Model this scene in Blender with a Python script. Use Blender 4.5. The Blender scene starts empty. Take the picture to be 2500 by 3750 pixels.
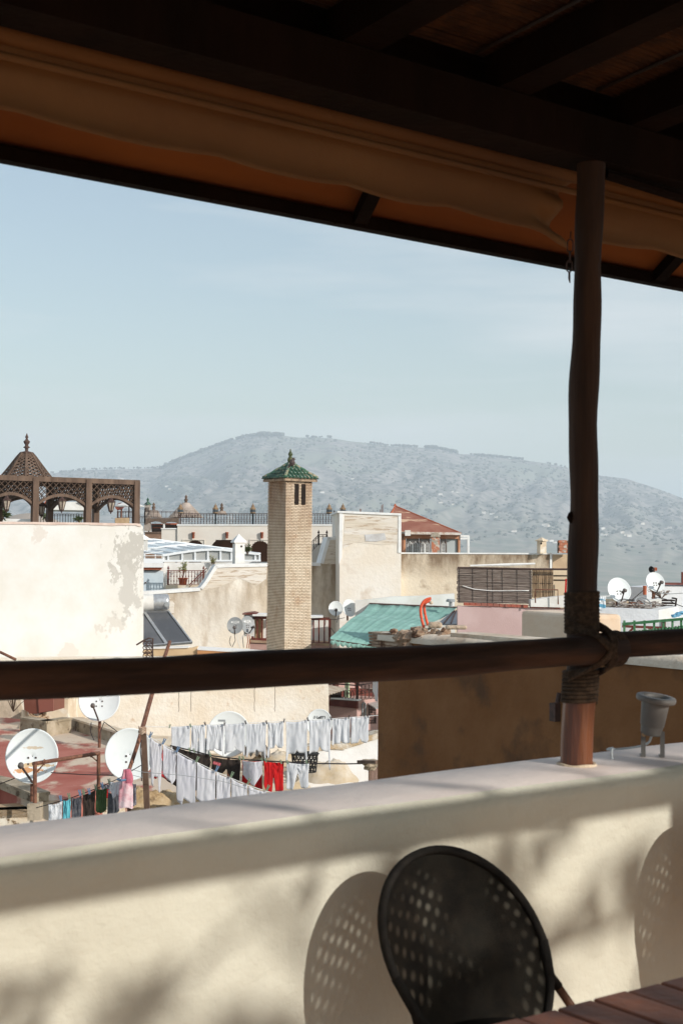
import bpy, math, random
from mathutils import Vector, Matrix, noise
sc = bpy.context.scene
R = math.radians
# ---------------------------------------------------------------- camera
EYE = 1.67
FP = 5208.0                       # focal length in photo pixels (2500 x 3750)
cam_d = bpy.data.cameras.new('camera'); cam = bpy.data.objects.new('camera', cam_d)
sc.collection.objects.link(cam); sc.camera = cam
cam_d.sensor_fit = 'VERTICAL'; cam_d.sensor_height = 36.0; cam_d.lens = 50.0
cam_d.clip_start = 0.05; cam_d.clip_end = 90000
CR = Matrix.Rotation(R(90 + 1.56), 3, 'X') @ Matrix.Rotation(0.0085, 3, 'Z')
cam.matrix_world = Matrix.Translation((0, 0, EYE)) @ CR.to_4x4()
cam_d.dof.use_dof = True; cam_d.dof.focus_distance = 32; cam_d.dof.aperture_fstop = 9
CO = Vector((0, 0, EYE))
# ---------------------------------------------------------------- sun, sky, exposure
SEL, SAZ = R(25), R(128)          # elevation, azimuth clockwise from +Y
SUN = Vector((math.cos(SEL) * math.sin(SAZ), math.cos(SEL) * math.cos(SAZ), math.sin(SEL)))
sd = bpy.data.lights.new('sun', 'SUN'); sd.energy = 4.7; sd.angle = R(0.53); sd.color = (1.0, 0.95, 0.88)
so = bpy.data.objects.new('sun', sd); sc.collection.objects.link(so)
so.rotation_euler = SUN.to_track_quat('Z', 'Y').to_euler()
w = bpy.data.worlds.new('World'); sc.world = w; w.use_nodes = True
nt = w.node_tree; bg = nt.nodes['Background']
sky = nt.nodes.new('ShaderNodeTexSky'); sky.sky_type = 'NISHITA'; sky.sun_disc = False
sky.sun_elevation = SEL; sky.sun_rotation = SAZ; sky.air_density = 1.3; sky.dust_density = 1.0; sky.ozone_density = 1.6
tc = nt.nodes.new('ShaderNodeTexCoord'); mp = nt.nodes.new('ShaderNodeMapping'); mp.inputs['Scale'].default_value = (1.2, 1.2, 9)
mp.inputs['Rotation'].default_value = (0, R(7), 0)
nz = nt.nodes.new('ShaderNodeTexNoise'); nz.inputs['Scale'].default_value = 2.2; nz.inputs['Detail'].default_value = 6
cr = nt.nodes.new('ShaderNodeValToRGB'); cr.color_ramp.elements[0].position = .43; cr.color_ramp.elements[1].position = .66
cr.color_ramp.elements[0].color = (.12, .12, .12, 1); cr.color_ramp.elements[1].color = (.75, .75, .75, 1)
mx = nt.nodes.new('ShaderNodeMix'); mx.data_type = 'RGBA'; mx.inputs['B'].default_value = (6.6, 6.8, 6.9, 1)   # thin high cloud veil
nt.links.new(tc.outputs['Generated'], mp.inputs[0]); nt.links.new(mp.outputs[0], nz.inputs[0]); nt.links.new(nz.outputs[0], cr.inputs[0])
nt.links.new(cr.outputs[0], mx.inputs['Factor']); nt.links.new(sky.outputs[0], mx.inputs['A']); nt.links.new(mx.outputs['Result'], bg.inputs[0])
bg.inputs[1].default_value = 0.13
sc.view_settings.view_transform = 'Standard'; sc.view_settings.look = 'None'; sc.view_settings.gamma = 1
sc.view_settings.exposure = -0.05; sc.view_settings.use_curve_mapping = False
sc.cycles.volume_bounces = 2; sc.cycles.max_bounces = 8
random.seed(7)

# ---------------------------------------------------------------- picture-to-place helpers
def ray(x, y):
    return CR @ Vector((x - 1250, -(y - 1875), -FP))
def P(x, y, Y):
    d = ray(x, y); return CO + d * (Y / d.y)
def gz(x, y, z):
    d = ray(x, y); return CO + d * ((z - EYE) / d.z)
class Pl:                                   # a vertical plane: where a wall really stands
    def __init__(s, x, Y, ang=0):
        s.o = P(x, 2017, Y); a = R(ang); s.d = Vector((math.cos(a), math.sin(a), 0)); s.n = Vector((math.sin(a), -math.cos(a), 0))
    def pt(s, x, y, off=0.0):
        d = ray(x, y); o = s.o + s.n * off; return CO + d * ((o - CO).dot(s.n) / d.dot(s.n))
    def pts(s, L, off=0.0): return [s.pt(x, y, off) for x, y in L]
# wall frame of our terrace: along, outward, up
TA = R(51.6); TT = Vector((math.sin(TA), math.cos(TA), 0)); TN = Vector((-math.cos(TA), math.sin(TA), 0))
def W(s, q, z): return TT * s + TN * q + Vector((0, 0, z))

# ---------------------------------------------------------------- mesh builder
def V(*a): return Vector(a)
def frame(d, up=V(0, 0, 1)):
    d = d.normalized()
    if abs(d.dot(up)) > .98: up = V(0, 1, 0) if abs(d.y) < .9 else V(1, 0, 0)
    x = d.cross(up).normalized(); return x, x.cross(d).normalized()
class MB:
    def __init__(s): s.v = []; s.f = []; s.sm = False
    def add(s, vs, fs):
        n = len(s.v); s.v += [Vector(v) for v in vs]; s.f += [tuple(i + n for i in f) for f in fs]; return s
    def box(s, c, size, x=V(1, 0, 0), y=V(0, 1, 0), z=V(0, 0, 1)):
        a, b, e = size[0] / 2, size[1] / 2, size[2] / 2; c = Vector(c)
        vs = [c + x * (a * i) + y * (b * j) + z * (e * k) for k in (-1, 1) for j in (-1, 1) for i in (-1, 1)]
        return s.add(vs, [(0, 2, 3, 1), (4, 5, 7, 6), (0, 1, 5, 4), (2, 6, 7, 3), (0, 4, 6, 2), (1, 3, 7, 5)])
    def bar(s, a, b, w, h, up=V(0, 0, 1)):
        d = b - a; x, y = frame(d, up); return s.box((a + b) / 2, (w, h, d.length), x, y, d.normalized())
    def tube(s, pts, r, n=8, cap=True):
        rs = r if isinstance(r, (list, tuple)) else [r] * len(pts); rings = []; m = len(pts); vs = []
        for i, p in enumerate(pts):
            d = (pts[min(i + 1, m - 1)] - pts[max(i - 1, 0)]); x, y = frame(d if d.length > 1e-7 else V(0, 0, 1))
            if i and x.dot(px) < 0: x, y = -x, -y
            px = x
            vs += [p + (x * math.cos(k * 2 * math.pi / n) + y * math.sin(k * 2 * math.pi / n)) * rs[i] for k in range(n)]
        fs = [(i * n + k, i * n + (k + 1) % n, (i + 1) * n + (k + 1) % n, (i + 1) * n + k) for i in range(m - 1) for k in range(n)]
        if cap: fs += [tuple(range(n))[::-1], tuple((m - 1) * n + k for k in range(n))]
        return s.add(vs, fs)
    def prism(s, poly, vec):
        n = len(poly); vs = list(poly) + [p + vec for p in poly]
        return s.add(vs, [tuple(range(n)), tuple(range(2 * n - 1, n - 1, -1))] + [(i, i + n, (i + 1) % n + n, (i + 1) % n) for i in range(n)])
    def lathe(s, prof, c, ax=V(0, 0, 1), n=24, up=V(0, 0, 1)):
        x, y = frame(ax, up); ax = ax.normalized(); m = len(prof)
        vs = [c + ax * z + (x * math.cos(k * 2 * math.pi / n) + y * math.sin(k * 2 * math.pi / n)) * r for r, z in prof for k in range(n)]
        return s.add(vs, [(i * n + k, i * n + (k + 1) % n, (i + 1) * n + (k + 1) % n, (i + 1) * n + k) for i in range(m - 1) for k in range(n)])
    def sheet(s, g):
        m, n = len(g), len(g[0])
        return s.add([p for r in g for p in r], [(i * n + j, i * n + j + 1, (i + 1) * n + j + 1, (i + 1) * n + j) for i in range(m - 1) for j in range(n - 1)])
    def blob(s, c, r, sq=1.0, seg=6, jit=.25):
        vs = [c + V(0, 0, -r * sq)]; rows = 3
        for i in range(1, rows + 1):
            t = math.pi * (i / (rows + 1)) - math.pi / 2
            for k in range(seg):
                q = r * (1 + random.uniform(-jit, jit)); a = k * 2 * math.pi / seg + i * .4
                vs.append(c + V(math.cos(a) * math.cos(t) * q, math.sin(a) * math.cos(t) * q, math.sin(t) * q * sq))
        vs.append(c + V(0, 0, r * sq)); L = len(vs) - 1
        fs = [(0, 1 + (k + 1) % seg, 1 + k) for k in range(seg)] + [(L, L - seg + k, L - seg + (k + 1) % seg) for k in range(seg)]
        fs += [(1 + i * seg + k, 1 + i * seg + (k + 1) % seg, 1 + (i + 1) * seg + (k + 1) % seg, 1 + (i + 1) * seg + k) for i in range(rows - 1) for k in range(seg)]
        return s.add(vs, fs)
    def leaf(s, c, d, L, wd):
        x, y = frame(d, V(random.uniform(-1, 1), random.uniform(-1, 1), random.uniform(.2, 1)).normalized()); d = d.normalized()
        return s.add([c, c + d * L * .5 + x * wd / 2, c + d * L + y * L * .1, c + d * L * .5 - x * wd / 2], [(0, 1, 2, 3)])
    def build(s, name, mat, parent=None, smooth=False, **kw):
        o0 = org(parent); me = bpy.data.meshes.new(name)
        me.from_pydata([tuple(v - o0) for v in s.v], [], s.f)
        me.materials.append(mat)
        if smooth:
            for p in me.polygons: p.use_smooth = True
        me.update(); o = bpy.data.objects.new(name, me); sc.collection.objects.link(o)
        if parent: o.parent = parent
        tag(o, **kw); return o
def org(o):
    t = V(0, 0, 0)
    while o: t += o.location; o = o.parent
    return t
def tag(o, label=None, cat=None, group=None, kind=None):
    if label: o['label'] = label
    if cat: o['category'] = cat
    if group: o['group'] = group
    if kind: o['kind'] = kind
    return o
def thing(name, label, cat, loc, group=None):
    o = bpy.data.objects.new(name, None); sc.collection.objects.link(o); o.location = loc; o.empty_display_size = .2
    return tag(o, label, cat, group)
def text(name, body, c, x, y, size, mat, parent):
    cu = bpy.data.curves.new(name, 'FONT'); cu.body = body; cu.size = size; cu.extrude = .004; cu.align_x = 'CENTER'; cu.align_y = 'CENTER'
    cu.offset = size * .02; cu.materials.append(mat)
    o = bpy.data.objects.new(name, cu); sc.collection.objects.link(o); x = x.normalized(); z = x.cross(y).normalized(); y = z.cross(x)
    m = Matrix((x, y, z)).transposed().to_4x4(); m.translation = c - org(parent); o.parent = parent; o.matrix_local = m; return o
ORD = ['first', 'second', 'third', 'fourth', 'fifth', 'sixth', 'seventh', 'eighth', 'ninth', 'tenth', 'eleventh', 'twelfth']

# ---------------------------------------------------------------- materials
def M(name, c, c2=None, scale=3., lo=.42, hi=.6, stretch=(1, 1, 1), rough=.85, bump=0., bscale=30., metal=0., c3=None, s3=8., lo3=.55, hi3=.65,
      st3=(1, 1, 1), top=None, patch=None, spec=.3, coat=0., obj=False, detail=8):
    m = bpy.data.materials.new(name); m.use_nodes = True; t = m.node_tree; N = t.nodes; L = t.links; b = N['Principled BSDF']
    b.inputs['Roughness'].default_value = rough; b.inputs['Metallic'].default_value = metal; b.inputs['Specular IOR Level'].default_value = spec
    b.inputs['Coat Weight'].default_value = coat
    tc = N.new('ShaderNodeTexCoord').outputs['Object'] if obj else N.new('ShaderNodeNewGeometry').outputs['Position']
    def noi(sc_, st, det=detail, ro=.6):
        mp = N.new('ShaderNodeMapping'); mp.inputs['Scale'].default_value = st; L.new(tc, mp.inputs[0])
        n = N.new('ShaderNodeTexNoise'); n.inputs['Scale'].default_value = sc_; n.inputs['Detail'].default_value = det; n.inputs['Roughness'].default_value = ro
        L.new(mp.outputs[0], n.inputs[0]); return n.outputs['Fac']
    def ramp(f, lo, hi):
        r = N.new('ShaderNodeMapRange'); r.inputs['From Min'].default_value = lo; r.inputs['From Max'].default_value = hi; L.new(f, r.inputs['Value']); return r.outputs[0]
    def mix(f, a, bb):
        x = N.new('ShaderNodeMix'); x.data_type = 'RGBA'; L.new(f, x.inputs['Factor'])
        for s_, q in (('A', a), ('B', bb)):
            if isinstance(q, tuple): x.inputs[s_].default_value = (*q, 1)
            else: L.new(q, x.inputs[s_])
        return x.outputs['Result']
    def mul(a, bb):
        x = N.new('ShaderNodeMath'); x.operation = 'MULTIPLY'; L.new(a, x.inputs[0])
        if isinstance(bb, float): x.inputs[1].default_value = bb
        else: L.new(bb, x.inputs[1])
        return x.outputs[0]
    col = c
    if c2: col = mix(ramp(noi(scale, stretch), lo, hi), c, c2)
    if c3: col = mix(ramp(noi(s3, st3), lo3, hi3), col, c3)
    if top:                                     # weathering band under a wall's top: (colour, z of top, depth, strength)
        sx = N.new('ShaderNodeSeparateXYZ'); L.new(tc, sx.inputs[0])
        f = mul(mul(ramp(sx.outputs[2], top[1] - top[2], top[1]), ramp(noi(1.6, (1, 1, .35)), .3, .62)), float(top[3])); col = mix(f, col, top[0])
    for pc, cen, rad in (patch or []):          # a patch with its own ragged outline
        vd = N.new('ShaderNodeVectorMath'); vd.operation = 'SUBTRACT'; L.new(tc, vd.inputs[0]); vd.inputs[1].default_value = cen
        vm = N.new('ShaderNodeVectorMath'); vm.operation = 'DIVIDE'; L.new(vd.outputs[0], vm.inputs[0]); vm.inputs[1].default_value = rad
        vl = N.new('ShaderNodeVectorMath'); vl.operation = 'LENGTH'; L.new(vm.outputs[0], vl.inputs[0])
        ad = N.new('ShaderNodeMath'); ad.operation = 'MULTIPLY_ADD'; L.new(noi(3.0, (1, 1, .8), 10, .68), ad.inputs[0]); ad.inputs[1].default_value = 5.5; 
        sb = N.new('ShaderNodeMath'); sb.operation = 'SUBTRACT'; sb.inputs[0].default_value = -1.95; L.new(vl.outputs['Value'], sb.inputs[1]); L.new(sb.outputs[0], ad.inputs[2])
        col = mix(ramp(ad.outputs[0], 0, .08), col, pc)
    if isinstance(col, tuple): b.inputs['Base Color'].default_value = (*col, 1)
    else: L.new(col, b.inputs['Base Color'])
    if bump:
        bu = N.new('ShaderNodeBump'); bu.inputs['Strength'].default_value = bump; bu.inputs['Distance'].default_value = .02
        L.new(noi(bscale, stretch if stretch != (1, 1, 1) else (1, 1, 1), 6), bu.inputs['Height']); L.new(bu.outputs[0], b.inputs['Normal'])
    return m
def thin(m, w_):      # cloth that lets some light through
    t = m.node_tree; b = t.nodes['Principled BSDF']; o = t.nodes['Material Output']; tr = t.nodes.new('ShaderNodeBsdfTranslucent'); mx = t.nodes.new('ShaderNodeMixShader')
    mx.inputs[0].default_value = w_; l = b.inputs['Base Color'].links
    if l: t.links.new(l[0].from_socket, tr.inputs[0])
    else: tr.inputs[0].default_value = b.inputs['Base Color'].default_value
    t.links.new(b.outputs[0], mx.inputs[1]); t.links.new(tr.outputs[0], mx.inputs[2]); t.links.new(mx.outputs[0], o.inputs[0]); return m
m_white = M('white_paint', (.80, .79, .76), (.70, .68, .63), 1.5, rough=.7)
m_trim = M('white_trim', (.82, .82, .80), (.66, .64, .60), 3, .5, .75)
m_cream = M('cream_render', (.72, .62, .47), (.60, .47, .33), 1.2, c3=(.76, .70, .60), s3=3, bump=.5, bscale=14)
m_iron = M('dark_iron', (.05, .032, .028), (.09, .05, .04), 20, rough=.6)
m_rust = M('rusty_iron', (.13, .055, .035), (.22, .10, .06), 14, rough=.8)
m_maroon = M('maroon_paint', (.12, .025, .018), (.17, .045, .03), 3, rough=.5)
m_woodg = M('weathered_wood', (.095, .06, .042), (.18, .12, .085), 6, .35, .7, (1, 1, .15), rough=.8, bump=.4, bscale=20)
m_woodb = M('brown_wood', (.10, .06, .04), (.17, .105, .07), 6, .35, .7, rough=.75)
m_grey = M('dish_grey', (.30, .32, .33), (.36, .37, .37), 4, rough=.45)
m_dish = M('dish_white', (.74, .77, .76), (.66, .70, .69), 2.5, .5, .7, rough=.45, c3=(.52, .50, .46), s3=6, lo3=.66, hi3=.75, st3=(1, 1, .2))
m_black = M('black_plastic', (.02, .02, .02), rough=.5)
m_glass = M('dark_glass', (.05, .06, .065), rough=.12, spec=.6)
m_dark = M('dark_interior', (.022, .012, .008), (.014, .008, .005), 2, rough=.9)  # shade inside openings put into the colour; also dark slats and backing
m_terra = M('terracotta', (.46, .13, .06), (.36, .10, .05), 5, rough=.8)
m_leaf = thin(M('leaf_green', (.07, .10, .035), (.12, .14, .05), 9, rough=.6), .25)
m_wire = M('cable_black', (.03, .025, .025), rough=.6)
m_alu = M('aluminium', (.55, .57, .58), (.45, .46, .47), 8, rough=.35, metal=.6)
# ================================================================ ground and mountain
RID = [(-400, 1100), (-100, 1094), (0, 1091), (120, 1086), (200, 1078), (300, 1076), (370, 1074), (420, 1052), (480, 1030), (540, 1008), (575, 1000), (610, 998), (640, 999), (680, 1003),
       (760, 1006), (850, 1018), (900, 1024), (950, 1026), (1000, 1028), (1060, 1042), (1150, 1050), (1200, 1055), (1250, 1062), (1310, 1075), (1380, 1092), (1440, 1100), (1480, 1112),
       (1530, 1130), (1568, 1145), (1700, 1185), (1900, 1215), (2300, 1230)]
RAZ = []
for x, y in RID:
    d = ray(x * 1.5944, y * 1.5944); RAZ.append((math.atan2(d.x, d.y), d.z / math.hypot(d.x, d.y)))
def ridge(az):
    if az <= RAZ[0][0]: return RAZ[0][1] * .8
    for (a, e), (b, g) in zip(RAZ, RAZ[1:]):
        if a <= az < b: return e + (g - e) * (az - a) / (b - a)
    return RAZ[-1][1]
def sst(a, b, x):
    t = max(0, min(1, (x - a) / (b - a))); return t * t * (3 - 2 * t)
def HT(az, r):
    x, y = r * math.sin(az), r * math.cos(az)
    if r < 130: return -17 - .2 * noise.noise(V(x * .05, y * .05, 0))
    z = -17 - 68 * sst(130, 1100, r) + 5 * noise.fractal(V(x / 300, y / 300, 3), 1, 2, 4) * sst(150, 700, r)
    hill = math.exp(-((az + .215) / .085) ** 2) * math.exp(-((r - 1150) / 330) ** 2); z += 117 * hill
    Rr = 5200 + 500 * noise.noise(V(az * 4, 0, 5)); e = ridge(az); zr = EYE + e * Rr; rf = 1700
    if r > rf:
        t = (r - rf) / (Rr - rf)
        if t <= 1:
            pr = .42 * t + .58 * t ** 1.8
            z = z + (zr - z) * pr
            rg = 1 - abs(noise.fractal(V(az * 26 + .5 * noise.noise(V(x / 500, y / 500, 1)), r / 1700, 0), 1, 2, 5))
            w_ = sst(.2, .65, t) * (1 - sst(.8, 1, t))
            z += (rg - .72) * 45 * w_ + noise.fractal(V(x / 160, y / 160, 8), .9, 2.1, 5) * 9 * sst(.25, .6, t) * (1 - .85 * sst(.85, 1, t))
        else:
            z = zr - (r - Rr) * .12; z = max(z, -80 + 20 * noise.noise(V(x / 2000, y / 2000, 2)))
    return z
azs = [R(a) for a in [-180 + 7.5 * i for i in range(21)]] + [R(-22 + 44 * i / 420) for i in range(421)] + [R(30 + 7.5 * i) for i in range(21)]
rs = [3, 60, 120, 180, 300, 450, 600, 750, 880, 960, 1040, 1120, 1200, 1300, 1450, 1650, 1850, 2050, 2200, 2300]
r_ = 2330
while r_ < 6200: rs.append(r_); r_ *= 1.0068
rs += [6500, 7200, 8500, 12000]
tb = MB(); g = [[V(r * math.sin(a), r * math.cos(a), HT(a, r)) for a in azs] for r in rs]; tb.sheet(g)
m_ter = M('hill_scrub', (.34, .31, .29), (.13, .135, .13), .028, .44, .58, c3=(.24, .25, .21), s3=.0022, lo3=.52, hi3=.6, rough=1, spec=0, detail=12)
def terrain_mat(m):
    t = m.node_tree; N = t.nodes; L = t.links; b = N['Principled BSDF']; src = b.inputs['Base Color'].links[0].from_socket
    a = N.new('ShaderNodeAttribute'); a.attribute_name = 'cover'
    n = N.new('ShaderNodeTexNoise'); n.inputs['Scale'].default_value = .02; n.inputs['Detail'].default_value = 8; g_ = N.new('ShaderNodeNewGeometry'); L.new(g_.outputs['Position'], n.inputs[0])
    c1 = N.new('ShaderNodeValToRGB'); c1.color_ramp.elements[0].color = (.22, .24, .19, 1); c1.color_ramp.elements[1].color = (.34, .31, .26, 1); c1.color_ramp.elements[0].position = .4; c1.color_ramp.elements[1].position = .62
    L.new(n.outputs[0], c1.inputs[0]); mx = N.new('ShaderNodeMix'); mx.data_type = 'RGBA'; sp = N.new('ShaderNodeSeparateColor'); L.new(a.outputs['Color'], sp.inputs[0])
    L.new(sp.outputs[0], mx.inputs['Factor']); L.new(src, mx.inputs['A']); L.new(c1.outputs[0], mx.inputs['B'])
    m2 = N.new('ShaderNodeMix'); m2.data_type = 'RGBA'; m2.inputs['B'].default_value = (.40, .32, .25, 1); L.new(sp.outputs[1], m2.inputs['Factor']); L.new(mx.outputs['Result'], m2.inputs['A']); L.new(m2.outputs['Result'], b.inputs['Base Color'])
terrain_mat(m_ter)
ter = tb.build('ground', m_ter, smooth=True, kind='structure')
at = ter.data.color_attributes.new('cover', 'FLOAT_COLOR', 'POINT'); k = 0; buf = []
for r in rs:
    for a in azs:
        f = (1 - sst(2500, 4300, r)) * .9; f = max(f, .55 * sst(.52, .6, .5 + .5 * noise.noise(V(a * 60, r / 260, 9))) * (1 - sst(3300, 4200, r)))
        h = min(1, 2.2 * math.exp(-((a + .178) / .06) ** 2) * math.exp(-((r - 1150) / 380) ** 2)); buf += [f, h, 0, 1]
at.data.foreach_set('color', buf)
def land(x, y, rad):      # a point of the land seen at photo pixel (x, y) ... or at distance rad along that bearing
    d = ray(x, y); az = math.atan2(d.x, d.y); return V(rad * math.sin(az), rad * math.cos(az), HT(az, rad))
m_scrub = M('scrub_leaf', (.09, .10, .09), (.12, .13, .115), .05, rough=1, spec=0)
sb_ = MB()
for i in range(5500):
    az = R(random.uniform(-15.5, 16)); t = random.uniform(.12, .98) ** .8; Rr = 5200 + 500 * noise.noise(V(az * 4, 0, 5)); r = 2300 + (Rr - 2300) * t
    if noise.noise(V(az * 30, r / 350, 4)) < -.05 - .25 * t: continue
    s_ = random.uniform(2.5, 6) * (1.4 if random.random() < .1 else 1); sb_.blob(V(r * math.sin(az), r * math.cos(az), HT(az, r) + s_ * .2), s_, .7, 5)
for i in range(26):                                    # olive rows on the lower slope
    for j in range(30):
        az = R(-4.6 + i * .15 + .02 * j); r = 2750 + j * 24; sb_.blob(V(r * math.sin(az), r * math.cos(az), HT(az, r) + 2), 4.2, .8, 5)
sb_.build('hillside_scrub', m_scrub, kind='stuff', label='dark scrub and olive rows spread over the hazy mountain slope', cat='scrub')
rb = MB()
for x0, x1, n, s0, s1 in [(120, 420, 60, 4, 8), (370, 560, 90, 6, 13), (590, 650, 36, 10, 15), (540, 585, 10, 7, 12), (700, 760, 12, 6, 10), (850, 960, 40, 5, 9), (975, 1050, 40, 8, 13), (1080, 1200, 60, 5, 10), (1255, 1300, 8, 5, 8), (-60, 120, 20, 5, 9)]:
    for i in range(int(n * 1.5)):
        x = random.uniform(x0, x1); d = ray(x * 1.5944, 1700); az = math.atan2(d.x, d.y); Rr = 5200 + 500 * noise.noise(V(az * 4, 0, 5)); r = Rr - random.uniform(0, 60)
        s_ = random.uniform(s0, s1) * .62; rb.blob(V(r * math.sin(az), r * math.cos(az), HT(az, Rr - 5) + s_ * .25), s_, random.uniform(.6, 1), 6)
rb.build('ridge_woodland', m_scrub, kind='stuff', label='dark trees and bushes lining the mountain crest', cat='woodland')
m_mast = M('mast_grey', (.5, .5, .52), rough=.6)
for i, x in enumerate((857, 875, 889)):
    d = ray(x * 1.5944, 1700); az = math.atan2(d.x, d.y); r = 5200 + 500 * noise.noise(V(az * 4, 0, 5)) - 15; p = V(r * math.sin(az), r * math.cos(az), HT(az, r)); b_ = MB()
    for k in range(3):
        a = k * 2.1; q = V(math.cos(a), math.sin(a), 0); b_.bar(p + q * 2.4, p + q * .5 + V(0, 0, (24, 27, 22)[i]), .8, .8)
    for k in range(1, 5): b_.box(p + V(0, 0, k * 5), (3.4 - k * .5, 3.4 - k * .5, .5))
    b_.build('radio_mast', m_mast, label=('leftmost of the three radio masts on the mountain ridge', 'middle one of the three radio masts on the mountain ridge', 'rightmost of the three radio masts on the mountain ridge')[i], cat='radio mast', group='radio masts on the ridge')
# far houses: one shape, many copies
m_fh = M('far_house_white', (.80, .78, .74), (.62, .56, .48), .05, rough=.9); m_fr = M('far_house_roof', (.5, .44, .38))
def far_house(p, s, rz, lab, grp):
    t = bpy.data.objects.new('village_house', None); sc.collection.objects.link(t); t.location = p; t.rotation_euler = (0, 0, rz); tag(t, lab, 'house', grp)
    for nm, me in (('wall', FH[0]), ('roof', FH[1])):
        o = bpy.data.objects.new(nm, me); sc.collection.objects.link(o); o.parent = t
    t.scale = s; return t
a_ = MB().box((0, 0, .5), (1, 1, 1.2)); b_ = MB().box((0, 0, 1.14), (1.06, 1.06, .08)).box((.25, .2, 1.3), (.4, .4, .3))
w0 = a_.build('wall', m_fh); w1 = b_.build('roof', m_fr); FH = (w0.data, w1.data); bpy.data.objects.remove(w0); bpy.data.objects.remove(w1)
spots = [(1290, 1760), (1180, 1806), (1655, 1808), (1672, 1811), (1610, 1822), (1612, 1843), (1655, 1852), (1540, 1790), (1725, 1826), (1770, 1886), (1800, 1890), (1815, 1897), (1880, 1953), (1992, 1926), (1995, 1929), (2005, 1930),
         (2205, 1942), (2202, 1962), (2275, 1958), (2288, 1965), (2300, 1966), (2350, 1925), (2450, 1938), (2436, 1940), (2215, 1968), (612, 1792), (2000, 1988), (2015, 1989), (2030, 1990), (447, 1760), (480, 1764), (625, 1796)]
for x, y in spots:
    d = ray(x, y); az = math.atan2(d.x, d.y); e = d.z / math.hypot(d.x, d.y); r = 1500
    while r < 5100 and HT(az, r) - EYE < e * r: r += 25
    far_house(V(r * math.sin(az), r * math.cos(az), HT(az, r)), (random.uniform(6, 14), 7, random.uniform(3, 4.5)), random.uniform(-.4, .4), 'tiny white farmhouse scattered on the hazy mountain slope', 'white farmhouses on the slope')
for i in range(46):
    x = random.uniform(2150, 2285); y = random.uniform(2145, 2225); d = ray(x, y); az = math.atan2(d.x, d.y); r = 1500 - (y - 2145) * 5 + random.uniform(-20, 20)
    far_house(V(r * math.sin(az), r * math.cos(az), HT(az, r) - 2), (random.uniform(6, 13), 9, random.uniform(5, 11)), random.uniform(-.5, .5), 'small pale block house in the distant town at the valley floor', 'block houses of the valley town')
far_house(land(2200, 2100, 1900), (16, 12, 12), .2, 'larger white building standing alone above the valley town', None)
# ruined tombs on the bare near hill seen through the wooden pergola
hb = MB(); hw = M('ruin_stone', (.42, .33, .24), (.30, .23, .17), .2, rough=1)
for x, hgt, wd in [(340, 12, 7), (352, 6, 6), (362, 4, 10), (378, 5, 5), (300, 3, 8)]:
    p = land(x, 1870, 1130); hb.box(p + V(0, 0, hgt / 2), (wd, 6, hgt + 2)).box(p + V(wd * .3, 0, hgt + 1.4), (wd * .25, 5, 1.6))
hb.build('ruined_tomb', hw, label='crumbling stone ruins on the bare brown hill behind the wooden pergola', cat='ruin')
# the air
hz = MB().box((0, 0, 160), (25000, 25000, 720)); hm = bpy.data.materials.new('haze_air'); hm.use_nodes = True; t = hm.node_tree
for n_ in list(t.nodes):
    if n_.type != 'OUTPUT_MATERIAL': t.nodes.remove(n_)
pv = t.nodes.new('ShaderNodeVolumePrincipled'); pv.inputs['Color'].default_value = (.80, .91, 1, 1); pv.inputs['Density'].default_value = 2.0e-4; pv.inputs['Anisotropy'].default_value = 0.0
t.links.new(pv.outputs[0], t.nodes['Material Output'].inputs['Volume'])
hz.build('haze', hm, kind='stuff', label='pale blue haze in the air in front of the mountain', cat='haze')
# ================================================================ the medina: houses, walls, chimney
GZ = -17.0
def zat(y, Y, x=1250): return P(x, y, Y).z
def slab(b, pl, pts, th, off=0.0): b.prism(pl.pts(pts, off), -pl.n * th); return b
def prot(o, *a, **k): return o
# ---- tall white house on the left with the pergola on its roof
PLW = Pl(526, 44, 33)
m_lw = M('whitewashed_wall', (.70, .69, .665), (.64, .62, .57), .8, .4, .62, c3=(.70, .60, .49), s3=1.1, lo3=.60, hi3=.78, st3=(1, 1, .12), bump=.25, bscale=6,
         patch=[((.46, .44, .40), tuple(PLW.pt(478, 2060)), (.62, .62, 1.1)), ((.46, .44, .40), tuple(PLW.pt(500, 2010)), (.35, .35, .8)), ((.58, .55, .5), tuple(PLW.pt(420, 2290)), (.5, .5, .35)), ((.62, .58, .53), tuple(PLW.pt(145, 1960)), (.25, .25, .3)), ((.50, .48, .44), tuple(PLW.pt(470, 2170)), (.5, .5, .9)), ((.62, .58, .53), tuple(PLW.pt(255, 2390)), (.35, .35, .3))])
t = thing('white_house', 'tall whitewashed house at the left with grey peeling plaster near its right edge', 'house', PLW.pt(526, 2405))
tops = [(-520, 1908), (-200, 1911), (60, 1912), (128, 1913), (210, 1914), (330, 1915), (420, 1917), (500, 1918), (516, 1920), (524, 1928), (527, 1950)]
b = MB(); slab(b, PLW, tops + [(525, 2600), (-520, 2700)], 7.5); b.build('wall', m_lw, t)
b = MB(); tp = [PLW.pt(x, y, .03) for x, y in tops[:9]]
for i in range(len(tp) - 1):
    b.prism([tp[i] + V(0, 0, .012), tp[i + 1] + V(0, 0, .012), tp[i + 1] - V(0, 0, .06 + .02 * math.sin(i * 3)), tp[i] - V(0, 0, .06)], -PLW.n * .5)
b.build('coping', M('pinkish_coping', (.66, .54, .47), (.55, .42, .36), 3, bump=.6), t)
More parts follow.
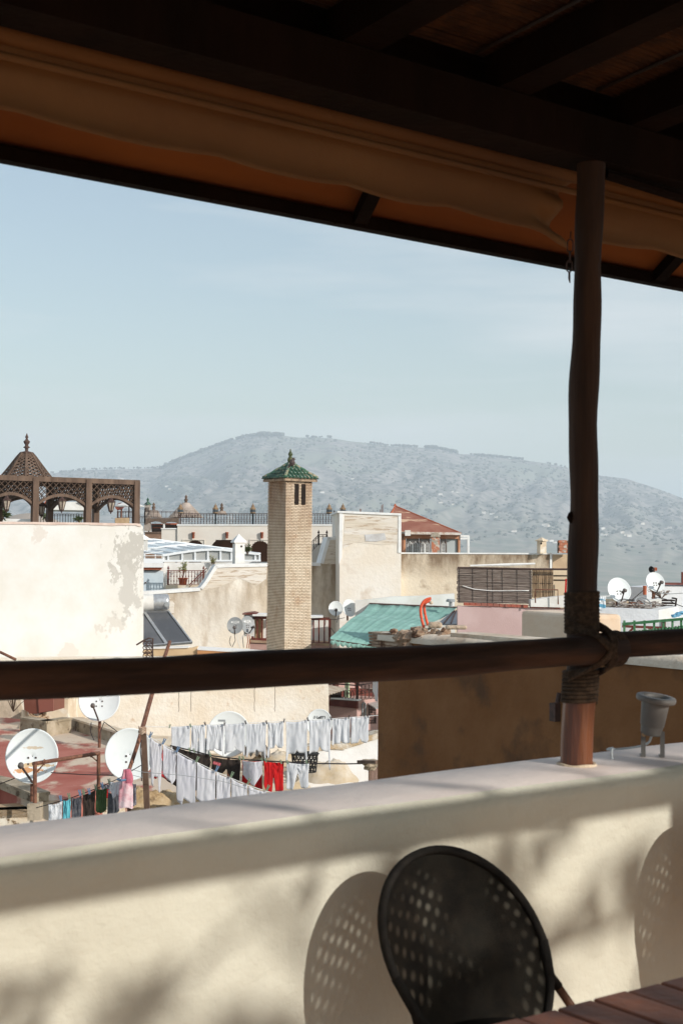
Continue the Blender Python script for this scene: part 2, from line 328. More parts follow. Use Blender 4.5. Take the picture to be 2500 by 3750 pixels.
# ---- wooden pergola with lattice on that roof
SL = -PLW.n; TL = PLW.d
t = thing('wooden_pergola', 'weathered wooden pergola with lattice arches and a domed lattice cap on the white roof', 'pergola', PLW.pt(322, 1916))
zb, ztop = PLW.pt(300, 1916).z - .5, PLW.pt(322, 1757, -.15).z
F = [PLW.pt(x, 1900, -.15) for x in (-52, 128, 322, 498)]
F = [V(p.x, p.y, 0) for p in F]; F.insert(0, F[0] - (F[1] - F[0]))
DEEP = 3.1; Bk = [p + SL * DEEP for p in F]
def post(p, nm='post', wd=.185): MB().box(V(p.x, p.y, (zb + ztop) / 2), (wd, wd, ztop - zb), TL, SL).build(nm, m_woodg, t)
for p in F: post(p)
for p in Bk: post(p)
def spandrel(a, c, zt, drop_mid, drop_end, par, dense=.19):
    L = (c - a); n = L.length; u = L.normalized(); nn = V(-u.y, u.x, 0); b = MB()
    arch = lambda s: zt - drop_end + (drop_end - drop_mid) * (math.sin(math.pi * s) ** .8)
    for sg in (1, -1):
        k = -4.0
        while k < n + 1:
            # strip from (k, zt) downwards at 45 degrees, clipped to the bay and the arch
            pts = []
            for q in range(0, 41):
                d = q * .02; s_ = k + sg * d; z = zt - d
                if 0.04 < s_ < n - .04 and z > arch(s_ / n): pts.append((s_, z))
            if len(pts) > 1:
                A = a + u * pts[0][0] + V(0, 0, pts[0][1]); B = a + u * pts[-1][0] + V(0, 0, pts[-1][1]); b.bar(A + nn * .008 * sg, B + nn * .008 * sg, .046, .014, nn.cross((B - A)))
            k += dense
    b.build('lattice', m_woodg, par)
    b = MB(); N_ = 14
    for i in range(N_):
        s0, s1 = i / N_, (i + 1) / N_; A = a + u * (n * s0) + V(0, 0, arch(s0) - .03); B = a + u * (n * s1) + V(0, 0, arch(s1) - .03)
        b.prism([A - V(0, 0, .045) - nn * .04, B - V(0, 0, .045) - nn * .04, B + V(0, 0, .045) - nn * .04, A + V(0, 0, .045) - nn * .04], nn * .08)
    b.build('arch_rail', m_woodg, par)
for row in (F, Bk):
    for i in range(4): spandrel(row[i], row[i + 1], ztop - .1, .36, .72, t)
for i in range(5): spandrel(F[i], Bk[i], ztop - .1, .36, .8, t)
for a, c in ((F[0], F[4]), (Bk[0], Bk[4])):
    MB().bar(a - TL * .1 + V(0, 0, ztop - .03), c + TL * .1 + V(0, 0, ztop - .03), .12, .15).build('beam', m_woodg, t)
for i in range(5): MB().bar(F[i] + V(0, 0, ztop - .04), Bk[i] + V(0, 0, ztop - .04), .1, .12).build('cross_beam', m_woodg, t)
b = MB()                                   # lattice roof over the bays
for bay in (1, 2, 3):
    for i in range(24):
        s_ = i / 24.0
        A = F[bay].lerp(F[bay + 1], s_); b.bar(A + V(0, 0, ztop + .02), A + SL * DEEP + V(0, 0, ztop + .02), .05, .014)
for i in range(22): b.bar(F[1] + SL * (DEEP * i / 22) + V(0, 0, ztop + .036), F[4] + SL * (DEEP * i / 22) + V(0, 0, ztop + .036), .05, .014)
b.build('lattice_roof', m_woodg, t)
# domed cap: eight-sided
ccx = PLW.pt(95, 1900, -1.75); cc = V(ccx.x, ccx.y, ztop + .05); Yc = ccx.y; sc_ = Yc / FP
prof = [(96 * sc_ * 1.0, 0), (75 * sc_, 26 * sc_), (55 * sc_, 52 * sc_), (36 * sc_, 78 * sc_), (22 * sc_, 94 * sc_)]
b = MB(); ribs = MB()
def cp(i, s_): # point on the cap profile at side angle i, height param s_
    s_ = max(0, min(len(prof) - 1.001, s_)); j = int(s_); f = s_ - j; r = prof[j][0] * (1 - f) + prof[j + 1][0] * f; z = prof[j][1] * (1 - f) + prof[j + 1][1] * f
    a = R(45 * i + 12); return cc + V(math.cos(a) * r, math.sin(a) * r, z)
for i in range(8):
    for j in range(4): ribs.bar(cp(i, j), cp(i, j + .999), .055, .05)
    for k in range(-6, 16):
        for sg in (1, -1):
            pts = []
            for q in range(0, 13):
                u = q / 12; s_ = k * .46 + sg * u * .9 * (1 if sg > 0 else 1)
                if 0 <= s_ <= 3.99: pts.append(cp(i, s_).lerp(cp(i + 1, s_), u))
            if len(pts) > 2:
                nrm = (cp(i, 1) + cp(i + 1, 1)) / 2 - cc
                b.bar(pts[0], pts[len(pts) // 2], .036, .012, nrm).bar(pts[len(pts) // 2], pts[-1], .036, .012, nrm)
b.build('cap_lattice', m_woodg, t); cr_ = ribs.build('cap_rib', m_woodg, t)
zt = cc.z + prof[-1][1]
MB().lathe([(0, 0), (.21, 0), (.21, .04), (.12, .06), (.05, .08), (.05, .16), (.11, .19), (.06, .23), (.05, .27), (.09, .33), (.1, .38), (.05, .42), (.03, .47), (.055, .51), (.03, .56), (.01, .62), (0, .63)], V(cc.x, cc.y, zt - .02), n=12).build('finial', M('finial_wood', (.09, .055, .045)), t, True)
m_lg = M('lantern_glass', (.50, .44, .36), (.3, .25, .2), 9, rough=.3, spec=.5)
for j, (x, y, off, lab) in enumerate([(25, 1841, -.15, 'lantern under the leftmost pergola arch by the dome'), (227, 1843, -.15, 'lantern in the middle pergola arch'), (407, 1847, -.15, 'lantern in the right pergola arch before the red dish'), (153, 1862, -2.2, 'dark lantern hanging deeper inside the pergola, left of the middle one')]):
    c = PLW.pt(x, y, off); h = .40
    l = thing('hanging_lantern', lab, 'lantern', c, 'lanterns hanging in the pergola')
    MB().lathe([(.02, .23), (.05, .2), (.06, .15), (.15, .08), (.155, .065), (.12, .06)], c, n=6).build('cap', m_iron, l)
    MB().lathe([(.118, .06), (.055, -.2), (0, -.2)], c, n=6).build('glass', m_lg, l)
    b = MB()
    for k in range(6):
        a = k * math.pi / 3; x_, y_ = frame(V(0, 0, 1)); e = x_ * math.cos(a) + y_ * math.sin(a); b.bar(c + e * .125 + V(0, 0, .06), c + e * .062 + V(0, 0, -.2), .018, .018)
    b.lathe([(.07, -.19), (.06, -.23), (.02, -.25), (.02, -.28), (0, -.3)], c, n=6); b.tube([c + V(0, 0, .22), V(c.x, c.y, ztop - .42)], .012, 5)
    b.build('frame', m_iron, l)
# things seen through the pergola
def box_thing(nm, lab, cat, pl, pts, th, mat, off=0.0, group=None, part=None):
    b = MB(); slab(b, pl, pts, th, off); return b.build(nm, mat, label=lab, cat=cat, group=group)
pq = Pl(400, 62, 10)
def pot_plant(name, c, h, wd, lab, n=120, mat=None, pot=None, ls=.12, grp=None, leafmat=None):
    l = thing(name, lab, 'plant', c, grp); b = MB(); s_ = MB(); random.seed(int(c.x * 91 + c.y * 7))
    if pot:
        MB().lathe([(0, 0), (pot * .72, 0), (pot * .95, pot * 1.5), (pot * 1.08, pot * 1.5), (pot * 1.08, pot * 1.75), (pot * .9, pot * 1.75), (pot * .85, pot * 1.6), (0, pot * 1.6)], c, n=20).build('pot', m_terra, l, True)
    z0 = c + V(0, 0, pot * 1.6 if pot else 0)
    for i in range(9):
        e = z0 + V(random.gauss(0, wd * .4), random.gauss(0, wd * .4), h * random.uniform(.6, 1)); m_ = z0.lerp(e, .5) + V(random.gauss(0, .03), 0, h * .08); s_.tube([z0, m_, e], [.012, .009, .004], 4)
        for k in range(n // 9):
            q = z0.lerp(m_, 1) if False else (m_.lerp(e, random.uniform(-.3, 1.05))); b.leaf(q, V(random.gauss(0, 1), random.gauss(0, 1), random.gauss(.3, .6)), ls * random.uniform(.6, 1.2), ls * .35)
    s_.build('stem', m_woodb, l); b.build('foliage', leafmat or m_leaf, l); return l
m_mleaf = M('grey_green_leaf', (.09, .11, .06), (.16, .17, .09), 7)
def dish(cx, cy, rpx, Y, yaw, pitch, lab, mat=None, polez=None, arm=(0, -1), lnb=True, grp=None, back=False, name='satellite_dish', sq=1.04, rim=None, shift=0.0, depth=.17):
    c = P(cx, cy, Y); r = rpx * Y / FP; f = V(math.sin(R(yaw)) * math.cos(R(pitch)), -math.cos(R(yaw)) * math.cos(R(pitch)), math.sin(R(pitch)))
    l = thing(name, lab, 'satellite dish', c, grp); mat = mat or m_dish; x, y = frame(-f)      # y is up-ish on the face
    if y.z < 0: y = -y
    x = y.cross(f) if True else x
    def ring(s_, d): return [c + x * (math.cos(k * 2 * math.pi / 40) * r * s_) + y * (math.sin(k * 2 * math.pi / 40) * r * s_ * sq) + f * d for k in range(40)]
    b = MB(); R0 = [ring(s_, -depth * r * (1 - s_ * s_)) for s_ in (.02, .2, .4, .6, .8, .93)] + [ring(.965, 0), ring(1.0, -.01 * r), ring(1.0, -.06 * r), ring(.96, -.07 * r)] + [ring(s_, -depth * r * (1 - s_ * s_) - .04) for s_ in (.8, .5, .1)]
    m_ = len(R0); vs = [p for q in R0 for p in q]; b.add(vs, [(i * 40 + k, i * 40 + (k + 1) % 40, (i + 1) * 40 + (k + 1) % 40, (i + 1) * 40 + k) for i in range(m_ - 1) for k in range(40)] + [tuple(range(40))])
    b.build('reflector', mat, l, True)
    bt = c - f * (depth * r + .05) - y * r * .15
    b = MB(); b.box(bt - f * .04, (.16 * r + .05, .12, .3 * r + .05), x, f, y)
    for i in (-1, 1):
        for j in (-1, 1): b.box(c + x * r * .14 * i + y * r * (.12 * j - .18) - f * (depth * r * .93 - .006), (.03, .012, .03), x, f, y)
    b.build('mounting_bracket', m_iron, l)
    if lnb:
        a0 = c + x * arm[0] * r * .95 + y * arm[1] * r * .98 - f * .05; a1 = c + f * r * .95 + y * r * -.42 + x * arm[0] * .4 * r + x * shift * r
        a0 = c - y * r * 1.0 * abs(arm[1]) + x * arm[0] * r - f * .06
        MB().tube([a0 - f * .08, a0 + f * .05, a1], .018 + .006 * r, 6).build('feed_arm', m_iron if back is False else m_alu, l)
        MB().tube([a1 - V(0, 0, .02) + f * .06, a1 + V(0, 0, .01), a1 - f * .07, a1 - f * .12], [.05, .052, .03, .045], 8).build('feed_horn', M('feed_horn', (.12, .10, .09), rough=.5) if 'fh' not in G_ else G_['fh'], l, True)
    if polez is not None:
        q = bt - f * .07; MB().tube([q + V(0, 0, .1), V(q.x, q.y, polez)], .035, 8).build('pole', m_rust, l)
    return l, c, r, x, y, f
G_ = {}; G_['fh'] = M('feed_horn', (.13, .11, .10), rough=.5)
dish(440, 1854, 20, 66, -28, 30, 'rust red dish seen through the pergola beside a white parasol', mat=M('dish_red', (.30, .07, .035), (.20, .05, .03), 6, rough=.6), polez=zat(1905, 66), lnb=False, sq=.75)
b = thing('garden_parasol', 'small white parasol on a terrace behind the right pergola post', 'parasol', P(473, 1900, 64)); c = P(473, 1853, 64)
MB().lathe([(0, .28), (.35, .12), (.7, 0), (.68, -.03), (0, .2)], c, n=8).build('canopy', m_white, b); MB().tube([c + V(0, 0, .2), P(473, 1908, 64)], .03, 6).build('pole', m_iron, b)
box_thing('storage_crate', 'tan storage crate on the roof edge left of the last pergola post', 'crate', pq, [(422, 1897), (474, 1896), (475, 1916), (423, 1918)], .8, M('tan_board', (.45, .32, .19), (.38, .26, .15), 6))
t = thing('white_canopy', 'white canvas canopy with a tiled top glimpsed through the middle of the pergola', 'canopy', P(240, 1915, 60)); pc = Pl(230, 60, 8)
b = MB(); slab(b, pc, [(165, 1866), (178, 1846), (196, 1838), (290, 1838), (309, 1842), (309, 1869)], 3); b.build('canvas', m_white, t)
b = MB(); slab(b, pc, [(160, 1845), (172, 1829), (196, 1836), (176, 1846)], 3, .1); slab(b, pc, [(285, 1838), (309, 1839), (309, 1848)], 3, .1); b.build('tiled_edge', m_terra, t)
for x in (172, 306): b = MB(); slab(b, pc, [(x, 1866), (x + 7, 1866), (x + 7, 1915), (x, 1915)], .15, -.1); b.build('post', m_woodb, t)
def railing(nm, lab, pts, h, mat, step=.13, grp=None, orn=True, rails=(1., .82, .08), r=.011, posts=True, finial=None):
    t = thing(nm, lab, 'railing', pts[0], grp); b = MB(); pb = MB()
    for a, c in zip(pts, pts[1:]):
        for k in rails: b.bar(a + V(0, 0, h * k), c + V(0, 0, h * k), .035 if k == 1. else .022, .03 if k == 1. else .02)
        n = max(2, int((c - a).length / step))
        for i in range(1, n):
            p = a.lerp(c, i / n); b.bar(p + V(0, 0, h * rails[-1]), p + V(0, 0, h), r * 2, r * 2)
            if orn:
                for z in (.3, .62): b.box(p + V(0, 0, h * z), (r * 4.5, r * 4.5, h * .07))
        for p in ((a, c) if posts else ()):
            pb.box(p + V(0, 0, h * .52), (.07, .07, h * 1.08)); pb.lathe([(0, .18), (.04, .08), (.05, .05), (0, 0)], p + V(0, 0, h * 1.06), n=6)
    b.build('bars', mat, t)
    if posts: pb.build('posts', mat, t)
    return t
railing('terrace_railing', 'low dark railing seen under the left part of the wooden pergola', [P(130, 1918, 61), P(310, 1918, 62)], .42, m_iron, .12, orn=False)
railing('terrace_railing', 'dark railing behind the tan crate near the last pergola post', [P(432, 1897, 68), P(490, 1897, 68)], .32, m_iron, .12, orn=False)
box_thing('roof_wall', 'low white roof wall glimpsed beneath the leftmost pergola bays', 'wall', pq, [(-40, 1899), (112, 1901), (112, 1919), (-40, 1919)], .4, m_white)
pot_plant('spiky_palm', P(12, 1906, 58), .42, .25, 'small spiky palm on the roof behind the leftmost lantern', 90, ls=.35)
pot_plant('leafy_shrub', P(288, 1912, 58), .2, .25, 'small leafy shrub against the railing inside the third pergola bay', 70, ls=.2)
pot_plant('leafy_shrub', P(168, 1908, 58), .25, .15, 'small yellow green shrub behind the second pergola post', 60, ls=.18)
# ---- the brick chimney tower
YC = 47.0; ang = 36.7
t = thing('brick_chimney', 'tall square chimney of pale narrow bricks with green tiled roof', 'chimney', P(1058, 2600, YC))
c0 = P(1059, 2017, YC); e1 = V(math.cos(R(ang)), math.sin(R(ang)), 0); e2 = V(-math.sin(R(ang)), math.cos(R(ang)), 0)
# the near vertical edge stands at photo x 1047 (top) ... 1042 (base); left face runs to x 981, right face to x 1141
near = P(1045, 2017, YC); d = ray(1141, 1950)
def hit(o, dr, x):       # distance along dr from o so that the point shows at photo x
    lo, hi = 0, 6
    for _ in range(50):
        m_ = (lo + hi) / 2; p = o + dr * m_ - CO; q = CR.transposed() @ p; X = 1250 + FP * q.x / -q.z
        if (X - x) * (1 if dr.x > 0 else -1) < 0: lo = m_
        else: hi = m_
    return lo
Wr = hit(near, e1, 1139); Wl = hit(near, e2, 979); WW = (Wr + Wl) / 2
zt = zat(1760, YC); zbm = -9; m_mort = M('mortar', (.17, .11, .075), (.12, .08, .05), 9)
m_brick = M('pale_narrow_brick', (.76, .64, .49), (.64, .51, .37), 3.5, .4, .62, c3=(.55, .38, .25), s3=1.3, lo3=.6, hi3=.72, bump=.4, bscale=30, top=((.36, .21, .12), zt, 2.6, 1.1))
ct = V(near.x, near.y, 0) + e1 * WW / 2 + e2 * WW / 2
b = MB(); b.box(ct + V(0, 0, (zt + zbm) / 2), (WW - .03, WW - .03, zt - zbm), e1, e2); b.build('mortar_core', m_mort, t)
b = MB(); rh = .0505; nrow = int((zt - zat(2420, YC)) / rh); bl = WW / 6.2
for i in range(nrow):
    z = zt - (i + .5) * rh
    for fc in range(4):
        u, n_ = [(e1, -e2), (e2, e1), (-e1, e2), (-e2, -e1)][fc]; o = ct - u * WW / 2 + n_ * (WW / 2 - .02); s_ = -bl * (.5 * ((i + fc) % 2)) + random.uniform(-.02, .02)
        while s_ < WW:
            a, c = max(0.0, s_), min(WW + (.012 if i % 2 else 0), s_ + bl - .014)
            if c - a > .03:
                seg = [(a, c)]
                if fc == 0 and .1 < i * rh < .80:            # leave the two smoke openings free
                    for h0, h1 in ((WW * .325, WW * .475), (WW * .585, WW * .735)): seg = [q for p_, r_ in seg for q in ((p_, min(r_, h0)), (max(p_, h1), r_)) if q[1] - q[0] > .012]
                for p_, r_ in seg: b.box(o + u * (p_ + r_) / 2 + n_ * random.uniform(0, .009) + V(0, 0, z), (r_ - p_, .05, .034), u, n_)
            s_ += bl
b.build('brickwork', m_brick, t)
for k in (.40, .66): MB().box(ct - e2 * (WW / 2 + .012) + e1 * (WW * (k - .5)) + V(0, 0, zt - .45), (WW * .15, .04, .66), e1, e2).build('smoke_opening_shade', m_dark, t)  # dark slabs: the shade inside each opening is put into their colour
b = MB(); rr = WW * .62; apx = ct + V(0, 0, zat(1693, YC)); ez = zat(1757, YC) + .02; ap2 = V(ct.x, ct.y, zat(1696, YC))
cs = [V(ct.x, ct.y, ez) + (e1 * i + e2 * j) * rr for i, j in ((-1, -1), (1, -1), (1, 1), (-1, 1))]
b.add(cs + [ap2 - V(0, 0, .03)], [(0, 1, 4), (1, 2, 4), (2, 3, 4), (3, 0, 4), (3, 2, 1, 0)]); b.add([p + V(0, 0, -.07) for p in cs] + cs, [(0, 1, 5, 4), (1, 2, 6, 5), (2, 3, 7, 6), (3, 0, 4, 7), (3, 2, 1, 0)])
rf = b.build('roof', M('roof_mortar', (.42, .30, .2), (.2, .14, .1), 8), t)
m_gt = M('green_glazed_tile', (.018, .068, .040), (.045, .11, .07), 5, .4, .6, c3=(.30, .24, .15), s3=11, lo3=.56, hi3=.66, rough=.3, spec=.5)
b = MB()
for k in range(4):
    A, B = cs[k], cs[(k + 1) % 4]; u = (B - A).normalized(); L = (B - A).length; mid = (A + B) / 2; dn = (mid - ap2).normalized(); sl = (mid - ap2).length; nrm = u.cross(dn); nrm = nrm if nrm.z > 0 else -nrm
    for i in range(9):
        off = (i + .5) / 9 * L - L / 2; start = abs(off) / (L / 2) * sl
        q = start; rad = L / 9 * .43
        while q < sl - .01:
            e = min(sl + .03, q + .24); p0 = ap2 + dn * q + u * off + nrm * .02; p1 = ap2 + dn * e + u * off + nrm * .045
            vs = []
            for p, rk in ((p0, rad * .85), (p1, rad)):
                vs += [p + u * (math.cos(j * math.pi / 6) * rk) + nrm * (math.sin(j * math.pi / 6) * rk) for j in range(7)]
            vs += [v - nrm * .025 for v in vs[7:14]]
            b.add(vs, [(j, j + 1, j + 8, j + 7) for j in range(6)] + [(j + 7, j + 8, j + 15, j + 14) for j in range(6)]); q += .2
b.build('roof_tiles', m_gt, rf, True)
b = MB()
for k in range(4): b.tube([ap2 + (cs[k] - ap2) * (j / 6) + V(0, 0, .055 + .012 * (j % 2)) for j in range(7)], [.05, .055, .05, .056, .05, .056, .065], 8)
b.build('hip_tiles', M('hip_tile', (.06, .15, .09), (.42, .33, .22), 6, .45, .6, rough=.45), rf, True)
MB().lathe([(.07, -.05), (.075, .03), (.1, .09), (.1, .15), (.06, .21), (.05, .25), (.075, .29), (.07, .34), (.03, .4), (.015, .48), (0, .5)], ap2 + V(0, 0, .02), n=12).build('finial', M('finial_olive', (.10, .10, .04), (.05, .07, .03), 9, rough=.3), rf, True)
# a pigeon resting on the chimney top
pg = P(1070, 1696, YC - .05); pb = MB()
pb.blob(pg + V(0, 0, .02), .1, 1.25, 10, .03); pb.blob(pg + V(.035, 0, .13), .055, 1.1, 8, .03); pb.tube([pg + V(-.02, 0, .0), pg + V(-.1, .02, -.1), pg + V(-.14, .02, -.16)], [.06, .04, .02], 6); pb.tube([pg + V(.08, -.01, .135), pg + V(.12, -.01, .12)], [.015, .003], 5)
pb.build('pigeon', M('pigeon_dark', (.07, .05, .05), (.12, .09, .08), 20), None, True, label='dark pigeon perched beside the finial of the brick chimney', cat='bird')
# ---- long aged wall with white trim; the tall block; the right-hand parapet
PLA = Pl(527, 55, 14)
m_aged = M('aged_wall', (.80, .70, .56), (.85, .80, .71), .35, .4, .6, c3=(.50, .38, .26), s3=1.3, lo3=.56, hi3=.75, st3=(1, 1, .35), bump=1.0, bscale=7, top=((.34, .25, .16), zat(2060, 56), 3.4, 1.2))
m_aged2 = M('aged_pale_wall', (.78, .70, .59), (.83, .79, .72), .4, .4, .6, c3=(.58, .46, .34), s3=.8, lo3=.56, hi3=.75, bump=.9, bscale=7)
m_aged3 = M('aged_tan_wall', (.70, .58, .43), (.77, .68, .54), .5, .4, .6, c3=(.45, .34, .23), s3=2, lo3=.55, hi3=.75, bump=1.1, bscale=9, top=((.24, .17, .11), zat(2026, 57), 1.0, 1.5))
m_oldbrick = M('old_rubble_brick', (.68, .60, .49), (.76, .71, .64), 1.2, .4, .6, c3=(.48, .37, .27), s3=9, lo3=.55, hi3=.62, st3=(.18, .18, 1.6), bump=1.2, bscale=3, stretch=(.3, .3, 3))
t = thing('aged_wall', 'long stained tan wall with sloping white coping beside the brick chimney', 'wall', PLA.pt(760, 2400))
topA = [(440, 2176), (527, 2167), (590, 2163), (734, 2153), (752, 2130), (790, 2069), (830, 2067), (980, 2064), (1138, 2062), (1174, 2062), (1200, 1968), (1243, 1966)]
b = MB(); slab(b, PLA, topA + [(1250, 2700), (430, 2700)], .35); b.build('wall', m_aged, t)
b = MB(); PB_ = .16
tp = [PLA.pt(x, y, .05) for x, y in topA]
for i in range(len(tp) - 1):
    dv = (tp[i + 1] - tp[i]).normalized(); up = V(-dv.z * PLA.d.x, -dv.z * PLA.d.y, dv.dot(PLA.d)); h_ = up * .13
    b.prism([tp[i] + h_ * .1, tp[i + 1] + h_ * .1, tp[i + 1] - h_ * .9, tp[i] - h_ * .9], -PLA.n * .75)
b.build('coping', m_trim, t)
b = MB(); slab(b, PLA, [(792, 2076), (978, 2071), (975, 2120), (940, 2145), (880, 2118), (800, 2150), (745, 2162)], .03, .012); b.build('exposed_brick', m_oldbrick, t)
b = MB(); slab(b, PLA, [(1202, 1972), (1243, 1972), (1241, 2066), (1177, 2066)], .03, .012); b.build('exposed_brick', m_oldbrick, t)
b = MB(); slab(b, PLA, [(570, 2170), (610, 2172), (640, 2210), (632, 2290), (615, 2200), (585, 2185)], .03, .012); b.build('exposed_brick', m_oldbrick, t)
PLB = Pl(1243, 54.5, 4)
t = thing('roof_stair_house', 'tall pale rubble brick block standing left of the rusty red roof', 'house', PLB.pt(1350, 2400))
b = MB(); slab(b, PLB, [(1243, 1875), (1468, 1884), (1468, 2600), (1243, 2600)], 4.5); b.build('wall', m_aged2, t)
b = MB(); slab(b, PLB, [(1262, 1886), (1460, 1890), (1458, 1990), (1400, 1996), (1300, 1985), (1256, 2010)], .03, .012); b.build('exposed_brick', m_oldbrick, t)
b = MB(); slab(b, PLB, [(1235, 1871), (1280, 1872), (1469, 1880), (1469, 1888), (1280, 1880), (1235, 1877)], 4.7, .06)
slab(b, PLB, [(1458, 1888), (1468.5, 1889), (1468.5, 2026), (1457, 2024)], .06, .035); slab(b, PLB, [(1243, 1880), (1256, 1881), (1252, 2040), (1241, 2066)], .06, .035); b.build('coping', m_trim, t)
b = MB(); slab(b, PLB, [(1335, 1958), (1408, 1952), (1414, 1975), (1380, 1983), (1338, 1982)], .02, .03); b.build('grey_patch', M('grey_plaster', (.60, .60, .60), (.5, .48, .46), 3), t)
for i, (x, y) in enumerate([(1391, 1866), (1396, 1850), (1400, 1847), (1317, 1863), (1321, 1864)]):
    p = PLB.pt(x, 1890, -2); MB().tube([p, P(x + 1, y, p.y)], .014, 5).build('rebar', m_rust, t)
PLC = Pl(1457, 55, 2)
t = thing('parapet_wall', 'tan parapet wall with dark weathered top running right from the tall pale block', 'wall', PLC.pt(1700, 2400))
b = MB(); slab(b, PLC, [(1457, 2028), (1700, 2029), (2018, 2031), (2018, 2600), (1457, 2600)], .5); b.build('wall', m_aged3, t)
b = MB(); slab(b, PLC, [(1457, 2023), (1700, 2024), (2020, 2025), (2020, 2030), (1700, 2029), (1457, 2028)], .6, .03); slab(b, PLC, [(2012, 2030), (2020, 2030), (2020, 2085), (2012, 2085)], .5, .025); b.build('coping', m_trim, t)
b = MB(); slab(b, PLC, [(2022, 2030), (2120, 2031), (2120, 2600), (2022, 2600)], 3, -.2); o_ = b.build('beige_house', M('beige_block', (.62, .47, .31), (.52, .38, .25), 1, bump=.5), label='beige low house wall half hidden behind the round wooden post', cat='house')
b = MB(); slab(b, Pl(1400, 51, 0), [(1300, 2201), (1440, 2185), (1560, 2182), (1663, 2174), (1667, 2400), (1300, 2400)], .4); b.build('white_wall', m_white, label='fresh white wall with slanting top behind the green awning', cat='wall')
# ---- arcade house behind
PLD = Pl(800, 74, 3)
m_arc = M('pale_beige_render', (.66, .60, .53), (.70, .65, .58), .5, rough=.9, bump=.15)
t = thing('arcade_house', 'beige house with three scalloped arches and a railed roof terrace', 'house', PLD.pt(800, 2300))
def foil(x0, x1, yt, yb, n):     # scalloped horseshoe arch, left to right, as a notch from below
    c, r = (x0 + x1) / 2, (x1 - x0) / 2; out = [(x0 + 6, 2300), (x0 + 6, yb + 8)]
    for i in range(n):
        for f in (0.15, .5, .85):
            a = math.pi * (1 - (i + f) / n); rr_ = 1.0 if f == .5 else .93; out.append((c + r * rr_ * math.cos(a), yb - (yb - yt) * rr_ * math.sin(a)))
    return out + [(x1 - 6, yb + 8), (x1 - 6, 2300)]
pts = [(650, 1924), (1243, 1924), (1243, 2300)]
nt_ = foil(684, 744, 1977, 2000, 9) + [(772, 2300), (772, 2004), (776, 1996), (782, 1988), (790, 1981), (789, 1977), (852, 1977), (860, 1990), (864, 2300)] + foil(916, 990, 1979, 2016, 11)
pts += nt_[::-1] + [(650, 2300)]
b = MB(); slab(b, PLD, pts, .4); b.build('wall', m_arc, t)
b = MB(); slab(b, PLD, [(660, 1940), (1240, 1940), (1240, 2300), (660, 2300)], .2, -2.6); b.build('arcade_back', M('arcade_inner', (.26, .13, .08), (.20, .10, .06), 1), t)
b = MB(); slab(b, PLD, [(650, 1926), (1243, 1926), (1243, 1938), (650, 1938)], 2.8, -.41); b.build('roof', m_arc, t)
b = MB(); slab(b, PLD, [(592, 1937), (650, 1937), (650, 2300), (592, 2300)], 3, -.1); b.build('side_wing', m_arc, t)
b = MB(); slab(b, PLD, [(590, 1934), (652, 1934), (652, 1938), (590, 1938)], 3.1, -.05); slab(b, PLD, [(648, 1920), (1243, 1920), (1243, 1925), (648, 1925)], .6, .05); b.build('coping', m_trim, t)
for x0, x1 in ((668, 750), (914, 1000)):
    b = MB(); slab(b, PLD, [(x0, 1975), (x1, 1975), (x1, 1978), (x0, 1978)], .05, .045); slab(b, PLD, [(x0, 1978.5), (x0 + 2.5, 1978.5), (x0 + 2.5, 2030), (x0, 2030)], .05, .045); slab(b, PLD, [(x1 - 2.5, 1978.5), (x1, 1978.5), (x1, 2010), (x1 - 2.5, 2010)], .05, .045); b.build('arch_frame', m_arc, t)
for i, x in enumerate((708, 831, 959)):
    c = PLD.pt(x, 1972, .12); l = MB(); l.lathe([(0, 0), (.055, 0), (.075, .3), (.09, .3), (.09, .33), (.06, .33)], c, PLD.n * 0 + V(0, 0, 1), 12)
    o_ = l.build('wall_sconce', m_terra, label='terracotta wall sconce above the %s scalloped arch' % ['left', 'middle', 'right'][i], cat='wall lamp', group='terracotta sconces')
    b = MB()
    for zz in (.07, .14, .21, .27):
        for a in range(-3, 4): b.box(c + V(math.sin(a * .45) * .078, -math.cos(a * .45) * .078, zz + .012 * (a % 2)), (.02, .02, .025))
    b.build('pierced_holes', m_dark, o_)
m_lant = M('brass_lantern', (.30, .20, .11), (.2, .13, .08), 9, rough=.5)
rl = [PLD.pt(x, 1922, -.2) for x in (661, 789, 926, 1060, 1223)]
railing('roof_railing', 'long ornate iron railing along the roof of the arcade house', rl, zat(1881, 74) - zat(1922, 74), m_iron, .14, orn=True, rails=(1., .88, .45, .06), r=.014)
for i, (x, lab) in enumerate([(661, 'brass lantern at the left end of the roof railing before the big lattice dome'), (789, 'brass lantern on the railing near the small lattice dome'), (926, 'brass lantern on the railing just left of the brick chimney'), (1205, 'brass lantern on the railing right of the chimney, left of a pair'), (1255, 'brass lantern behind the white coping of the tall pale block'), ]):
    p = PLD.pt(x, 1880, -.2); l = thing('terrace_lantern', lab, 'lantern', p, 'brass lanterns on the terrace railing')
    MB().lathe([(.13, 0), (.15, .02), (.15, .24), (.17, .25), (.08, .33), (.08, .36), (0, .36)], p, n=8).build('body', m_lant, l)
    MB().lathe([(.09, .35), (.08, .41), (.03, .45), (.015, .52), (0, .53)], p, n=8).build('dome', m_lant, l, True); MB().lathe([(.151, .06), (.151, .2)], p, n=8).build('glass', m_glass, l)
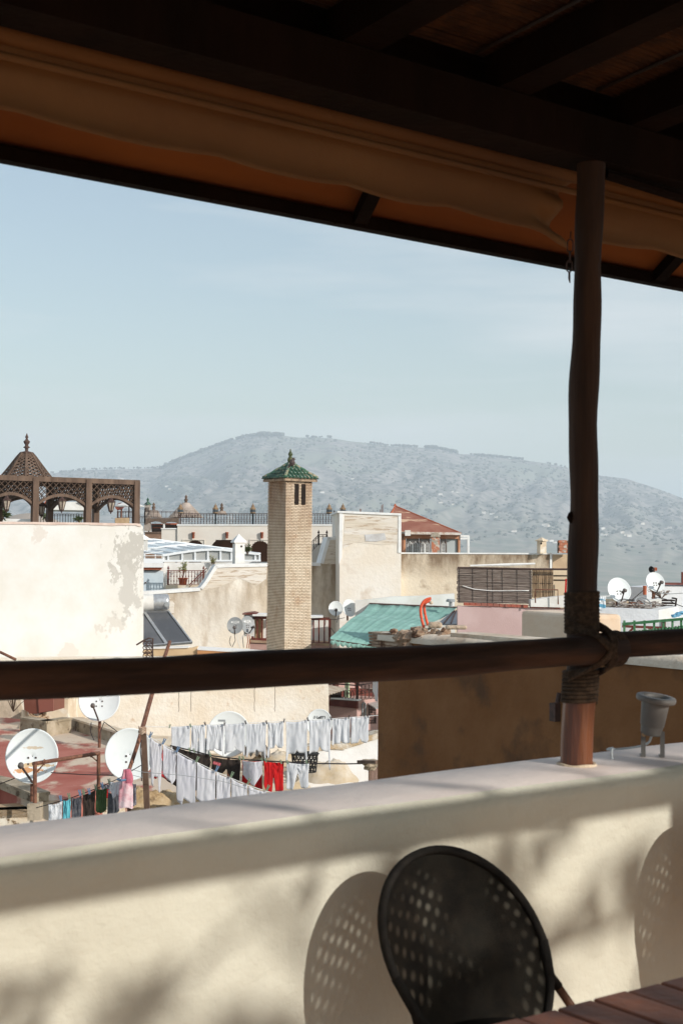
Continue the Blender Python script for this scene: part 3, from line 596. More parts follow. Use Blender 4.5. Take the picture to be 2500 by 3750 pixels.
# far roofs left: lattice domes, little minaret
t = thing('lattice_dome', 'large pale lattice dome behind the iron roof railing', 'dome', P(680, 1920, 92)); c = P(681, 1895, 92); k = 92 / FP
def pyr(c, rb, rt, h, n, par, nm, mat, rot=.3, fin=True, strips=26):
    b = MB(); b.lathe([(rb * .96, 0), (rt * .96, h * .97), (0, h * .98)], c, n=n); b.build(nm, M('thatch_under', (.22, .16, .13)) if 'tu' not in G_ else G_['tu'], par)
    b = MB()
    for i in range(strips * 2):
        a = i * math.pi / strips; b.bar(c + V(math.cos(a) * rb, math.sin(a) * rb, 0), c + V(math.cos(a) * rt, math.sin(a) * rt, h), rb * .045, .05)
    for i in range(1, 6): f = i / 6; b.lathe([((rb * (1 - f) + rt * f) * 1.02, h * f), ((rb * (1 - f) + rt * f) * 1.02, h * f + .05)], c, n=n)
    b.build('lattice', mat, par)
    if fin: MB().lathe([(.12, 0), (.08, .1), (.14, .2), (.06, .3), (.1, .4), (.03, .5), (0, .55)], c + V(0, 0, h), n=8).build('finial', m_woodg, par, True)
G_['tu'] = M('thatch_under', (.20, .15, .12)); m_lt = M('pale_lath', (.48, .40, .34), (.36, .29, .24), 2)
pyr(c, 62 * k, 11 * k, 53 * k, 8, t, 'cap', m_lt)
t = thing('lattice_dome', 'small truncated lattice dome right of the tiny minaret', 'dome', P(563, 1900, 96)); pyr(P(563, 1896, 96), 30 * 96 / FP, 14 * 96 / FP, 27 * 96 / FP, 8, t, 'cap', m_lt, strips=14)
t = thing('lattice_dome', 'low lattice dome peeping over the railing between two brass lanterns', 'dome', P(812, 1900, 92)); pyr(P(812, 1884, 92), 18 * k, 12 * k, 12 * k, 8, t, 'cap', m_lt, strips=12)
Yv = 98; pv_ = Pl(600, Yv, 0); t = thing('small_minaret', 'tiny brick minaret with green roof right of the wooden pergola', 'minaret', pv_.pt(541, 1960)); c = pv_.pt(541, 1900, -.3)
b = MB(); kk = Yv / FP; h0 = zat(1885, Yv); b.box(V(c.x, c.y, (zat(1950, Yv) + h0) / 2), (23 * kk, 23 * kk, h0 - zat(1950, Yv))); b.box(V(c.x, c.y, h0 + .28), (19 * kk, 19 * kk, .62)); b.build('shaft', M('grey_brick', (.42, .36, .31), (.30, .25, .21), 5, bump=.5), t)
for dx in (-3.6, 3.6): MB().box(V(c.x + dx * kk, c.y - 9.6 * kk, h0 + .25), (3 * kk, .05, .3)).build('window', m_dark, t)
b = MB(); b.lathe([(16.5 * kk, h0 + .58 - c.z), (0, h0 + .58 - c.z + 15 * kk)], c, n=4); b.build('roof', m_gt, t)
MB().lathe([(.06, 0), (.09, .1), (.03, .2), (0, .25)], V(c.x, c.y, h0 + .56 + 15 * kk), n=6).build('finial', m_gt, t)
t = thing('brown_roof_house', 'brown far house with a row of lattice arches under the lattice domes', 'house', pv_.pt(600, 2010))
b = MB(); slab(b, pv_, [(531, 1953), (592, 1951), (592, 2100), (531, 2100)], 3); b.build('wall', M('brown_render', (.22, .13, .085), (.30, .19, .13), 1.4, bump=.5), t)
b = MB(); slab(b, pv_, [(529, 1948), (594, 1947), (594, 1953), (529, 1953)], 3.1, .06); b.build('coping', m_woodg, t)
b = MB(); slab(b, pv_, [(531, 1898), (655, 1896), (655, 1919), (648, 1915), (640, 1912), (625, 1911), (612, 1912), (601, 1918), (597, 1918), (588, 1912), (570, 1909), (550, 1912), (538, 1919), (531, 1919)], .3); b.build('arch_screen', M('screen_wood', (.12, .085, .065), (.17, .12, .09), 8), t)
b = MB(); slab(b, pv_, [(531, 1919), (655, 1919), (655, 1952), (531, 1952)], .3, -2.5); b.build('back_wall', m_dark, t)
b = MB()
for x in (531, 537, 598, 650): slab(b, pv_, [(x, 1915), (x + 5, 1915), (x + 5, 1952), (x, 1952)], .3, -.1)
slab(b, pv_, [(540, 1912), (553, 1912), (555, 1950), (548, 1950), (543, 1925)], .3, -.6); b.build('pillar', m_trim, t)
b = MB(); slab(b, pv_, [(555, 1918), (592, 1918), (592, 1921), (555, 1921)], .5, -.8); slab(b, pv_, [(606, 1916), (648, 1916), (648, 1921), (606, 1921)], .5, -.8); slab(b, pv_, [(560, 1931), (590, 1931), (590, 1934), (560, 1934)], .5, -.8); b.build('shelf', m_terra, t)
railing('roof_railing', 'thin dark railing beside the last pergola post and the tiny minaret', [P(511, 1915, 90), P(531, 1915, 90), P(531, 1893, 90), P(655, 1898, 90)], .4, m_iron, .25, orn=False)
for i, (x, y, Y) in enumerate([(531, 1978, 60)]):
    tt_ = thing('chimney_pot', 'white chimney pot just right of the tall white house', 'chimney', P(x, 2010, Y)); 
    MB().box(P(528, 1994, Y), (.28, .28, .5)).build('shaft', m_white, tt_); MB().lathe([(.29, 0), (.29, .04), (0, .22)], P(527, 1977, Y), n=4).build('cap', m_trim, tt_)
# ---- sliding glass roof
PG = Pl(605, 62, 6)
t = thing('sliding_glass_roof', 'low white framed glass enclosure in front of the scalloped arches', 'glass roof', PG.pt(780, 2060))
topg = [(598, 2034), (640, 2027), (692, 2019), (740, 2014), (777, 2012), (815, 2013), (852, 2017), (900, 2024), (951, 2029)]
m_wf = M('white_frame', (.82, .84, .85), rough=.35, spec=.5); m_pg = M('sky_tinted_glass', (.56, .63, .66), (.62, .68, .70), 1, rough=.15, spec=.6); m_clear = M('side_glass', (.36, .37, .36), (.42, .42, .40), 1, rough=.12, spec=.6)  # roof panes: reflected sky put into the pale blue base colour
b = MB()
for i in range(len(topg) - 1): b.bar(PG.pt(*topg[i], .02), PG.pt(*topg[i + 1], .02), .12, .1)
b.bar(PG.pt(598, 2054, .02), PG.pt(955, 2053, .02), .12, .08)
for x, y in [(600, 2034), (617, 2032), (668, 2025), (715, 2018), (762, 2014), (808, 2014), (848, 2018), (935, 2028), (951, 2030)]: b.bar(PG.pt(x, y + 1), PG.pt(x, 2054), .075, .07)
b.build('side_frame', m_wf, t)
b = MB(); slab(b, PG, topg + [(951, 2053), (600, 2053)], .03, -.04); b.build('side_glass', m_clear, t)
BV = V(-4.2, 9.0, .42)
for j, (f0, f1, nm) in enumerate([(0, 2, 0), (2, 4, .12), (4, 6, .24), (6, 8, .1)]):
    b = MB(); q = [PG.pt(*topg[i], -.05) for i in range(f0, f1 + 1)]
    b.sheet([q, [p + BV * .5 + V(0, 0, .05) for p in q], [p + BV for p in q]]); b.build('roof_glass', m_pg, t)
b = MB()
for i in range(0, 9, 1): p = PG.pt(*topg[i], -.03) + V(0, 0, .03); b.bar(p, p + BV, .09, .06)
for f in (.33, .66, 1.0):
    for i in range(8): b.bar(PG.pt(*topg[i]) + BV * f + V(0, 0, .06), PG.pt(*topg[i + 1]) + BV * f + V(0, 0, .06), .12, .1)
b.build('roof_bars', m_wf, t)
b = MB(); slab(b, PG, [(440, 2046), (598, 2046), (598, 2062), (440, 2062)], 2.5, .1); slab(b, PG, [(520, 2034), (600, 2034), (600, 2036), (520, 2036)], .1, .1)
for x in (530, 568): slab(b, PG, [(x, 2030), (x + 3, 2030), (x + 3, 2046), (x, 2046)], .1, .05)
slab(b, PG, [(520, 2028), (598, 2018), (598, 2021), (520, 2031)], .3, .05); slab(b, PG, [(520, 2007), (650, 1998), (700, 2004), (700, 2007), (650, 2001), (520, 2011)], .3, -3); b.build('side_frame', m_wf, t)
# terrace wall, door and balcony under it
PH = Pl(605, 60, 4); t = thing('balcony_house', 'white terrace wall with pale blue door below the glass enclosure', 'house', PH.pt(640, 2200))
b = MB(); slab(b, PH, [(500, 2062), (980, 2058), (980, 2200), (500, 2200)], .3, -.6); b.build('wall', m_white, t)
b = MB(); slab(b, PH, [(480, 2062), (602, 2062), (598, 2078), (480, 2078)], .8); b.build('eaves', m_trim, t)
b = MB(); slab(b, PH, [(480, 2078), (590, 2078), (590, 2086), (480, 2086)], .6, -.1); b.build('cornice', m_terra, t)
b = MB(); slab(b, PH, [(480, 2092), (598, 2092), (598, 2200), (480, 2200)], .2, -.3); d_ = b.build('door', M('pale_blue_paint', (.58, .66, .71), (.52, .60, .66), 2), t)
MB().box(PH.pt(534, 2134, -.25), (.06, .06, .06)).build('handle', m_iron, d_)
b = MB(); slab(b, PH, [(608, 2143), (760, 2143), (760, 2180), (608, 2180)], 1.0, .6); b.build('balcony_floor', m_cream, t)
railing('balcony_railing', 'brown iron railing around the terracotta flower pot', [PH.pt(616, 2144, .5), PH.pt(745, 2144, .5)], zat(2090, 60) - zat(2144, 60), m_maroon, .12, orn=True, rails=(1., .9, .08))
railing('stair_railing', 'brown stair railing sloping down toward the white coping', [PH.pt(693, 2152, .7), PH.pt(757, 2090, .7)], .12, m_maroon, .3, orn=False, posts=False)
p = PH.pt(670, 2146, .15); pot_plant('potted_shrub', p + V(0, 0, 0), .75, .28, 'thin pale green shrub in a terracotta pot behind the balcony railing', 150, pot=.2, ls=.12, leafmat=M('pale_leaf', (.30, .30, .13), (.22, .24, .09), 9))
pot_plant('climbing_shrub', PH.pt(780, 2078, -.4), .5, .18, 'wispy pale green shrub rising above the sloping white coping', 100, ls=.1, leafmat=bpy.data.materials['pale_leaf'])
pot_plant('olive_bush', P(906, 2034, 59), .45, .25, 'dark green bush right of the white chimney pot', 260, ls=.13, leafmat=m_leaf)
YK = 57; t = thing('chimney_pot', 'white square chimney pot with pyramid cap standing left of the brick chimney', 'chimney', P(874, 2066, YK)); c = P(874, 2027, YK); k = YK / FP
ax, ay = V(math.cos(.35), math.sin(.35), 0), V(-math.sin(.35), math.cos(.35), 0)
MB().box(c - V(0, 0, .1), (36 * k, 36 * k, 90 * k), ax, ay).build('shaft', m_white, t)
b = MB(); cz = zat(1986, YK); q = [V(c.x, c.y, cz) + (ax * i + ay * j) * 24 * k for i, j in ((-1, -1), (1, -1), (1, 1), (-1, 1))]
b.add(q + [p - V(0, 0, .05) for p in q] + [V(c.x, c.y, zat(1958, YK))], [(0, 1, 8), (1, 2, 8), (2, 3, 8), (3, 0, 8), (0, 4, 5, 1), (1, 5, 6, 2), (2, 6, 7, 3), (3, 7, 4, 0), (7, 6, 5, 4)]); b.build('cap', m_trim, t)
MB().tube([c + ax * 5 * k - ay * 18.3 * k + V(0, 0, 26 * k), c + ax * 5 * k - ay * 17 * k + V(0, 0, 26 * k)], .045, 10).build('vent_hole', m_dark, t)
railing('stair_railing', 'ornate dark stair railing between the brick chimney and the tall pale block', [P(1132, 2032, 58), P(1166, 1996, 58), P(1196, 1996, 58)], .42, m_iron, .13, orn=True)
b = MB(); slab(b, Pl(1150, 59, 0), [(1100, 1998), (1200, 1985), (1243, 1985), (1243, 2200), (1100, 2200)], .4); b.build('stair_wall', m_arc, label='beige stair wall behind the ornate stair railing', cat='wall')
# ---- pavilion with rusty roof
YP = 76; PP = Pl(1470, YP, 2); k = YP / FP
t = thing('roof_pavilion', 'glazed orange pavilion with rusty red pyramid roof', 'pavilion', PP.pt(1580, 2040))
D_ = 7.5
A = PP.pt(1395, 1948, .35); B = PP.pt(1687, 1953, .35); C_ = B - PP.n * D_; D2 = A - PP.n * D_; ap = (A + C_) / 2; ap = V(ap.x, ap.y, 0); apx = P(1446, 1853, ap.y); ap = V(ap.x, ap.y, apx.z)
ap = P(1446, 1853, A.y + 3.6)
b = MB(); b.add([A, B, C_, D2, ap, A - V(0, 0, .1), B - V(0, 0, .1), C_ - V(0, 0, .1), D2 - V(0, 0, .1)], [(0, 1, 4), (1, 2, 4), (2, 3, 4), (3, 0, 4), (0, 5, 6, 1), (1, 6, 7, 2), (2, 7, 8, 3), (3, 8, 5, 0), (8, 7, 6, 5)])
b.build('roof', M('rusty_red_sheet', (.27, .10, .065), (.34, .15, .10), 1.2, c3=(.62, .42, .28), s3=1.4, lo3=.55, hi3=.62, st3=(.5, 1, 2.2), rough=.7, bump=.2), t)
b = MB()
for q in (A, B): b.tube([q, ap], .045, 6)
b.tube([ap, ap + V(0, 0, .12)], [.1, .03], 8); b.build('ridge_cap', m_terra, t)
MB().bar(A - V(0, 0, .03) + PP.n * .04, B - V(0, 0, .03) + PP.n * .04, .06, .13).build('gutter', M('gutter_white', (.66, .62, .56), (.45, .33, .25), 8), t)
m_op = M('orange_render', (.52, .23, .12), (.60, .33, .2), 2)
b = MB(); slab(b, PP, [(1470, 1956), (1684, 1957), (1684, 1973), (1470, 1972)], .25); slab(b, PP, [(1470, 1972), (1485, 1972), (1485, 2030), (1470, 2030)], .25); slab(b, PP, [(1677, 1973), (1684, 1973), (1684, 2030), (1677, 2030)], .25); b.build('wall', m_op, t)
for x0, x1, cur in ((1487, 1533, 1), (1535, 1574, 1), (1611, 1632, 1), (1633, 1675, 0)):
    b = MB(); slab(b, PP, [(x0, 1974), (x1, 1974), (x1, 2030), (x0, 2030)], .03, -.12); w_ = b.build('window', M('window_grey', (.30, .27, .25), rough=.3) if cur else M('window_sky', (.46, .50, .50), rough=.15), t)
    b = MB()
    for xx in (x0, x1 - 2): slab(b, PP, [(xx, 1974), (xx + 2, 1974), (xx + 2, 2030), (xx, 2030)], .06, -.03)
    slab(b, PP, [(x0, 1972.5), (x1, 1972.5), (x1, 1975), (x0, 1975)], .06, -.02); b.build('frame', m_woodb, w_)
    if cur:
        b = MB(); n = 2 if x1 - x0 > 30 else 1; wd = (x1 - x0 - 6) / n
        for i in range(n):
            xa = x0 + 3 + i * wd; xm = xa + wd / 2
            for r_i in range(7):
                for c_i in range(3): b.box(PP.pt(xa + 3 + c_i * (wd - 6) / 2, 1991 + r_i * 5.2, -.06), (.04, .02, .04))
            b.tube([PP.pt(xa + 1, 2028, -.06), PP.pt(xa + 1, 1994, -.06), PP.pt(xm, 1983, -.06), PP.pt(xa + wd - 1, 1994, -.06), PP.pt(xa + wd - 1, 2028, -.06)], .022, 4)
        b.build('fretwork', m_trim, w_)
t = thing('brick_pillar', 'small stone capped pillar of exposed red brick before the pavilion windows', 'pillar', PP.pt(1592, 2030, .8)); m_rb = M('raw_red_brick', (.48, .18, .10), (.56, .50, .42), 4, .5, .56, c3=(.35, .32, .26), s3=3)
c = PP.pt(1593, 1990, .9); MB().box(c, (29 * k, .4, 72 * k)).build('shaft', m_rb, t)
b = MB(); q = PP.pt(1593, 1966, .9); b.prism([q + V(-18 * k, -.26, 0), q + V(18 * k, -.26, 0), q + V(15 * k, -.26, 8 * k), q + V(6 * k, -.26, 15 * k), q + V(-7 * k, -.26, 15 * k), q + V(-15 * k, -.26, 8 * k)], V(0, .52, 0)); b.build('cap', M('cap_stone', (.45, .39, .31), (.35, .29, .22), 6, bump=.8), t)
t = thing('pergola_frame', 'thin white metal frame beyond the right end of the pavilion', 'frame', PP.pt(1700, 2030)); b = MB()
b.bar(PP.pt(1684, 1963), PP.pt(1716, 1963), .12, .1).bar(PP.pt(1684, 1972), PP.pt(1716, 1972), .12, .1).bar(PP.pt(1714, 1963), PP.pt(1714, 2030), .12, .1).bar(PP.pt(1710, 1972), PP.pt(1710, 2030), .05, .05).bar(PP.pt(1684, 1968), PP.pt(1684, 1968) - PP.n * 3, .1, .1); b.build('metal_frame', m_trim, t)
t = thing('air_conditioner', 'small white box unit at the left corner of the rusty roof', 'air conditioner', PP.pt(1492, 1953, .5)); MB().box(PP.pt(1492, 1952, .55), (20 * k, .35, 20 * k)).build('case', m_white, t); MB().tube([PP.pt(1482, 1960, .5), PP.pt(1474, 1966, .5), PP.pt(1473, 2028, .3)], .03, 6).build('pipe', m_iron, t)
YQ = 55; k = YQ / FP; t = thing('chimney_pot', 'cream chimney pot standing on the right end of the tan parapet', 'chimney', P(1982, 2026, YQ)); MB().box(P(1982, 2004, YQ), (25 * k, 25 * k, 46 * k), ax, ay).build('shaft', m_cream, t)
MB().lathe([(24 * k, 0), (24 * k, 3 * k), (8 * k, 11 * k), (0, 14 * k)], P(1982, 1982, YQ), n=4).build('cap', m_cream, t); MB().tube([P(1980, 1990, YQ - .25), P(1980, 1990, YQ - .1)], .04, 8).build('vent_hole', m_dark, t)
t = thing('brick_block', 'stub of raw red hollow bricks beside the cream chimney pot', 'brick stub', P(2060, 2028, 55)); b = MB()
for i in range(5):
    for j in range(3 if i < 4 else 2): b.box(P(2050 + j * 15 + (i % 2) * 3, 2021 - i * 9.5, 55), (.15, .3, .092))
b.build('bricks', m_rb, t); MB().box(P(2062, 2003, 55.15), (.46, .2, .48)).build('mortar', m_mort, t)
# ================================================================ solar heater, grey dishes, awning, reeds
YS = 50; k = YS / FP; PS = Pl(560, YS, 8)
t = thing('solar_water_heater', 'solar water heater with silver tank and two dark panels by the white house', 'solar heater', PS.pt(620, 2360))
a0, a1 = PS.pt(500, 2208), PS.pt(620, 2204); u = (a1 - a0).normalized(); r = 29 * k
b = MB(); b.lathe([(0, -.02), (r * .8, 0), (r * .97, .04), (r, .09), (r, (a1 - a0).length - .09), (r * .97, (a1 - a0).length - .04), (r * .8, (a1 - a0).length), (0, (a1 - a0).length + .02)], a0, u, 28)
b.build('tank', m_alu, t, True)
MB().lathe([(r * .35, 0), (r * .35, .03), (r * .28, .04), (0, .04)], PS.pt(611, 2213) - PS.n * -.26 + V(0, 0, 0), PS.n, 14).build('end_cap', m_grey, t)
b = MB(); b.lathe([(r + .006, 0), (r + .006, .5)], a0 + u * .1, u, 28); b.build('label_band', m_white, t, True)
m_pan = M('solar_panel_glass', (.085, .09, .10), (.12, .125, .135), 1, rough=.18, spec=.6)
TLt, TRt = PS.pt(526, 2241), PS.pt(617, 2239); BRt, BLt = PS.pt(703, 2353, 1.35), PS.pt(558, 2364, 1.35)
def panel(q, nm):
    nrm = (q[1] - q[0]).cross(q[3] - q[0]).normalized(); nrm = nrm if nrm.z > 0 else -nrm
    b = MB(); b.prism([p for p in q], -nrm * .07); o = b.build(nm, m_pan, t); b = MB()
    for i in range(4): b.bar(q[i], q[(i + 1) % 4], .05, .09, nrm)
    b.build('panel_frame', m_alu, o); return nrm
w_ = (BRt - BLt); q2 = [TLt + (TRt - TLt) * 0.05, TRt, BRt, BRt - w_ * .62]; panel(q2, 'panel')
panel([TLt - u * .95, TLt + (TRt - TLt) * .0 - u * .0, BRt - w_ * .655, BRt - w_ * 1.6], 'panel')
b = MB(); b.bar(PS.pt(520, 2374, 1.3), PS.pt(690, 2370, 1.3), .06, .06).bar(TRt, V(TRt.x, TRt.y, zat(2385, 50)), .05, .05).bar(PS.pt(612, 2236), TRt, .05, .05)
b.build('stand', m_alu, t)
m_yel = M('yellow_render', (.66, .50, .31), (.58, .42, .26), .8, bump=.3); PY_ = Pl(600, 47.5, 0)
t = thing('yellow_parapet', 'pale yellow parapet wall below the solar panels with lit grey ledge', 'wall', PY_.pt(640, 2420))
b = MB(); slab(b, PY_, [(505, 2377), (700, 2374), (723, 2367), (723, 2560), (505, 2560)], .4); b.build('wall', m_yel, t)
b = MB(); slab(b, PY_, [(505, 2374), (690, 2369), (690, 2373), (505, 2378)], .6, .05); b.build('ledge', m_trim, t)
PO = Pl(723, 47.4, -8); t = thing('orange_parapet', 'orange rendered parapet with pale sunlit top left of the brick chimney', 'wall', PO.pt(850, 2420))
b = MB(); slab(b, PO, [(723, 2377), (980, 2394), (1045, 2396), (1045, 2560), (723, 2560)], .2); b.build('wall', M('orange_wall', (.60, .30, .13), (.52, .26, .12), .8), t)
b = MB(); b.prism([PO.pt(723, 2377, .02), PO.pt(1045, 2397, .02), PO.pt(1045, 2385, -.6), PO.pt(723, 2366, -.6)], V(0, 0, -.03)); b.build('ledge', m_trim, t)
# grey dishes with lettering
m_lett = M('white_lettering', (.85, .85, .83), rough=.6)
for i, (x, y, rp, yaw, sqq, lab) in enumerate([(861, 2290, 29.5, 4, 1.06, 'round grey satellite dish lettered LGX, left of an oval one'), (909, 2288, 23, 50, 1.36, 'narrow turned grey satellite dish lettered LGX by the balcony')]):
    rp = [29.5, 31.5][i]
    l, c, r, ax_, ay_, f_ = dish(x, y, rp, 50.9 + .25 * i, [-2, 42][i], 12, lab, mat=m_grey, arm=(0, -1), grp='grey dishes', sq=1.05, depth=.13)
    a = c + f_ * (.008 - .105 * r) + ay_ * r * .40
    text('lettering', 'LGX', a + ax_ * r * .12, ax_, ay_, r * .42, m_lett, l)
    MB().lathe([(0, 0), (r * .11, 0), (r * .11, .01), (0, .01)], a - ax_ * r * .42, f_, 14).build('logo_disc', m_lett, l)
    b = MB(); b.box(a - ay_ * r * .2 + ax_ * r * .02, (r * .16, .01, r * .05), ax_, f_, ay_); b.build('logo_bar', m_lett, l)
def cable(nm, lab, pts, r, mat, grp=None, cat='cable'):
    out = []
    for a, c in zip(pts, pts[1:]):
        for i in range(8): out.append(a.lerp(c, i / 8))
    out.append(pts[-1]); sm_ = [out[0]] + [(out[i - 1] + out[i] * 2 + out[i + 1]) / 4 for i in range(1, len(out) - 1)] + [out[-1]]
    b = MB(); b.tube(sm_, r, 5); return b.build(nm, mat, None, True, label=lab, cat=cat, group=grp)
PW_ = Pl(870, 51.6, 10)
for i, pp in enumerate([[(858, 2320), (862, 2345), (850, 2370)], [(868, 2322), (872, 2350), (880, 2372)], [(845, 2330), (840, 2350), (846, 2366)], [(880, 2340), (895, 2326), (915, 2322)], [(888, 2328), (892, 2372)]]):
    cable('hanging_cable', 'loose cables dangling on the tan wall beneath the grey dishes', PW_.pts(pp, .6), .012, m_white if i % 2 else m_wire, 'cables under the grey dishes')
for i, x in enumerate((905, 912)): cable('red_cable', 'red cable hanging from the turned grey dish', PW_.pts([(x, 2322), (x + 3, 2345), (x - 2, 2374)], .6), .016, m_terra, 'red cables under the grey dishes')
# balcony behind the chimney
def balcony(x0, x1, y0, y1, Y, lab, lab2):
    p_ = Pl(x0, Y, 0); t = thing('brown_railing', lab, 'railing', p_.pt(x0, y1), 'brown steel railings beside the brick chimney'); b = MB()
    n = max(2, int((x1 - x0) / 16))
    b.bar(p_.pt(x0, y0), p_.pt(x1, y0), .1, .1).bar(p_.pt(x0, y1), p_.pt(x1, y1), .08, .08)
    for i in range(n + 1): x = x0 + (x1 - x0) * i / n; b.bar(p_.pt(x, y0), p_.pt(x, y1), .05 if 0 < i < n else .09, .05)
    b.build('bars', m_maroon, t); return p_
m_pink = M('pink_render', (.56, .36, .32), (.48, .30, .26), .7, bump=.3)
pb1 = balcony(925, 1046, 2262, 2341, 51.5, 'brown steel railing left of the brick chimney', ''); pb2 = balcony(1128, 1207, 2266, 2356, 51.5, 'brown steel railing right of the brick chimney', '')
t = thing('balcony_house', 'pink house with brown steel railings behind the brick chimney', 'house', pb1.pt(1060, 2420))
b = MB(); slab(b, pb1, [(915, 2352), (1216, 2366), (1216, 2560), (915, 2560)], 1.5, .1); b.build('wall', m_pink, t)
b = MB(); slab(b, pb1, [(912, 2344), (1216, 2358), (1216, 2366), (912, 2353)], 1.6, .16); b.build('ledge', M('ledge_tan', (.45, .34, .22), (.3, .16, .12), 3), t)
b = MB(); slab(b, pb1, [(925, 2262), (1207, 2262), (1207, 2360), (925, 2350)], .1, -1.4); b.build('back_wall', m_white, t)
b = MB(); slab(b, pb1, [(886, 2248), (925, 2243), (940, 2247), (940, 2251), (888, 2251)], 1.3, .2); b.build('awning', m_maroon, t)
b = MB(); slab(b, pb1, [(925, 2249), (1050, 2253), (1050, 2258), (925, 2256)], 1.3, .25); slab(b, pb1, [(1128, 2258), (1180, 2257), (1182, 2262), (1128, 2264)], 1.3, .25); b.build('corrugated_cover', m_trim, t)
b = MB(); slab(b, pb1, [(893, 2253), (931, 2250), (931, 2330), (893, 2330)], .3, .05); b.build('meter_cabinet', m_white, t)
for x, y, wd in ((1000, 2290, 12),): MB().box(pb1.pt(948, 2300, -.8), (.3, .3, .9)).build('cardboard_tube', M('cardboard', (.5, .35, .2)), t)
# white dishes right of the chimney
dish(1229, 2228, 26.5, 52, 4, 14, 'white satellite dish with black feed, left of a pair right of the brick chimney', arm=(0, -1), grp='dishes by the green awning')
dish(1280, 2226, 29, 51.4, 30, 14, 'larger plain white satellite dish whose edge meets the green awning', lnb=False, sq=1.12, grp='dishes by the green awning', polez=zat(2275, 51))
for i, pp in enumerate([[(1185, 2258), (1192, 2275), (1188, 2300)], [(1240, 2256), (1233, 2280)], [(1212, 2300), (1226, 2320)], [(1190, 2262), (1222, 2270), (1262, 2262)]]):
    cable('hanging_cable', 'thin cables tangled below the white dishes right of the chimney', Pl(1200, 51, 0).pts(pp), .01, m_wire, 'cables under the white dishes')
# green awning
m_grn = M('green_canvas', (.20, .37, .32), (.25, .44, .39), 1.6, .4, .6, c3=(.34, .56, .50), s3=2, lo3=.6, hi3=.75, rough=.8, bump=.3, bscale=5)
YA = 49; t = thing('green_awning', 'sagging sea green canvas awning with pleated seams and ragged hem', 'awning', P(1400, 2360, 46))
top0, top1 = P(1352, 2212, 51), P(1672, 2226, 51); f0, f1 = P(1290, 2262, 48.2), P(1560, 2286, 48.2); e0, e1_ = P(1209, 2334, 45.6), P(1420, 2366, 45.6)
b = MB(); gS = []
for i in range(13):
    row = []
    for j in range(81):
        u_ = j / 80; A = top0.lerp(top1, u_); B = f0.lerp(f1, u_); C_ = e0.lerp(e1_, u_)
        v_ = i / 12; p = A.lerp(B, v_ / .45) if v_ < .45 else B.lerp(C_, (v_ - .45) / .55)
        seam = abs(math.sin(u_ * 11 * math.pi)); p = p + V(0, 0, -.022 * (seam ** .35) + .03 * noise.noise(V(u_ * 9, v_ * 5, 0)) - .09 * math.sin(min(1, v_ / .45) * math.pi) * (v_ < .45)); row.append(p)
    gS.append(row)
gS.append([p + V(0, -.02, -.14 - .06 * abs(math.sin(j * .45)) - .04 * random.random()) for j, p in enumerate(gS[-1])])
b.sheet(gS); cv = b.build('canvas', m_grn, t, True); md = cv.modifiers.new('thick', 'SOLIDIFY'); md.thickness = .02
b = MB(); b.bar(top0 + V(0, 0, .02), top1 + V(0, 0, .02), .05, .05)
for u_ in (0, .33, .66, 1): A = top0.lerp(top1, u_); B = f0.lerp(f1, u_); C_ = e0.lerp(e1_, u_); b.bar(A - V(0, 0, .2), B - V(0, 0, .22), .04, .04).bar(B - V(0, 0, .22), C_ - V(0, 0, .2), .04, .04)
b.bar(e0 - V(0, 0, .08), e1_ - V(0, 0, .08), .05, .05).bar(e0 - V(0, 0, .08), e0 - V(0, 0, 2), .06, .06); b.build('frame', m_iron, t)
t = thing('dark_sheet_roof', 'dark blue grey sheet roof panel behind the awning, beside the pink wall', 'roof panel', P(1640, 2290, 49)); q = [P(1600, 2284, 47.5), P(1676, 2284, 47.2), P(1676, 2236, 50), P(1655, 2238, 50)]
b = MB(); b.prism(q, V(0, 0, -.05)); b.build('sheet', M('slate_sheet', (.10, .12, .15), (.14, .16, .19), 2, rough=.4), t); b = MB()
for f in (.33, .66): b.bar(q[0].lerp(q[1], f) + V(0, 0, .02), q[3].lerp(q[2], f) + V(0, 0, .02), .04, .03)
b.build('seam', m_iron, t)
t = thing('vent_pipe', 'short grey vent pipe with flat cap above the green awning', 'vent', P(1649, 2225, 50)); MB().tube([P(1649, 2222, 50), P(1649, 2203, 50)], .06, 10).build('pipe', m_alu, t); MB().lathe([(.16, 0), (.16, .06), (.13, .1), (0, .1)], P(1649, 2204, 50), n=12).build('cap', m_grey, t)
# pink wall, reed screens
YR = 43; PR = Pl(1675, YR, -2)
t = thing('pink_wall', 'pale pink rendered wall with red brick edging under the reed screen', 'wall', PR.pt(1800, 2340))
b = MB(); slab(b, PR, [(1675, 2220), (1940, 2226), (2120, 2232), (2120, 2560), (1675, 2560)], .5); b.build('wall', M('pale_pink_render', (.60, .44, .42), (.54, .38, .36), 1, bump=.3), t)
b = MB(); random.seed(3)
for i in range(11):
    x = 1698 + i * 21.5
    if x < 1920: b.prism(PR.pts([(x, 2207 + i * .8), (x + 20, 2208 + i * .8), (x + 20, 2218 + i * .8), (x, 2217 + i * .8)], .03 + random.uniform(0, .03)), -PR.n * .35)
for i in range(5): x = 1942 + i * 22; b.prism(PR.pts([(x, 2216 + i), (x + 20, 2217 + i), (x + 20, 2226 + i), (x, 2225 + i)], .03), -PR.n * .35)
b.build('brick_edging', M('red_brick_edge', (.40, .11, .07), (.30, .12, .09), 5, bump=.5), t)
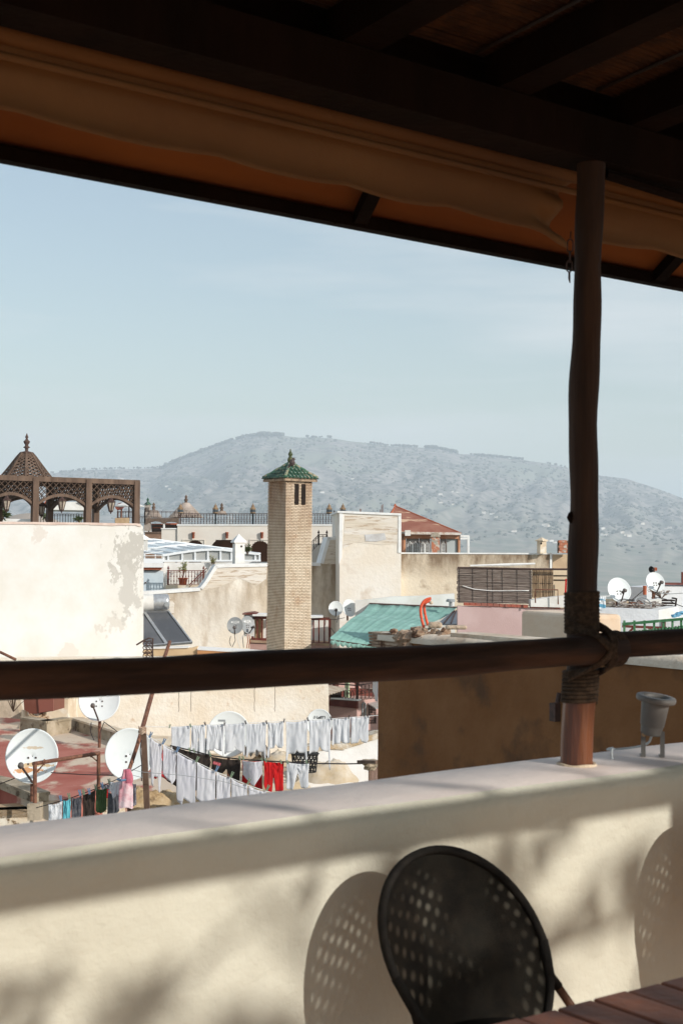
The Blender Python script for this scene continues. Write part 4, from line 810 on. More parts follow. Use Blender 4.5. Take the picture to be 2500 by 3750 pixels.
def reeds(nm, lab, pl, x0, x1, yt, yb, mat, vert, rows, slope=0.0, thk=.016):
    t = thing(nm, lab, 'reed screen', pl.pt((x0 + x1) / 2, yb)); b = MB(); random.seed(int(x0))
    for i in range(rows):
        f = (i + .5) / rows
        if vert:
            x = x0 + (x1 - x0) * f; pts = [pl.pt(x + random.uniform(-1, 1), yt + random.uniform(-4, 3), random.uniform(-.01, .01)), pl.pt(x + random.uniform(-1, 1), (yt + yb) / 2, random.uniform(-.02, .02)), pl.pt(x + random.uniform(-1.5, 1.5), yb + random.uniform(-6, 6), random.uniform(-.01, .01))]
        else:
            y = yt + (yb - yt) * f; xs_ = [x0 + random.uniform(-5, 2)] + [x0 + (x1 - x0) * q for q in (.25, .5, .75)] + [x1 + random.uniform(-3, 3)]
            pts = [pl.pt(x, y + slope * (x - x0) + random.uniform(-1.2, 1.2), random.uniform(-.015, .015)) for x in xs_]
        b.tube(pts, thk * random.uniform(.6, 1.2), 4)
    b.build('reeds', mat, t)
    b = MB()
    if not vert:
        for f in (.02, .2, .4, .47, .6, .8, .98):
            x = x0 + (x1 - x0) * f; b.tube([pl.pt(x, yt, .02), pl.pt(x + 1, yb, .02)], .008, 4)
    else:
        for f in (.2, .5, .8): y = yt + (yb - yt) * f; b.tube([pl.pt(x0, y, .02), pl.pt(x1, y, .02)], .007, 4)
    b.build('binding_wire', m_wire, t)
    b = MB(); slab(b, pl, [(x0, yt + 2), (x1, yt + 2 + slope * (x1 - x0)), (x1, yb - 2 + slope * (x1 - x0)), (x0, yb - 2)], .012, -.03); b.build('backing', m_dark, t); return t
m_reedg = M('grey_reed', (.16, .12, .10), (.34, .29, .25), 14, .35, .7, (.2, .2, 3), rough=.9); m_reedy = M('straw_reed', (.46, .34, .22), (.30, .20, .12), 14, .35, .7, (3, 3, .2), rough=.9)
PRE = Pl(1675, 43.6, -2)
t = reeds('reed_screen', 'grey weathered reed screen of horizontal canes above the pink wall', PRE, 1675, 1945, 2082, 2206, m_reedg, False, 52, .022)
cable('cable', 'white cable sagging across the grey reed screen', [PRE.pt(1692, 2145, .05), PRE.pt(1735, 2158, .05), PRE.pt(1800, 2164, .05), PRE.pt(1935, 2163, .05)], .014, m_trim)
t = reeds('reed_screen', 'straw coloured reed screen of upright canes right of the grey one', Pl(1947, 43.7, -2), 1947, 2024, 2085, 2188, m_reedy, True, 30)
t = thing('screen_rail', 'white splintered pole with dark bar along the top of the reed screens', 'pole', PRE.pt(1850, 2080)); MB().tube([PRE.pt(1674, 2079), PRE.pt(1950, 2084), PRE.pt(2090, 2085)], .035, 6).build('bar', m_iron, t)
MB().tube([PRE.pt(1720, 2079, .06) + V(0, 0, .06), PRE.pt(1860, 2074, .06) + V(0, 0, .05), PRE.pt(1958, 2070, .06) + V(0, 0, .05)], [.03, .05, .03], 6).build('pole', m_trim, t)
PCW = Pl(2020, 44.5, 0); t = thing('cream_hut', 'cream board wall with dark slots between straw screen and wooden post', 'hut', PCW.pt(2050, 2200))
b = MB(); slab(b, PCW, [(2024, 2088), (2160, 2088), (2160, 2190), (2024, 2190)], .3); b.build('wall', M('cream_board', (.72, .58, .40), (.66, .52, .36), 1), t)
b = MB()
for y in (2106, 2122): slab(b, PCW, [(2026, y), (2160, y + 1), (2160, y + 4), (2026, y + 4)], .05, .02)
b.build('slot', m_dark, t)
o_ = MB(); slab(o_, PCW, [(2069, 2120), (2074, 2120), (2072, 2180), (2066, 2180)], .05, .3); o_.build('red_banner', M('red_cloth', (.55, .02, .02)), label='narrow strip of red cloth just left of the wooden post', cat='cloth')
PF = Pl(1960, 42.6, 0); t = thing('rebar_frame', 'thin rusty metal frame before the straw reed screen', 'frame', PF.pt(1958, 2212)); b = MB(); b.tube(PF.pts([(1959, 2208), (1958, 2159), (2041, 2160), (2042, 2213)]), .022, 5); b.build('bar', m_rust, t)
b = MB(); slab(b, Pl(1942, 42.8, 0), [(1942, 2198), (1990, 2190), (2066, 2182), (2120, 2180), (2120, 2226), (1942, 2222)], .5); b.build('white_wall', m_white, label='low whitewashed wall below the thin rusty frame', cat='wall')
# ---- tan rendered block, half shaded, behind the post
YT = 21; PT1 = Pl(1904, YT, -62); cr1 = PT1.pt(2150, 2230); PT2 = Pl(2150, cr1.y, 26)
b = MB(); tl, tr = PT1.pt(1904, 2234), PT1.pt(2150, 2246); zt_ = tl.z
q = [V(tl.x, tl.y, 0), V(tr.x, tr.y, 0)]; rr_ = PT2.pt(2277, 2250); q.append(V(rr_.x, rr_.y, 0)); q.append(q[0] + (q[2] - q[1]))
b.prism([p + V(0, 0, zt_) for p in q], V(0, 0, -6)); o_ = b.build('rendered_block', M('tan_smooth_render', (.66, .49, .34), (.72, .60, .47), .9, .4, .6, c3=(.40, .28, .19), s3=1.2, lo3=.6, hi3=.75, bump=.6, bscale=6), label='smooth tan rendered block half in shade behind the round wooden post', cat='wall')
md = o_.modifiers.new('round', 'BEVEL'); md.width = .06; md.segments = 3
# ---- right hand roofs
YW = 36; PWR = Pl(2200, YW, -6)
m_wb = M('rough_whitewash', (.74, .75, .76), (.66, .67, .68), 1, .4, .65, c3=(.42, .36, .32), s3=6, lo3=.68, hi3=.76, bump=.9, bscale=8)
t = thing('roof_parapet', 'rough whitewashed parapet below the two white dishes on the right', 'wall', PWR.pt(2300, 2290))
b = MB(); slab(b, PWR, [(2190, 2226), (2260, 2228), (2410, 2234), (2410, 2460), (2190, 2460)], .5); b.build('wall', m_wb, t)
PWR2 = Pl(2410, PWR.pt(2410, 2230).y, 30); b = MB(); slab(b, PWR2, [(2410, 2234), (2480, 2221), (2484, 2232), (2484, 2300), (2410, 2300)], .4); b.build('lit_return', m_white, t)
dish(2266, 2160, 46, 37.5, 14, 22, 'large white satellite dish on the right rooftop, nearer the wooden post', polez=zat(2228, 37.5), arm=(0, -1), shift=-.05, grp='dishes on the right rooftop', sq=1.05)
dish(2398, 2131, 37, 39, 14, 22, 'white satellite dish on the right rooftop below a red camera shaped box', polez=zat(2235, 39), arm=(0, -1), shift=.1, grp='dishes on the right rooftop', sq=1.03)
t = thing('horn_speaker', 'small red and black horn on the pole top above the right dish', 'horn', P(2390, 2086, 39.2)); MB().box(P(2396, 2084, 39.2), (.1, .1, .09)).build('body', m_terra, t); MB().lathe([(.05, 0), (.09, .1), (.085, .1), (.02, .02)], P(2391, 2085, 39.2), V(-.8, -.6, 0), 12).build('mouth', m_black, t); MB().tube([P(2393, 2090, 39.2), P(2396, 2230, 39.2)], .02, 6).build('pole', m_rust, t)
MB().tube([P(2359, 2145, 38), P(2359, 2178, 38)], .05, 10).build('red_pipe', m_terra, label='short upright red pipe left of the right hand dish', cat='pipe')
PRH = Pl(2430, 44, 10); t = thing('right_house', 'rough white house with dark red coping at the right edge of the view', 'house', PRH.pt(2470, 2260))
b = MB(); slab(b, PRH, [(2366, 2152), (2440, 2146), (2700, 2146), (2700, 2600), (2366, 2600)], 1.5); b.build('wall', m_wb, t)
b = MB(); slab(b, PRH, [(2432, 2135), (2700, 2138), (2700, 2144), (2432, 2142)], 1.0, .08); b.build('coping', m_maroon, t)
MB().bar(PRH.pt(2499, 2138), PRH.pt(2499, 2095), .1, .1).build('corner_post', m_maroon, t)
# bicycle lying among the clutter
def wheel(c, r, nrm, mat, par, nm):
    b = MB(); x, y = frame(nrm); b.tube([c + (x * math.cos(a * math.pi / 12) + y * math.sin(a * math.pi / 12)) * r for a in range(25)], .018, 5, False)
    for i in range(12): a = i * math.pi / 6; b.tube([c, c + (x * math.cos(a) + y * math.sin(a)) * r], .004, 3)
    b.build(nm, mat, par)
t = thing('bicycle', 'old bicycle lying on its side on the cluttered right rooftop', 'bicycle', P(2330, 2220, 37.5)); nb = V(.15, -.75, .62).normalized(); wc = P(2352, 2211, 37.5); wheel(wc, .22, nb, m_grey, t, 'wheel'); wheel(P(2288, 2216, 37.3), .2, nb, m_grey, t, 'wheel')
q = [P(2288, 2216, 37.3), P(2306, 2206, 37.2), P(2330, 2207, 37.2), P(2318, 2218, 37.2)]; b = MB(); b.tube([q[0], q[1], q[2], q[3], q[1]], .02, 5).tube([q[0], q[3]], .018, 5).tube([q[2], wc], .018, 5).tube([q[2], P(2334, 2200, 37.2), P(2342, 2201, 37.1)], .014, 5); b.build('frame', m_rust, t)
MB().box(q[1] + V(0, 0, .06), (.18, .08, .04)).build('saddle', m_black, t)
random.seed(11); b = MB()
for i in range(90):
    x = random.uniform(2240, 2400); y = 2226 - random.random() ** 2 * 24; Y = random.uniform(36.9, 38.6); p = P(x, y, Y); e = p + V(random.gauss(0, .28), random.gauss(0, .2), random.gauss(0, .06)); b.tube([p, e], random.uniform(.006, .022), 4)
b.build('scrap_metal', M('scrap_mix', (.10, .06, .045), (.50, .46, .42), 9, .4, .6, rough=.7), kind='stuff', label='tangle of thin scrap rods and branches on the right rooftop', cat='scrap')
t = thing('wooden_crate', 'broken dark slatted crate behind the right dish pole', 'crate', P(2430, 2228, 39.3)); b = MB(); c = P(2430, 2213, 39.3)
for i in range(4): b.bar(c + V(-.3, -.15, -.1 + i * .07), c + V(.26, -.15, -.13 + i * .08), .015, .045).bar(c + V(-.3, .15, -.1 + i * .07), c + V(.26, .15, -.13 + i * .08), .015, .045)
for x in (-.3, .26): b.bar(c + V(x, -.16, -.14), c + V(x + .04, -.16, .18), .04, .04).bar(c + V(x, -.16, .17), c + V(x, .16, .17), .04, .04)
b.build('slats', m_dark, t)
MB().box(P(2385, 2203, 38.6), (.45, .4, .12), V(.97, .1, .1).normalized()).build('white_tray', m_white, label='upturned white tray behind the lying bicycle', cat='tray')
for i, (pp, Y) in enumerate([([(2395, 2170), (2450, 2175), (2500, 2172)], 39), ([(2390, 2185), (2440, 2195), (2480, 2215), (2500, 2222)], 39), ([(2330, 2205), (2300, 2200), (2268, 2190)], 37.6), ([(2310, 2199), (2350, 2165), (2366, 2150)], 38.4), ([(2400, 2195), (2412, 2210), (2418, 2228)], 38.8)]):
    cable('rooftop_cable', 'slack cables strung between the dishes on the right rooftop', [P(x, y, Y) for x, y in pp], .011, m_wire if i % 2 else m_grey, 'cables on the right rooftop')
pot_plant('dry_weeds', P(2420, 2192, 40), .3, .5, 'dry brown weeds by the wall behind the right hand dish', 150, ls=.08, leafmat=M('dry_leaf', (.26, .2, .14), (.18, .12, .09), 9))
b = MB(); slab(b, Pl(2215, 40, 0), [(2215, 2195), (2300, 2192), (2300, 2232), (2215, 2232)], .3); b.build('tan_wall', m_cream, label='low tan wall behind the blue striped cloth', cat='wall')
# green window grille with awning bar
YG = 33; PGR = Pl(2276, YG, -16); t = thing('green_railing', 'green painted railing with mesh at the right, above the rail', 'railing', PGR.pt(2400, 2350)); m_gp = M('green_paint', (.05, .17, .07), (.16, .30, .17), 5, .5, .7, rough=.5)
b = MB(); b.prism(PGR.pts([(2276, 2281), (2500, 2262), (2700, 2250), (2700, 2268), (2500, 2272), (2276, 2291)]), -PGR.n * .12); b.build('top_beam', m_gp, t)
b = MB()
for x in (2284, 2321, 2358, 2393, 2427, 2460, 2492, 2525): b.bar(PGR.pt(x, 2272, -.05), PGR.pt(x, 2345, -.05), .045, .045)
b.tube([PGR.pt(x, 2322 - (x - 2276) * .11) for x in (2276, 2350, 2430, 2520, 2600)], .035, 6); b.build('posts', m_gp, t)
b = MB()
for i in range(17):
    c = PGR.pt(2282 + i * 17, 2332 - i * 1.7, -.02); b.tube([c + V(math.cos(a * .7) * .045, 0, math.sin(a * .7) * .06) for a in range(10)], .011, 4)
for i in range(24): c = PGR.pt(2280 + i * 12, 2321 - i * 1.3); b.box(c, (.03, .1, .09))
b.build('ring_mesh', m_gp, t)
PGB = Pl(2276, 34.5, -8); t = thing('shed_wall', 'patchy white shed wall with brown door frame behind the green railing', 'shed', PGB.pt(2400, 2350)); b = MB(); slab(b, PGB, [(2262, 2280), (2700, 2270), (2700, 2600), (2262, 2600)], .3); b.build('wall', m_wb, t)
b = MB(); slab(b, PGB, [(2420, 2272), (2436, 2272), (2436, 2300), (2420, 2300)], .1, .03); b.build('door', m_woodb, t)
b = MB(); b.bar(PGB.pt(2276, 2293, .2), PGB.pt(2440, 2300, .2), .06, .06).bar(PGB.pt(2300, 2316, .2), PGB.pt(2320, 2296, .2), .05, .05).bar(PGB.pt(2372, 2298, .2), PGB.pt(2388, 2314, .2), .05, .05); b.build('brace', m_maroon, t)

# ================================================================ cloth
def garment(nm, lab, A, B, prof, mat, grp=None, folds=5, amp=.05, cat='laundry', pinch=.03, seed=1, width=40, hgt=1.0, parent=None, cuff=None):
    # hangs from A to B; prof = [(u, length)] lower edge; folds deepen towards the hem
    random.seed(seed * 7 + 1); u_ = (B - A); hor = V(u_.x, u_.y, 0).normalized(); nn = V(hor.y, -hor.x, 0); ph = random.uniform(0, 6); rows = 16; g = []
    def L(u):
        for (a, l), (c, m_) in zip(prof, prof[1:]):
            if a <= u <= c: return l + (m_ - l) * (u - a) / (c - a + 1e-9)
        return prof[-1][1]
    for i in range(rows + 1):
        v_ = i / rows; row = []
        for j in range(width + 1):
            u = j / width; l = L(u) * hgt; uu = .5 + (u - .5) * (1 - pinch * 2 * math.sin(v_ * math.pi * .9)); sag = -.02 * math.sin(u * math.pi)
            f = amp * .42 * (.2 + v_) * (math.sin(u * folds * 3.3 + ph + v_ * 2.1 + 2 * noise.noise(V(u * 2, v_, seed))) * .35 + noise.noise(V(u * folds * 1.3, v_ * 1.3, seed)) * 1.2)
            f += amp * .5 * (1 - v_) * noise.noise(V(u * folds * 3, v_ * 5 + u * 3, seed + 9))
            row.append(A + u_ * uu + V(0, 0, sag - l * v_ + (.012 * noise.noise(V(u * 8, seed, 3)) if v_ > .9 else 0)) + nn * f)
        g.append(row)
    b = MB(); b.sheet(g); o = b.build(nm, mat, parent, True, label=None if parent else lab, cat=None if parent else cat, group=None if parent else grp)
    md = o.modifiers.new('thick', 'SOLIDIFY'); md.thickness = .006; return o
def peg(p, mat, lab, grp, tilt=.3, s=1.0):
    s *= .62
    b = MB(); d = V(tilt, 0, 1).normalized(); x = V(1, 0, -tilt).normalized()
    for sg in (-1, 1): b.bar(p - d * .045 * s + x * sg * .007 * s, p + d * .05 * s + x * sg * .014 * s, .012 * s, .016 * s)
    b.box(p + d * .01 * s, (.03 * s, .02 * s, .012 * s), x, V(0, 1, 0), d); b.build('clothes_peg', mat, label=lab, cat='clothes peg', group=grp)
m_wc = thin(M('white_cotton', (.80, .81, .83), (.74, .76, .79), 2, rough=.95), .3); m_wc2 = thin(M('offwhite_cotton', (.76, .76, .79), (.70, .70, .75), 2, rough=.95), .3)
m_bk = M('black_cotton', (.03, .022, .018), (.045, .032, .026), 5, rough=1, bump=.4, bscale=60); m_red = thin(M('red_cotton', (.62, .015, .015), (.50, .01, .015), 4, rough=.9), .15)
m_pg = M('peg_green', (.18, .24, .16)); m_pb = M('peg_blue', (.14, .22, .34)); m_pd = M('peg_dark', (.06, .05, .05))
G = lambda x, y: (500 + x / 1.742, 2400 + y / 1.742)      # lower-middle crop to photo pixels
YU = 28.0
def GP(x, y, Y): return P(*G(x, y), Y)
sh = lambda h, s1=0, s2=0, neck=.12: [(0, h + s1), (.07, h + s1), (.11, h), (.30, h * .98), (.42, h * (1 - neck * .2)), (.5, h * (1 - neck)), (.62, h * (1 - neck * .3)), (.8, h), (.9, h * 1.02), (.94, h + s2), (1, h + s2)]
UP = [(222, 455, 345, 445, 150, 0, 0), (348, 447, 440, 440, 175, 20, -70), (446, 440, 560, 438, 165, 0, 35), (563, 436, 694, 428, 180, 10, 30), (700, 434, 829, 425, 185, 30, 60), (836, 428, 940, 420, 165, 60, -10), (952, 423, 1092, 412, 205, 45, 55), (1100, 412, 1240, 402, 205, 10, 120), (1246, 402, 1362, 395, 160, 10, 0), (1366, 393, 1482, 386, 165, 5, -10)]
px_m = YU / FP / 1.742
for i, (x0, y0, x1, y1, h, s1, s2) in enumerate(UP):
    nm_ = 'shorts' if i == 1 else 'undershirt'; lab = 'white %s, %s from the left on the upper washing line' % ('long johns' if i == 1 else 'undershirt', ORD[i]) if i < 9 else 'white undershirt at the right end of the upper washing line'
    hh = h * px_m; pr = sh(hh, s1 * px_m, s2 * px_m, .2 if i % 2 else .12)
    if i == 1: pr = [(0, hh), (.42, hh * 1.05), (.5, hh * .45), (.56, hh * .45), (.6, hh * 1.0), (1, hh * 1.1)]
    garment('white_undershirt' if i != 1 else 'white_long_johns', lab, GP(x0, y0, YU), GP(x1, y1, YU), pr, m_wc, 'white laundry on the upper line', folds=2 + i % 3, amp=.05, seed=i + 1)
UPL = [(50, 455), (205, 457), (345, 450), (440, 442), (560, 440), (697, 430), (829, 427), (940, 420), (1092, 413), (1240, 404), (1352, 396), (1475, 388), (1560, 381)]
cable('washing_line', 'thin white washing line holding the upper row of white undershirts', [GP(x, y, YU) for x, y in UPL], .006, m_trim, None, 'washing line')
for i, (x, y) in enumerate([(212, 452), (345, 448), (438, 436), (561, 436), (696, 428), (829, 427), (940, 416), (1092, 408), (1240, 402), (1353, 392), (1473, 386)]): peg(GP(x, y, YU - .05), m_pg if i < 2 else m_pd, 'dark clothes peg on the upper washing line', 'pegs on the upper line', -.3 if i % 3 else .2, 1.3)
YF = 20.5; pf = YF / FP / 1.742      # front line
FR = [(85, 520, 163, 566, 270, 225, [0, .7]), (170, 568, 252, 612, 230, 225, 0), (258, 616, 380, 678, 290, 270, 1), (386, 680, 505, 742, 235, 225, 0), (511, 744, 600, 782, 220, 200, 0), (606, 784, 708, 828, 200, 180, 0), (716, 832, 830, 868, 180, 160, 0)]
for i, (x0, y0, x1, y1, h0, h1, kk) in enumerate(FR):
    h = h0 * pf
    pr = [[(0, .62 * h), (.14, .72 * h), (.2, 1.05 * h), (.34, 1.08 * h), (.38, .82 * h), (.74, .8 * h), (.78, 1.18 * h), (.9, 1.1 * h), (1, .62 * h)], [(0, .8 * h), (.4, .86 * h), (.62, .84 * h), (.7, .95 * h), (.95, .8 * h), (1, .75 * h)], [(0, .92 * h), (.05, 1.05 * h), (.3, 1.08 * h), (.36, .9 * h), (.7, .93 * h), (.78, 1.02 * h), (1, .95 * h)], [(0, h), (.35, .97 * h), (.7, 1.0 * h), (1, .98 * h)]][min(i, 3)]
    garment('white_undershirt', 'white undershirt, %s from the wooden pole on the front washing line' % ORD[i], GP(x0, y0, YF), GP(x1, y1, YF), pr, m_wc2, 'white laundry on the front line', folds=2, amp=.04, seed=30 + i, pinch=.01)
cable('washing_line', 'thin sloping line holding the nearest row of white undershirts', [GP(40, 480, YF), GP(85, 520, YF), GP(165, 566, YF), GP(255, 613, YF), GP(383, 680, YF), GP(508, 742, YF), GP(603, 782, YF), GP(712, 830, YF), GP(835, 868, YF), GP(930, 890, YF)], .005, m_trim, None, 'washing line')
for i, (x, y) in enumerate([(90, 508), (175, 550), (263, 600), (388, 664), (513, 724), (608, 762), (716, 806), (837, 846)]): peg(GP(x, y, YF - .04), m_pb if i in (0, 1, 2, 4) else m_pg, 'blue or green clothes peg on the sloping front line', 'pegs on the front line', .45, 1.5)
for pts_, lab in (([(-60, 720), (40, 745), (300, 765), (560, 805), (760, 870)], 'thin bare line sagging across the front row of undershirts'), ([(-60, 755), (40, 780)], 'short bare line left of the wooden pole')):
    cable('bare_line', lab, [GP(x, y, YF - .5) for x, y in pts_], .004, m_grey, None, 'washing line')
YM = 25.0; pm = YM / FP / 1.742
cable('washing_line', 'dark twisted line holding the black, red and white clothes', [GP(x, y, YM) for x, y in [(215, 575), (345, 605), (480, 640), (660, 662), (810, 672), (960, 680), (1090, 688), (1200, 690), (1340, 692), (1530, 688)]], .012, m_wire, None, 'washing line')
garment('black_garment', 'long black garment stretched along the middle line behind the front row', GP(225, 578, YM), GP(478, 640, YM), [(0, 10 * pm), (.2, 60 * pm), (.5, 120 * pm), (.9, 140 * pm), (1, 40 * pm)], m_bk, folds=4, seed=50)
o_ = garment('black_trousers', 'black trousers with small pink mark on the middle washing line', GP(476, 646, YM), GP(665, 665, YM), [(0, 80 * pm), (.25, 95 * pm), (.4, 90 * pm), (.52, 60 * pm), (.62, 100 * pm), (.85, 140 * pm), (.98, 130 * pm), (1, 20 * pm)], m_bk, folds=3, seed=51)
MB().box(GP(513, 690, YM - .09), (.13, .006, .05), V(1, 0, -.3).normalized(), V(0, 1, 0), V(.3, 0, 1).normalized()).build('pink_mark', M('pink_print', (.55, .14, .16), (.3, .05, .06), 30), o_)
o_ = garment('red_shorts', 'red cloth hanging behind the white vest on the middle line', GP(672, 668, YM + .1), GP(806, 672, YM + .1), [(0, 135 * pm), (.5, 150 * pm), (1, 185 * pm)], m_red, folds=3, seed=52)
garment('white_vest', 'pinkish white vest, pointed below, overlapping the red cloth', GP(676, 670, YM - .1), GP(806, 674, YM - .1), [(0, 90 * pm), (.2, 112 * pm), (.45, 145 * pm), (.6, 150 * pm), (.8, 110 * pm), (1, 80 * pm)], m_wc2, folds=3, seed=53)
garment('red_trousers', 'bright red trousers on the middle washing line', GP(812, 674, YM), GP(940, 680, YM), [(0, 150 * pm), (.12, 190 * pm), (.42, 190 * pm), (.47, 95 * pm), (.52, 95 * pm), (.6, 180 * pm), (.95, 185 * pm), (1, 175 * pm)], m_red, folds=3, seed=54, amp=.06)
garment('white_trousers', 'white trousers right of the bright red trousers', GP(955, 680, YM), GP(1100, 690, YM), [(0, 170 * pm), (.08, 172 * pm), (.3, 168 * pm), (.46, 70 * pm), (.52, 60 * pm), (.66, 150 * pm), (.95, 155 * pm), (1, 140 * pm)], m_wc, folds=3, seed=55, amp=.06)
garment('dark_garment', 'dark red and black clothes glimpsed between the front undershirts and the pole', GP(95, 560, 23.5), GP(262, 640, 23.5), [(0, 250 * pf), (.2, 235 * pf), (.3, 190 * pf), (.7, 210 * pf), (1, 230 * pf)], M('black_red_cloth', (.03, .018, .015), (.40, .02, .02), 3.2, .58, .6), folds=4, seed=56)
garment('black_garment', 'black clothes seen in the gaps of the lower front row', GP(360, 690, 23.5), GP(600, 800, 23.5), [(0, 190 * pf), (.4, 150 * pf), (.7, 170 * pf), (1, 60 * pf)], m_bk, folds=4, seed=57)
for i, (x, y) in enumerate([(338, 602), (368, 608), (470, 632), (658, 655), (680, 655), (800, 668), (824, 670), (922, 680), (963, 682), (1084, 680)]): peg(GP(x, y, YM - .06), m_pg, 'green clothes peg on the dark middle line', 'pegs on the middle line', -.35, 1.3)
# lower left line of mixed clothes
LF = lambda x, y, Y: P(x / 2.24, 2350 + y / 2.24, Y); YL = 19.0; pl_ = YL / FP / 2.24
m_tw = M('white_towel', (.78, .80, .83), bump=.8, bscale=150); m_cy = M('cyan_cloth', (.10, .42, .50), (.14, .5, .58), 6); m_dj = M('dark_denim', (.06, .065, .08), (.11, .11, .12), 25); m_pf = M('green_puffer', (.035, .07, .02), (.05, .09, .03), 5, rough=.5); m_pk = M('pink_towelling', (.66, .22, .28), (.80, .62, .64), 3.5, .42, .55, bump=.6, bscale=120); m_gc = M('grey_tulle', (.12, .11, .13), (.2, .2, .22), 30)
for nm_, lab, x0, y0, x1, y1, h, mt in [('white_towel', 'white towel, leftmost cloth on the lower washing line', 400, 1335, 515, 1305, 150, m_tw), ('cyan_cloth', 'turquoise cloth beside the white towel', 518, 1300, 582, 1282, 170, m_cy), ('dark_jeans', 'dark grey jeans right of the turquoise cloth', 592, 1280, 672, 1262, 180, m_dj), ('black_jacket', 'black jacket between the dark jeans and the green puffer', 682, 1250, 785, 1212, 220, m_bk), ('green_puffer_jacket', 'dark green quilted jacket on the lower washing line', 788, 1205, 880, 1196, 190, m_pf), ('dark_garment', 'charcoal garment right of the green quilted jacket', 885, 1240, 985, 1215, 180, m_dj), ('red_garment', 'dark red garment peeping above the green quilted jacket', 845, 1205, 905, 1195, 70, m_red), ('grey_vest', 'thin grey vest above the charcoal garment', 838, 1165, 908, 1160, 100, m_gc), ('grey_skirt', 'patterned grey cloth right of the pink bathrobe', 1072, 1145, 1120, 1165, 180, m_gc)]:
    a = YL + (.25 if nm_ in ('red_garment', 'grey_vest', 'grey_skirt') else 0)
    garment(nm_, lab, LF(x0, y0, a), LF(x1, y1, a), [(0, h * pl_ * .95), (.3, h * pl_), (.7, h * pl_), (1, h * pl_ * .93)], mt, folds=3, amp=.05, seed=int(x0), width=24)
garment('white_blouse', 'small white blouse hanging left of the pink bathrobe', LF(905, 1150, YL - .15), LF(1000, 1130, YL - .15), [(0, 60 * pl_), (.1, 80 * pl_), (.3, 130 * pl_), (.6, 100 * pl_), (.8, 120 * pl_), (1, 60 * pl_)], m_wc, folds=3, seed=80)
t = thing('pink_bathrobe', 'pink and white bathrobe hanging by the wooden line pole', 'laundry', LF(1030, 1360, YL - .2)); g = []
for i in range(15):
    v_ = i / 14; wd = (.35 + .65 * min(1, v_ * 2.2)) * 58 * pl_; c = LF(1034, 1050 + 312 * v_, YL - .25); g.append([c + V(wd * math.cos(a), .35 * wd * math.sin(a) * (1 + .35 * math.sin(a * 5 + i * .3)), .01 * math.sin(a * 3)) for a in [k_ * math.pi * 2 / 28 for k_ in range(29)]])
MB().sheet(g).build('robe', m_pk, t, True)
g = []
for i in range(8):
    v_ = i / 7; wd = (22 + 10 * math.sin(v_ * 2.6)) * pl_; c = LF(1048 + 14 * math.sin(v_ * 2), 1045 + 115 * v_, YL - .4); g.append([c + V(wd * math.cos(a), .5 * wd * math.sin(a), 0) for a in [k_ * math.pi / 7 for k_ in range(15)]])
MB().sheet(g).build('sleeve', M('pink_sleeve', (.68, .22, .29), (.6, .17, .23), 8, bump=.8, bscale=100), t, True)
b = MB(); b.tube([LF(965, 1128, YL - .35), LF(1000, 1138, YL - .42), LF(1045, 1130, YL - .4)], .016, 5); b.build('belt', m_pb, t)
cable('washing_line', 'lower washing line from the rusty frame to the wooden pole', [LF(300, 1362, YL), LF(400, 1335, YL), LF(590, 1280, YL), LF(790, 1205, YL), LF(960, 1130, YL), LF(1165, 1010, YL)], .006, m_wire, None, 'washing line')
for i, (x, y) in enumerate([(500, 1285), (570, 1268), (658, 1240), (688, 1232), (735, 1228), (788, 1195), (840, 1180), (900, 1150)]): peg(LF(x, y, YL - .05), m_pg if i % 2 else m_pb, 'clothes peg on the lower washing line among the dark clothes', 'pegs on the lower line', -.2, 1.4)
# wooden line pole and the long leaning rod
t = thing('line_pole', 'dark square wooden pole holding the washing lines', 'pole', P(533, 2960, 20.3)); b = MB(); b.bar(P(526, 2682, 20.3), P(541, 3000, 20.3), .075, .09); b.build('post', m_woodb, t)
b = MB()
for i in range(7): c = P(521 + i % 3, 2664 + i * 3.5, 20.25); b.tube([c + V(math.cos(a * .8) * .05, math.sin(a * .8) * .05, .012 * math.sin(a * 2 + i)) for a in range(9)], .009, 4)
b.build('rope_knot', M('old_rope', (.5, .38, .28), (.36, .24, .17), 20), t)
MB().tube([P(622, 2350, 24.2), P(556, 2545, 22.2), P(522, 2668, 20.9), P(503, 2730, 20.6), P(468, 2835, 20.2)], [.03, .035, .035, .03, .028], 7).build('leaning_rod', m_rust, label='long rusty rod leaning against the top of the wooden line pole', cat='rod')
cable('cable', 'loose black cable hanging beside the wooden line pole', [P(518, 2710, 20.2), P(514, 2745, 20.2), P(520, 2800, 20.2), P(519, 2860, 20.2)], .008, m_wire)
b = MB(); b.tube([P(0, 2387, 24), P(60, 2416, 24)], .025, 6); b.build('iron_rod', m_rust, label='rusty rod crossing the bottom of the white wall at far left', cat='rod')
# wire baskets
def basket(x0, x1, y0, y1, Y, lab, tall):
    t = thing('wire_basket', lab, 'basket', GP((x0 + x1) / 2, y1, Y), 'black wire baskets'); A, B = GP(x0, y0, Y), GP(x1, y0, Y); c = (A + B) / 2; wd = (B - A).length / 2; h = A.z - GP(x0, y1, Y).z; b = MB()
    nn_ = 18; rows_ = max(3, int(h / .09))
    for j in range(rows_ + 1):
        z = -h * j / rows_; rr = wd * (1 - .15 * j / rows_); b.tube([c + V(rr * math.cos(a * math.pi / 12), .6 * rr * math.sin(a * math.pi / 12), z) for a in range(25)], .012 if j else .03, 4, False)
    for i in range(nn_):
        for sg in (1, -1):
            a0 = i * 2 * math.pi / nn_; b.tube([c + V(wd * (1 - .15 * s_) * math.cos(a0 + sg * s_ * .8), .6 * wd * (1 - .15 * s_) * math.sin(a0 + sg * s_ * .8), -h * s_) for s_ in (0, .33, .66, 1)], .010, 4)
    b.build('wire_mesh', m_black, t); return t, c, wd
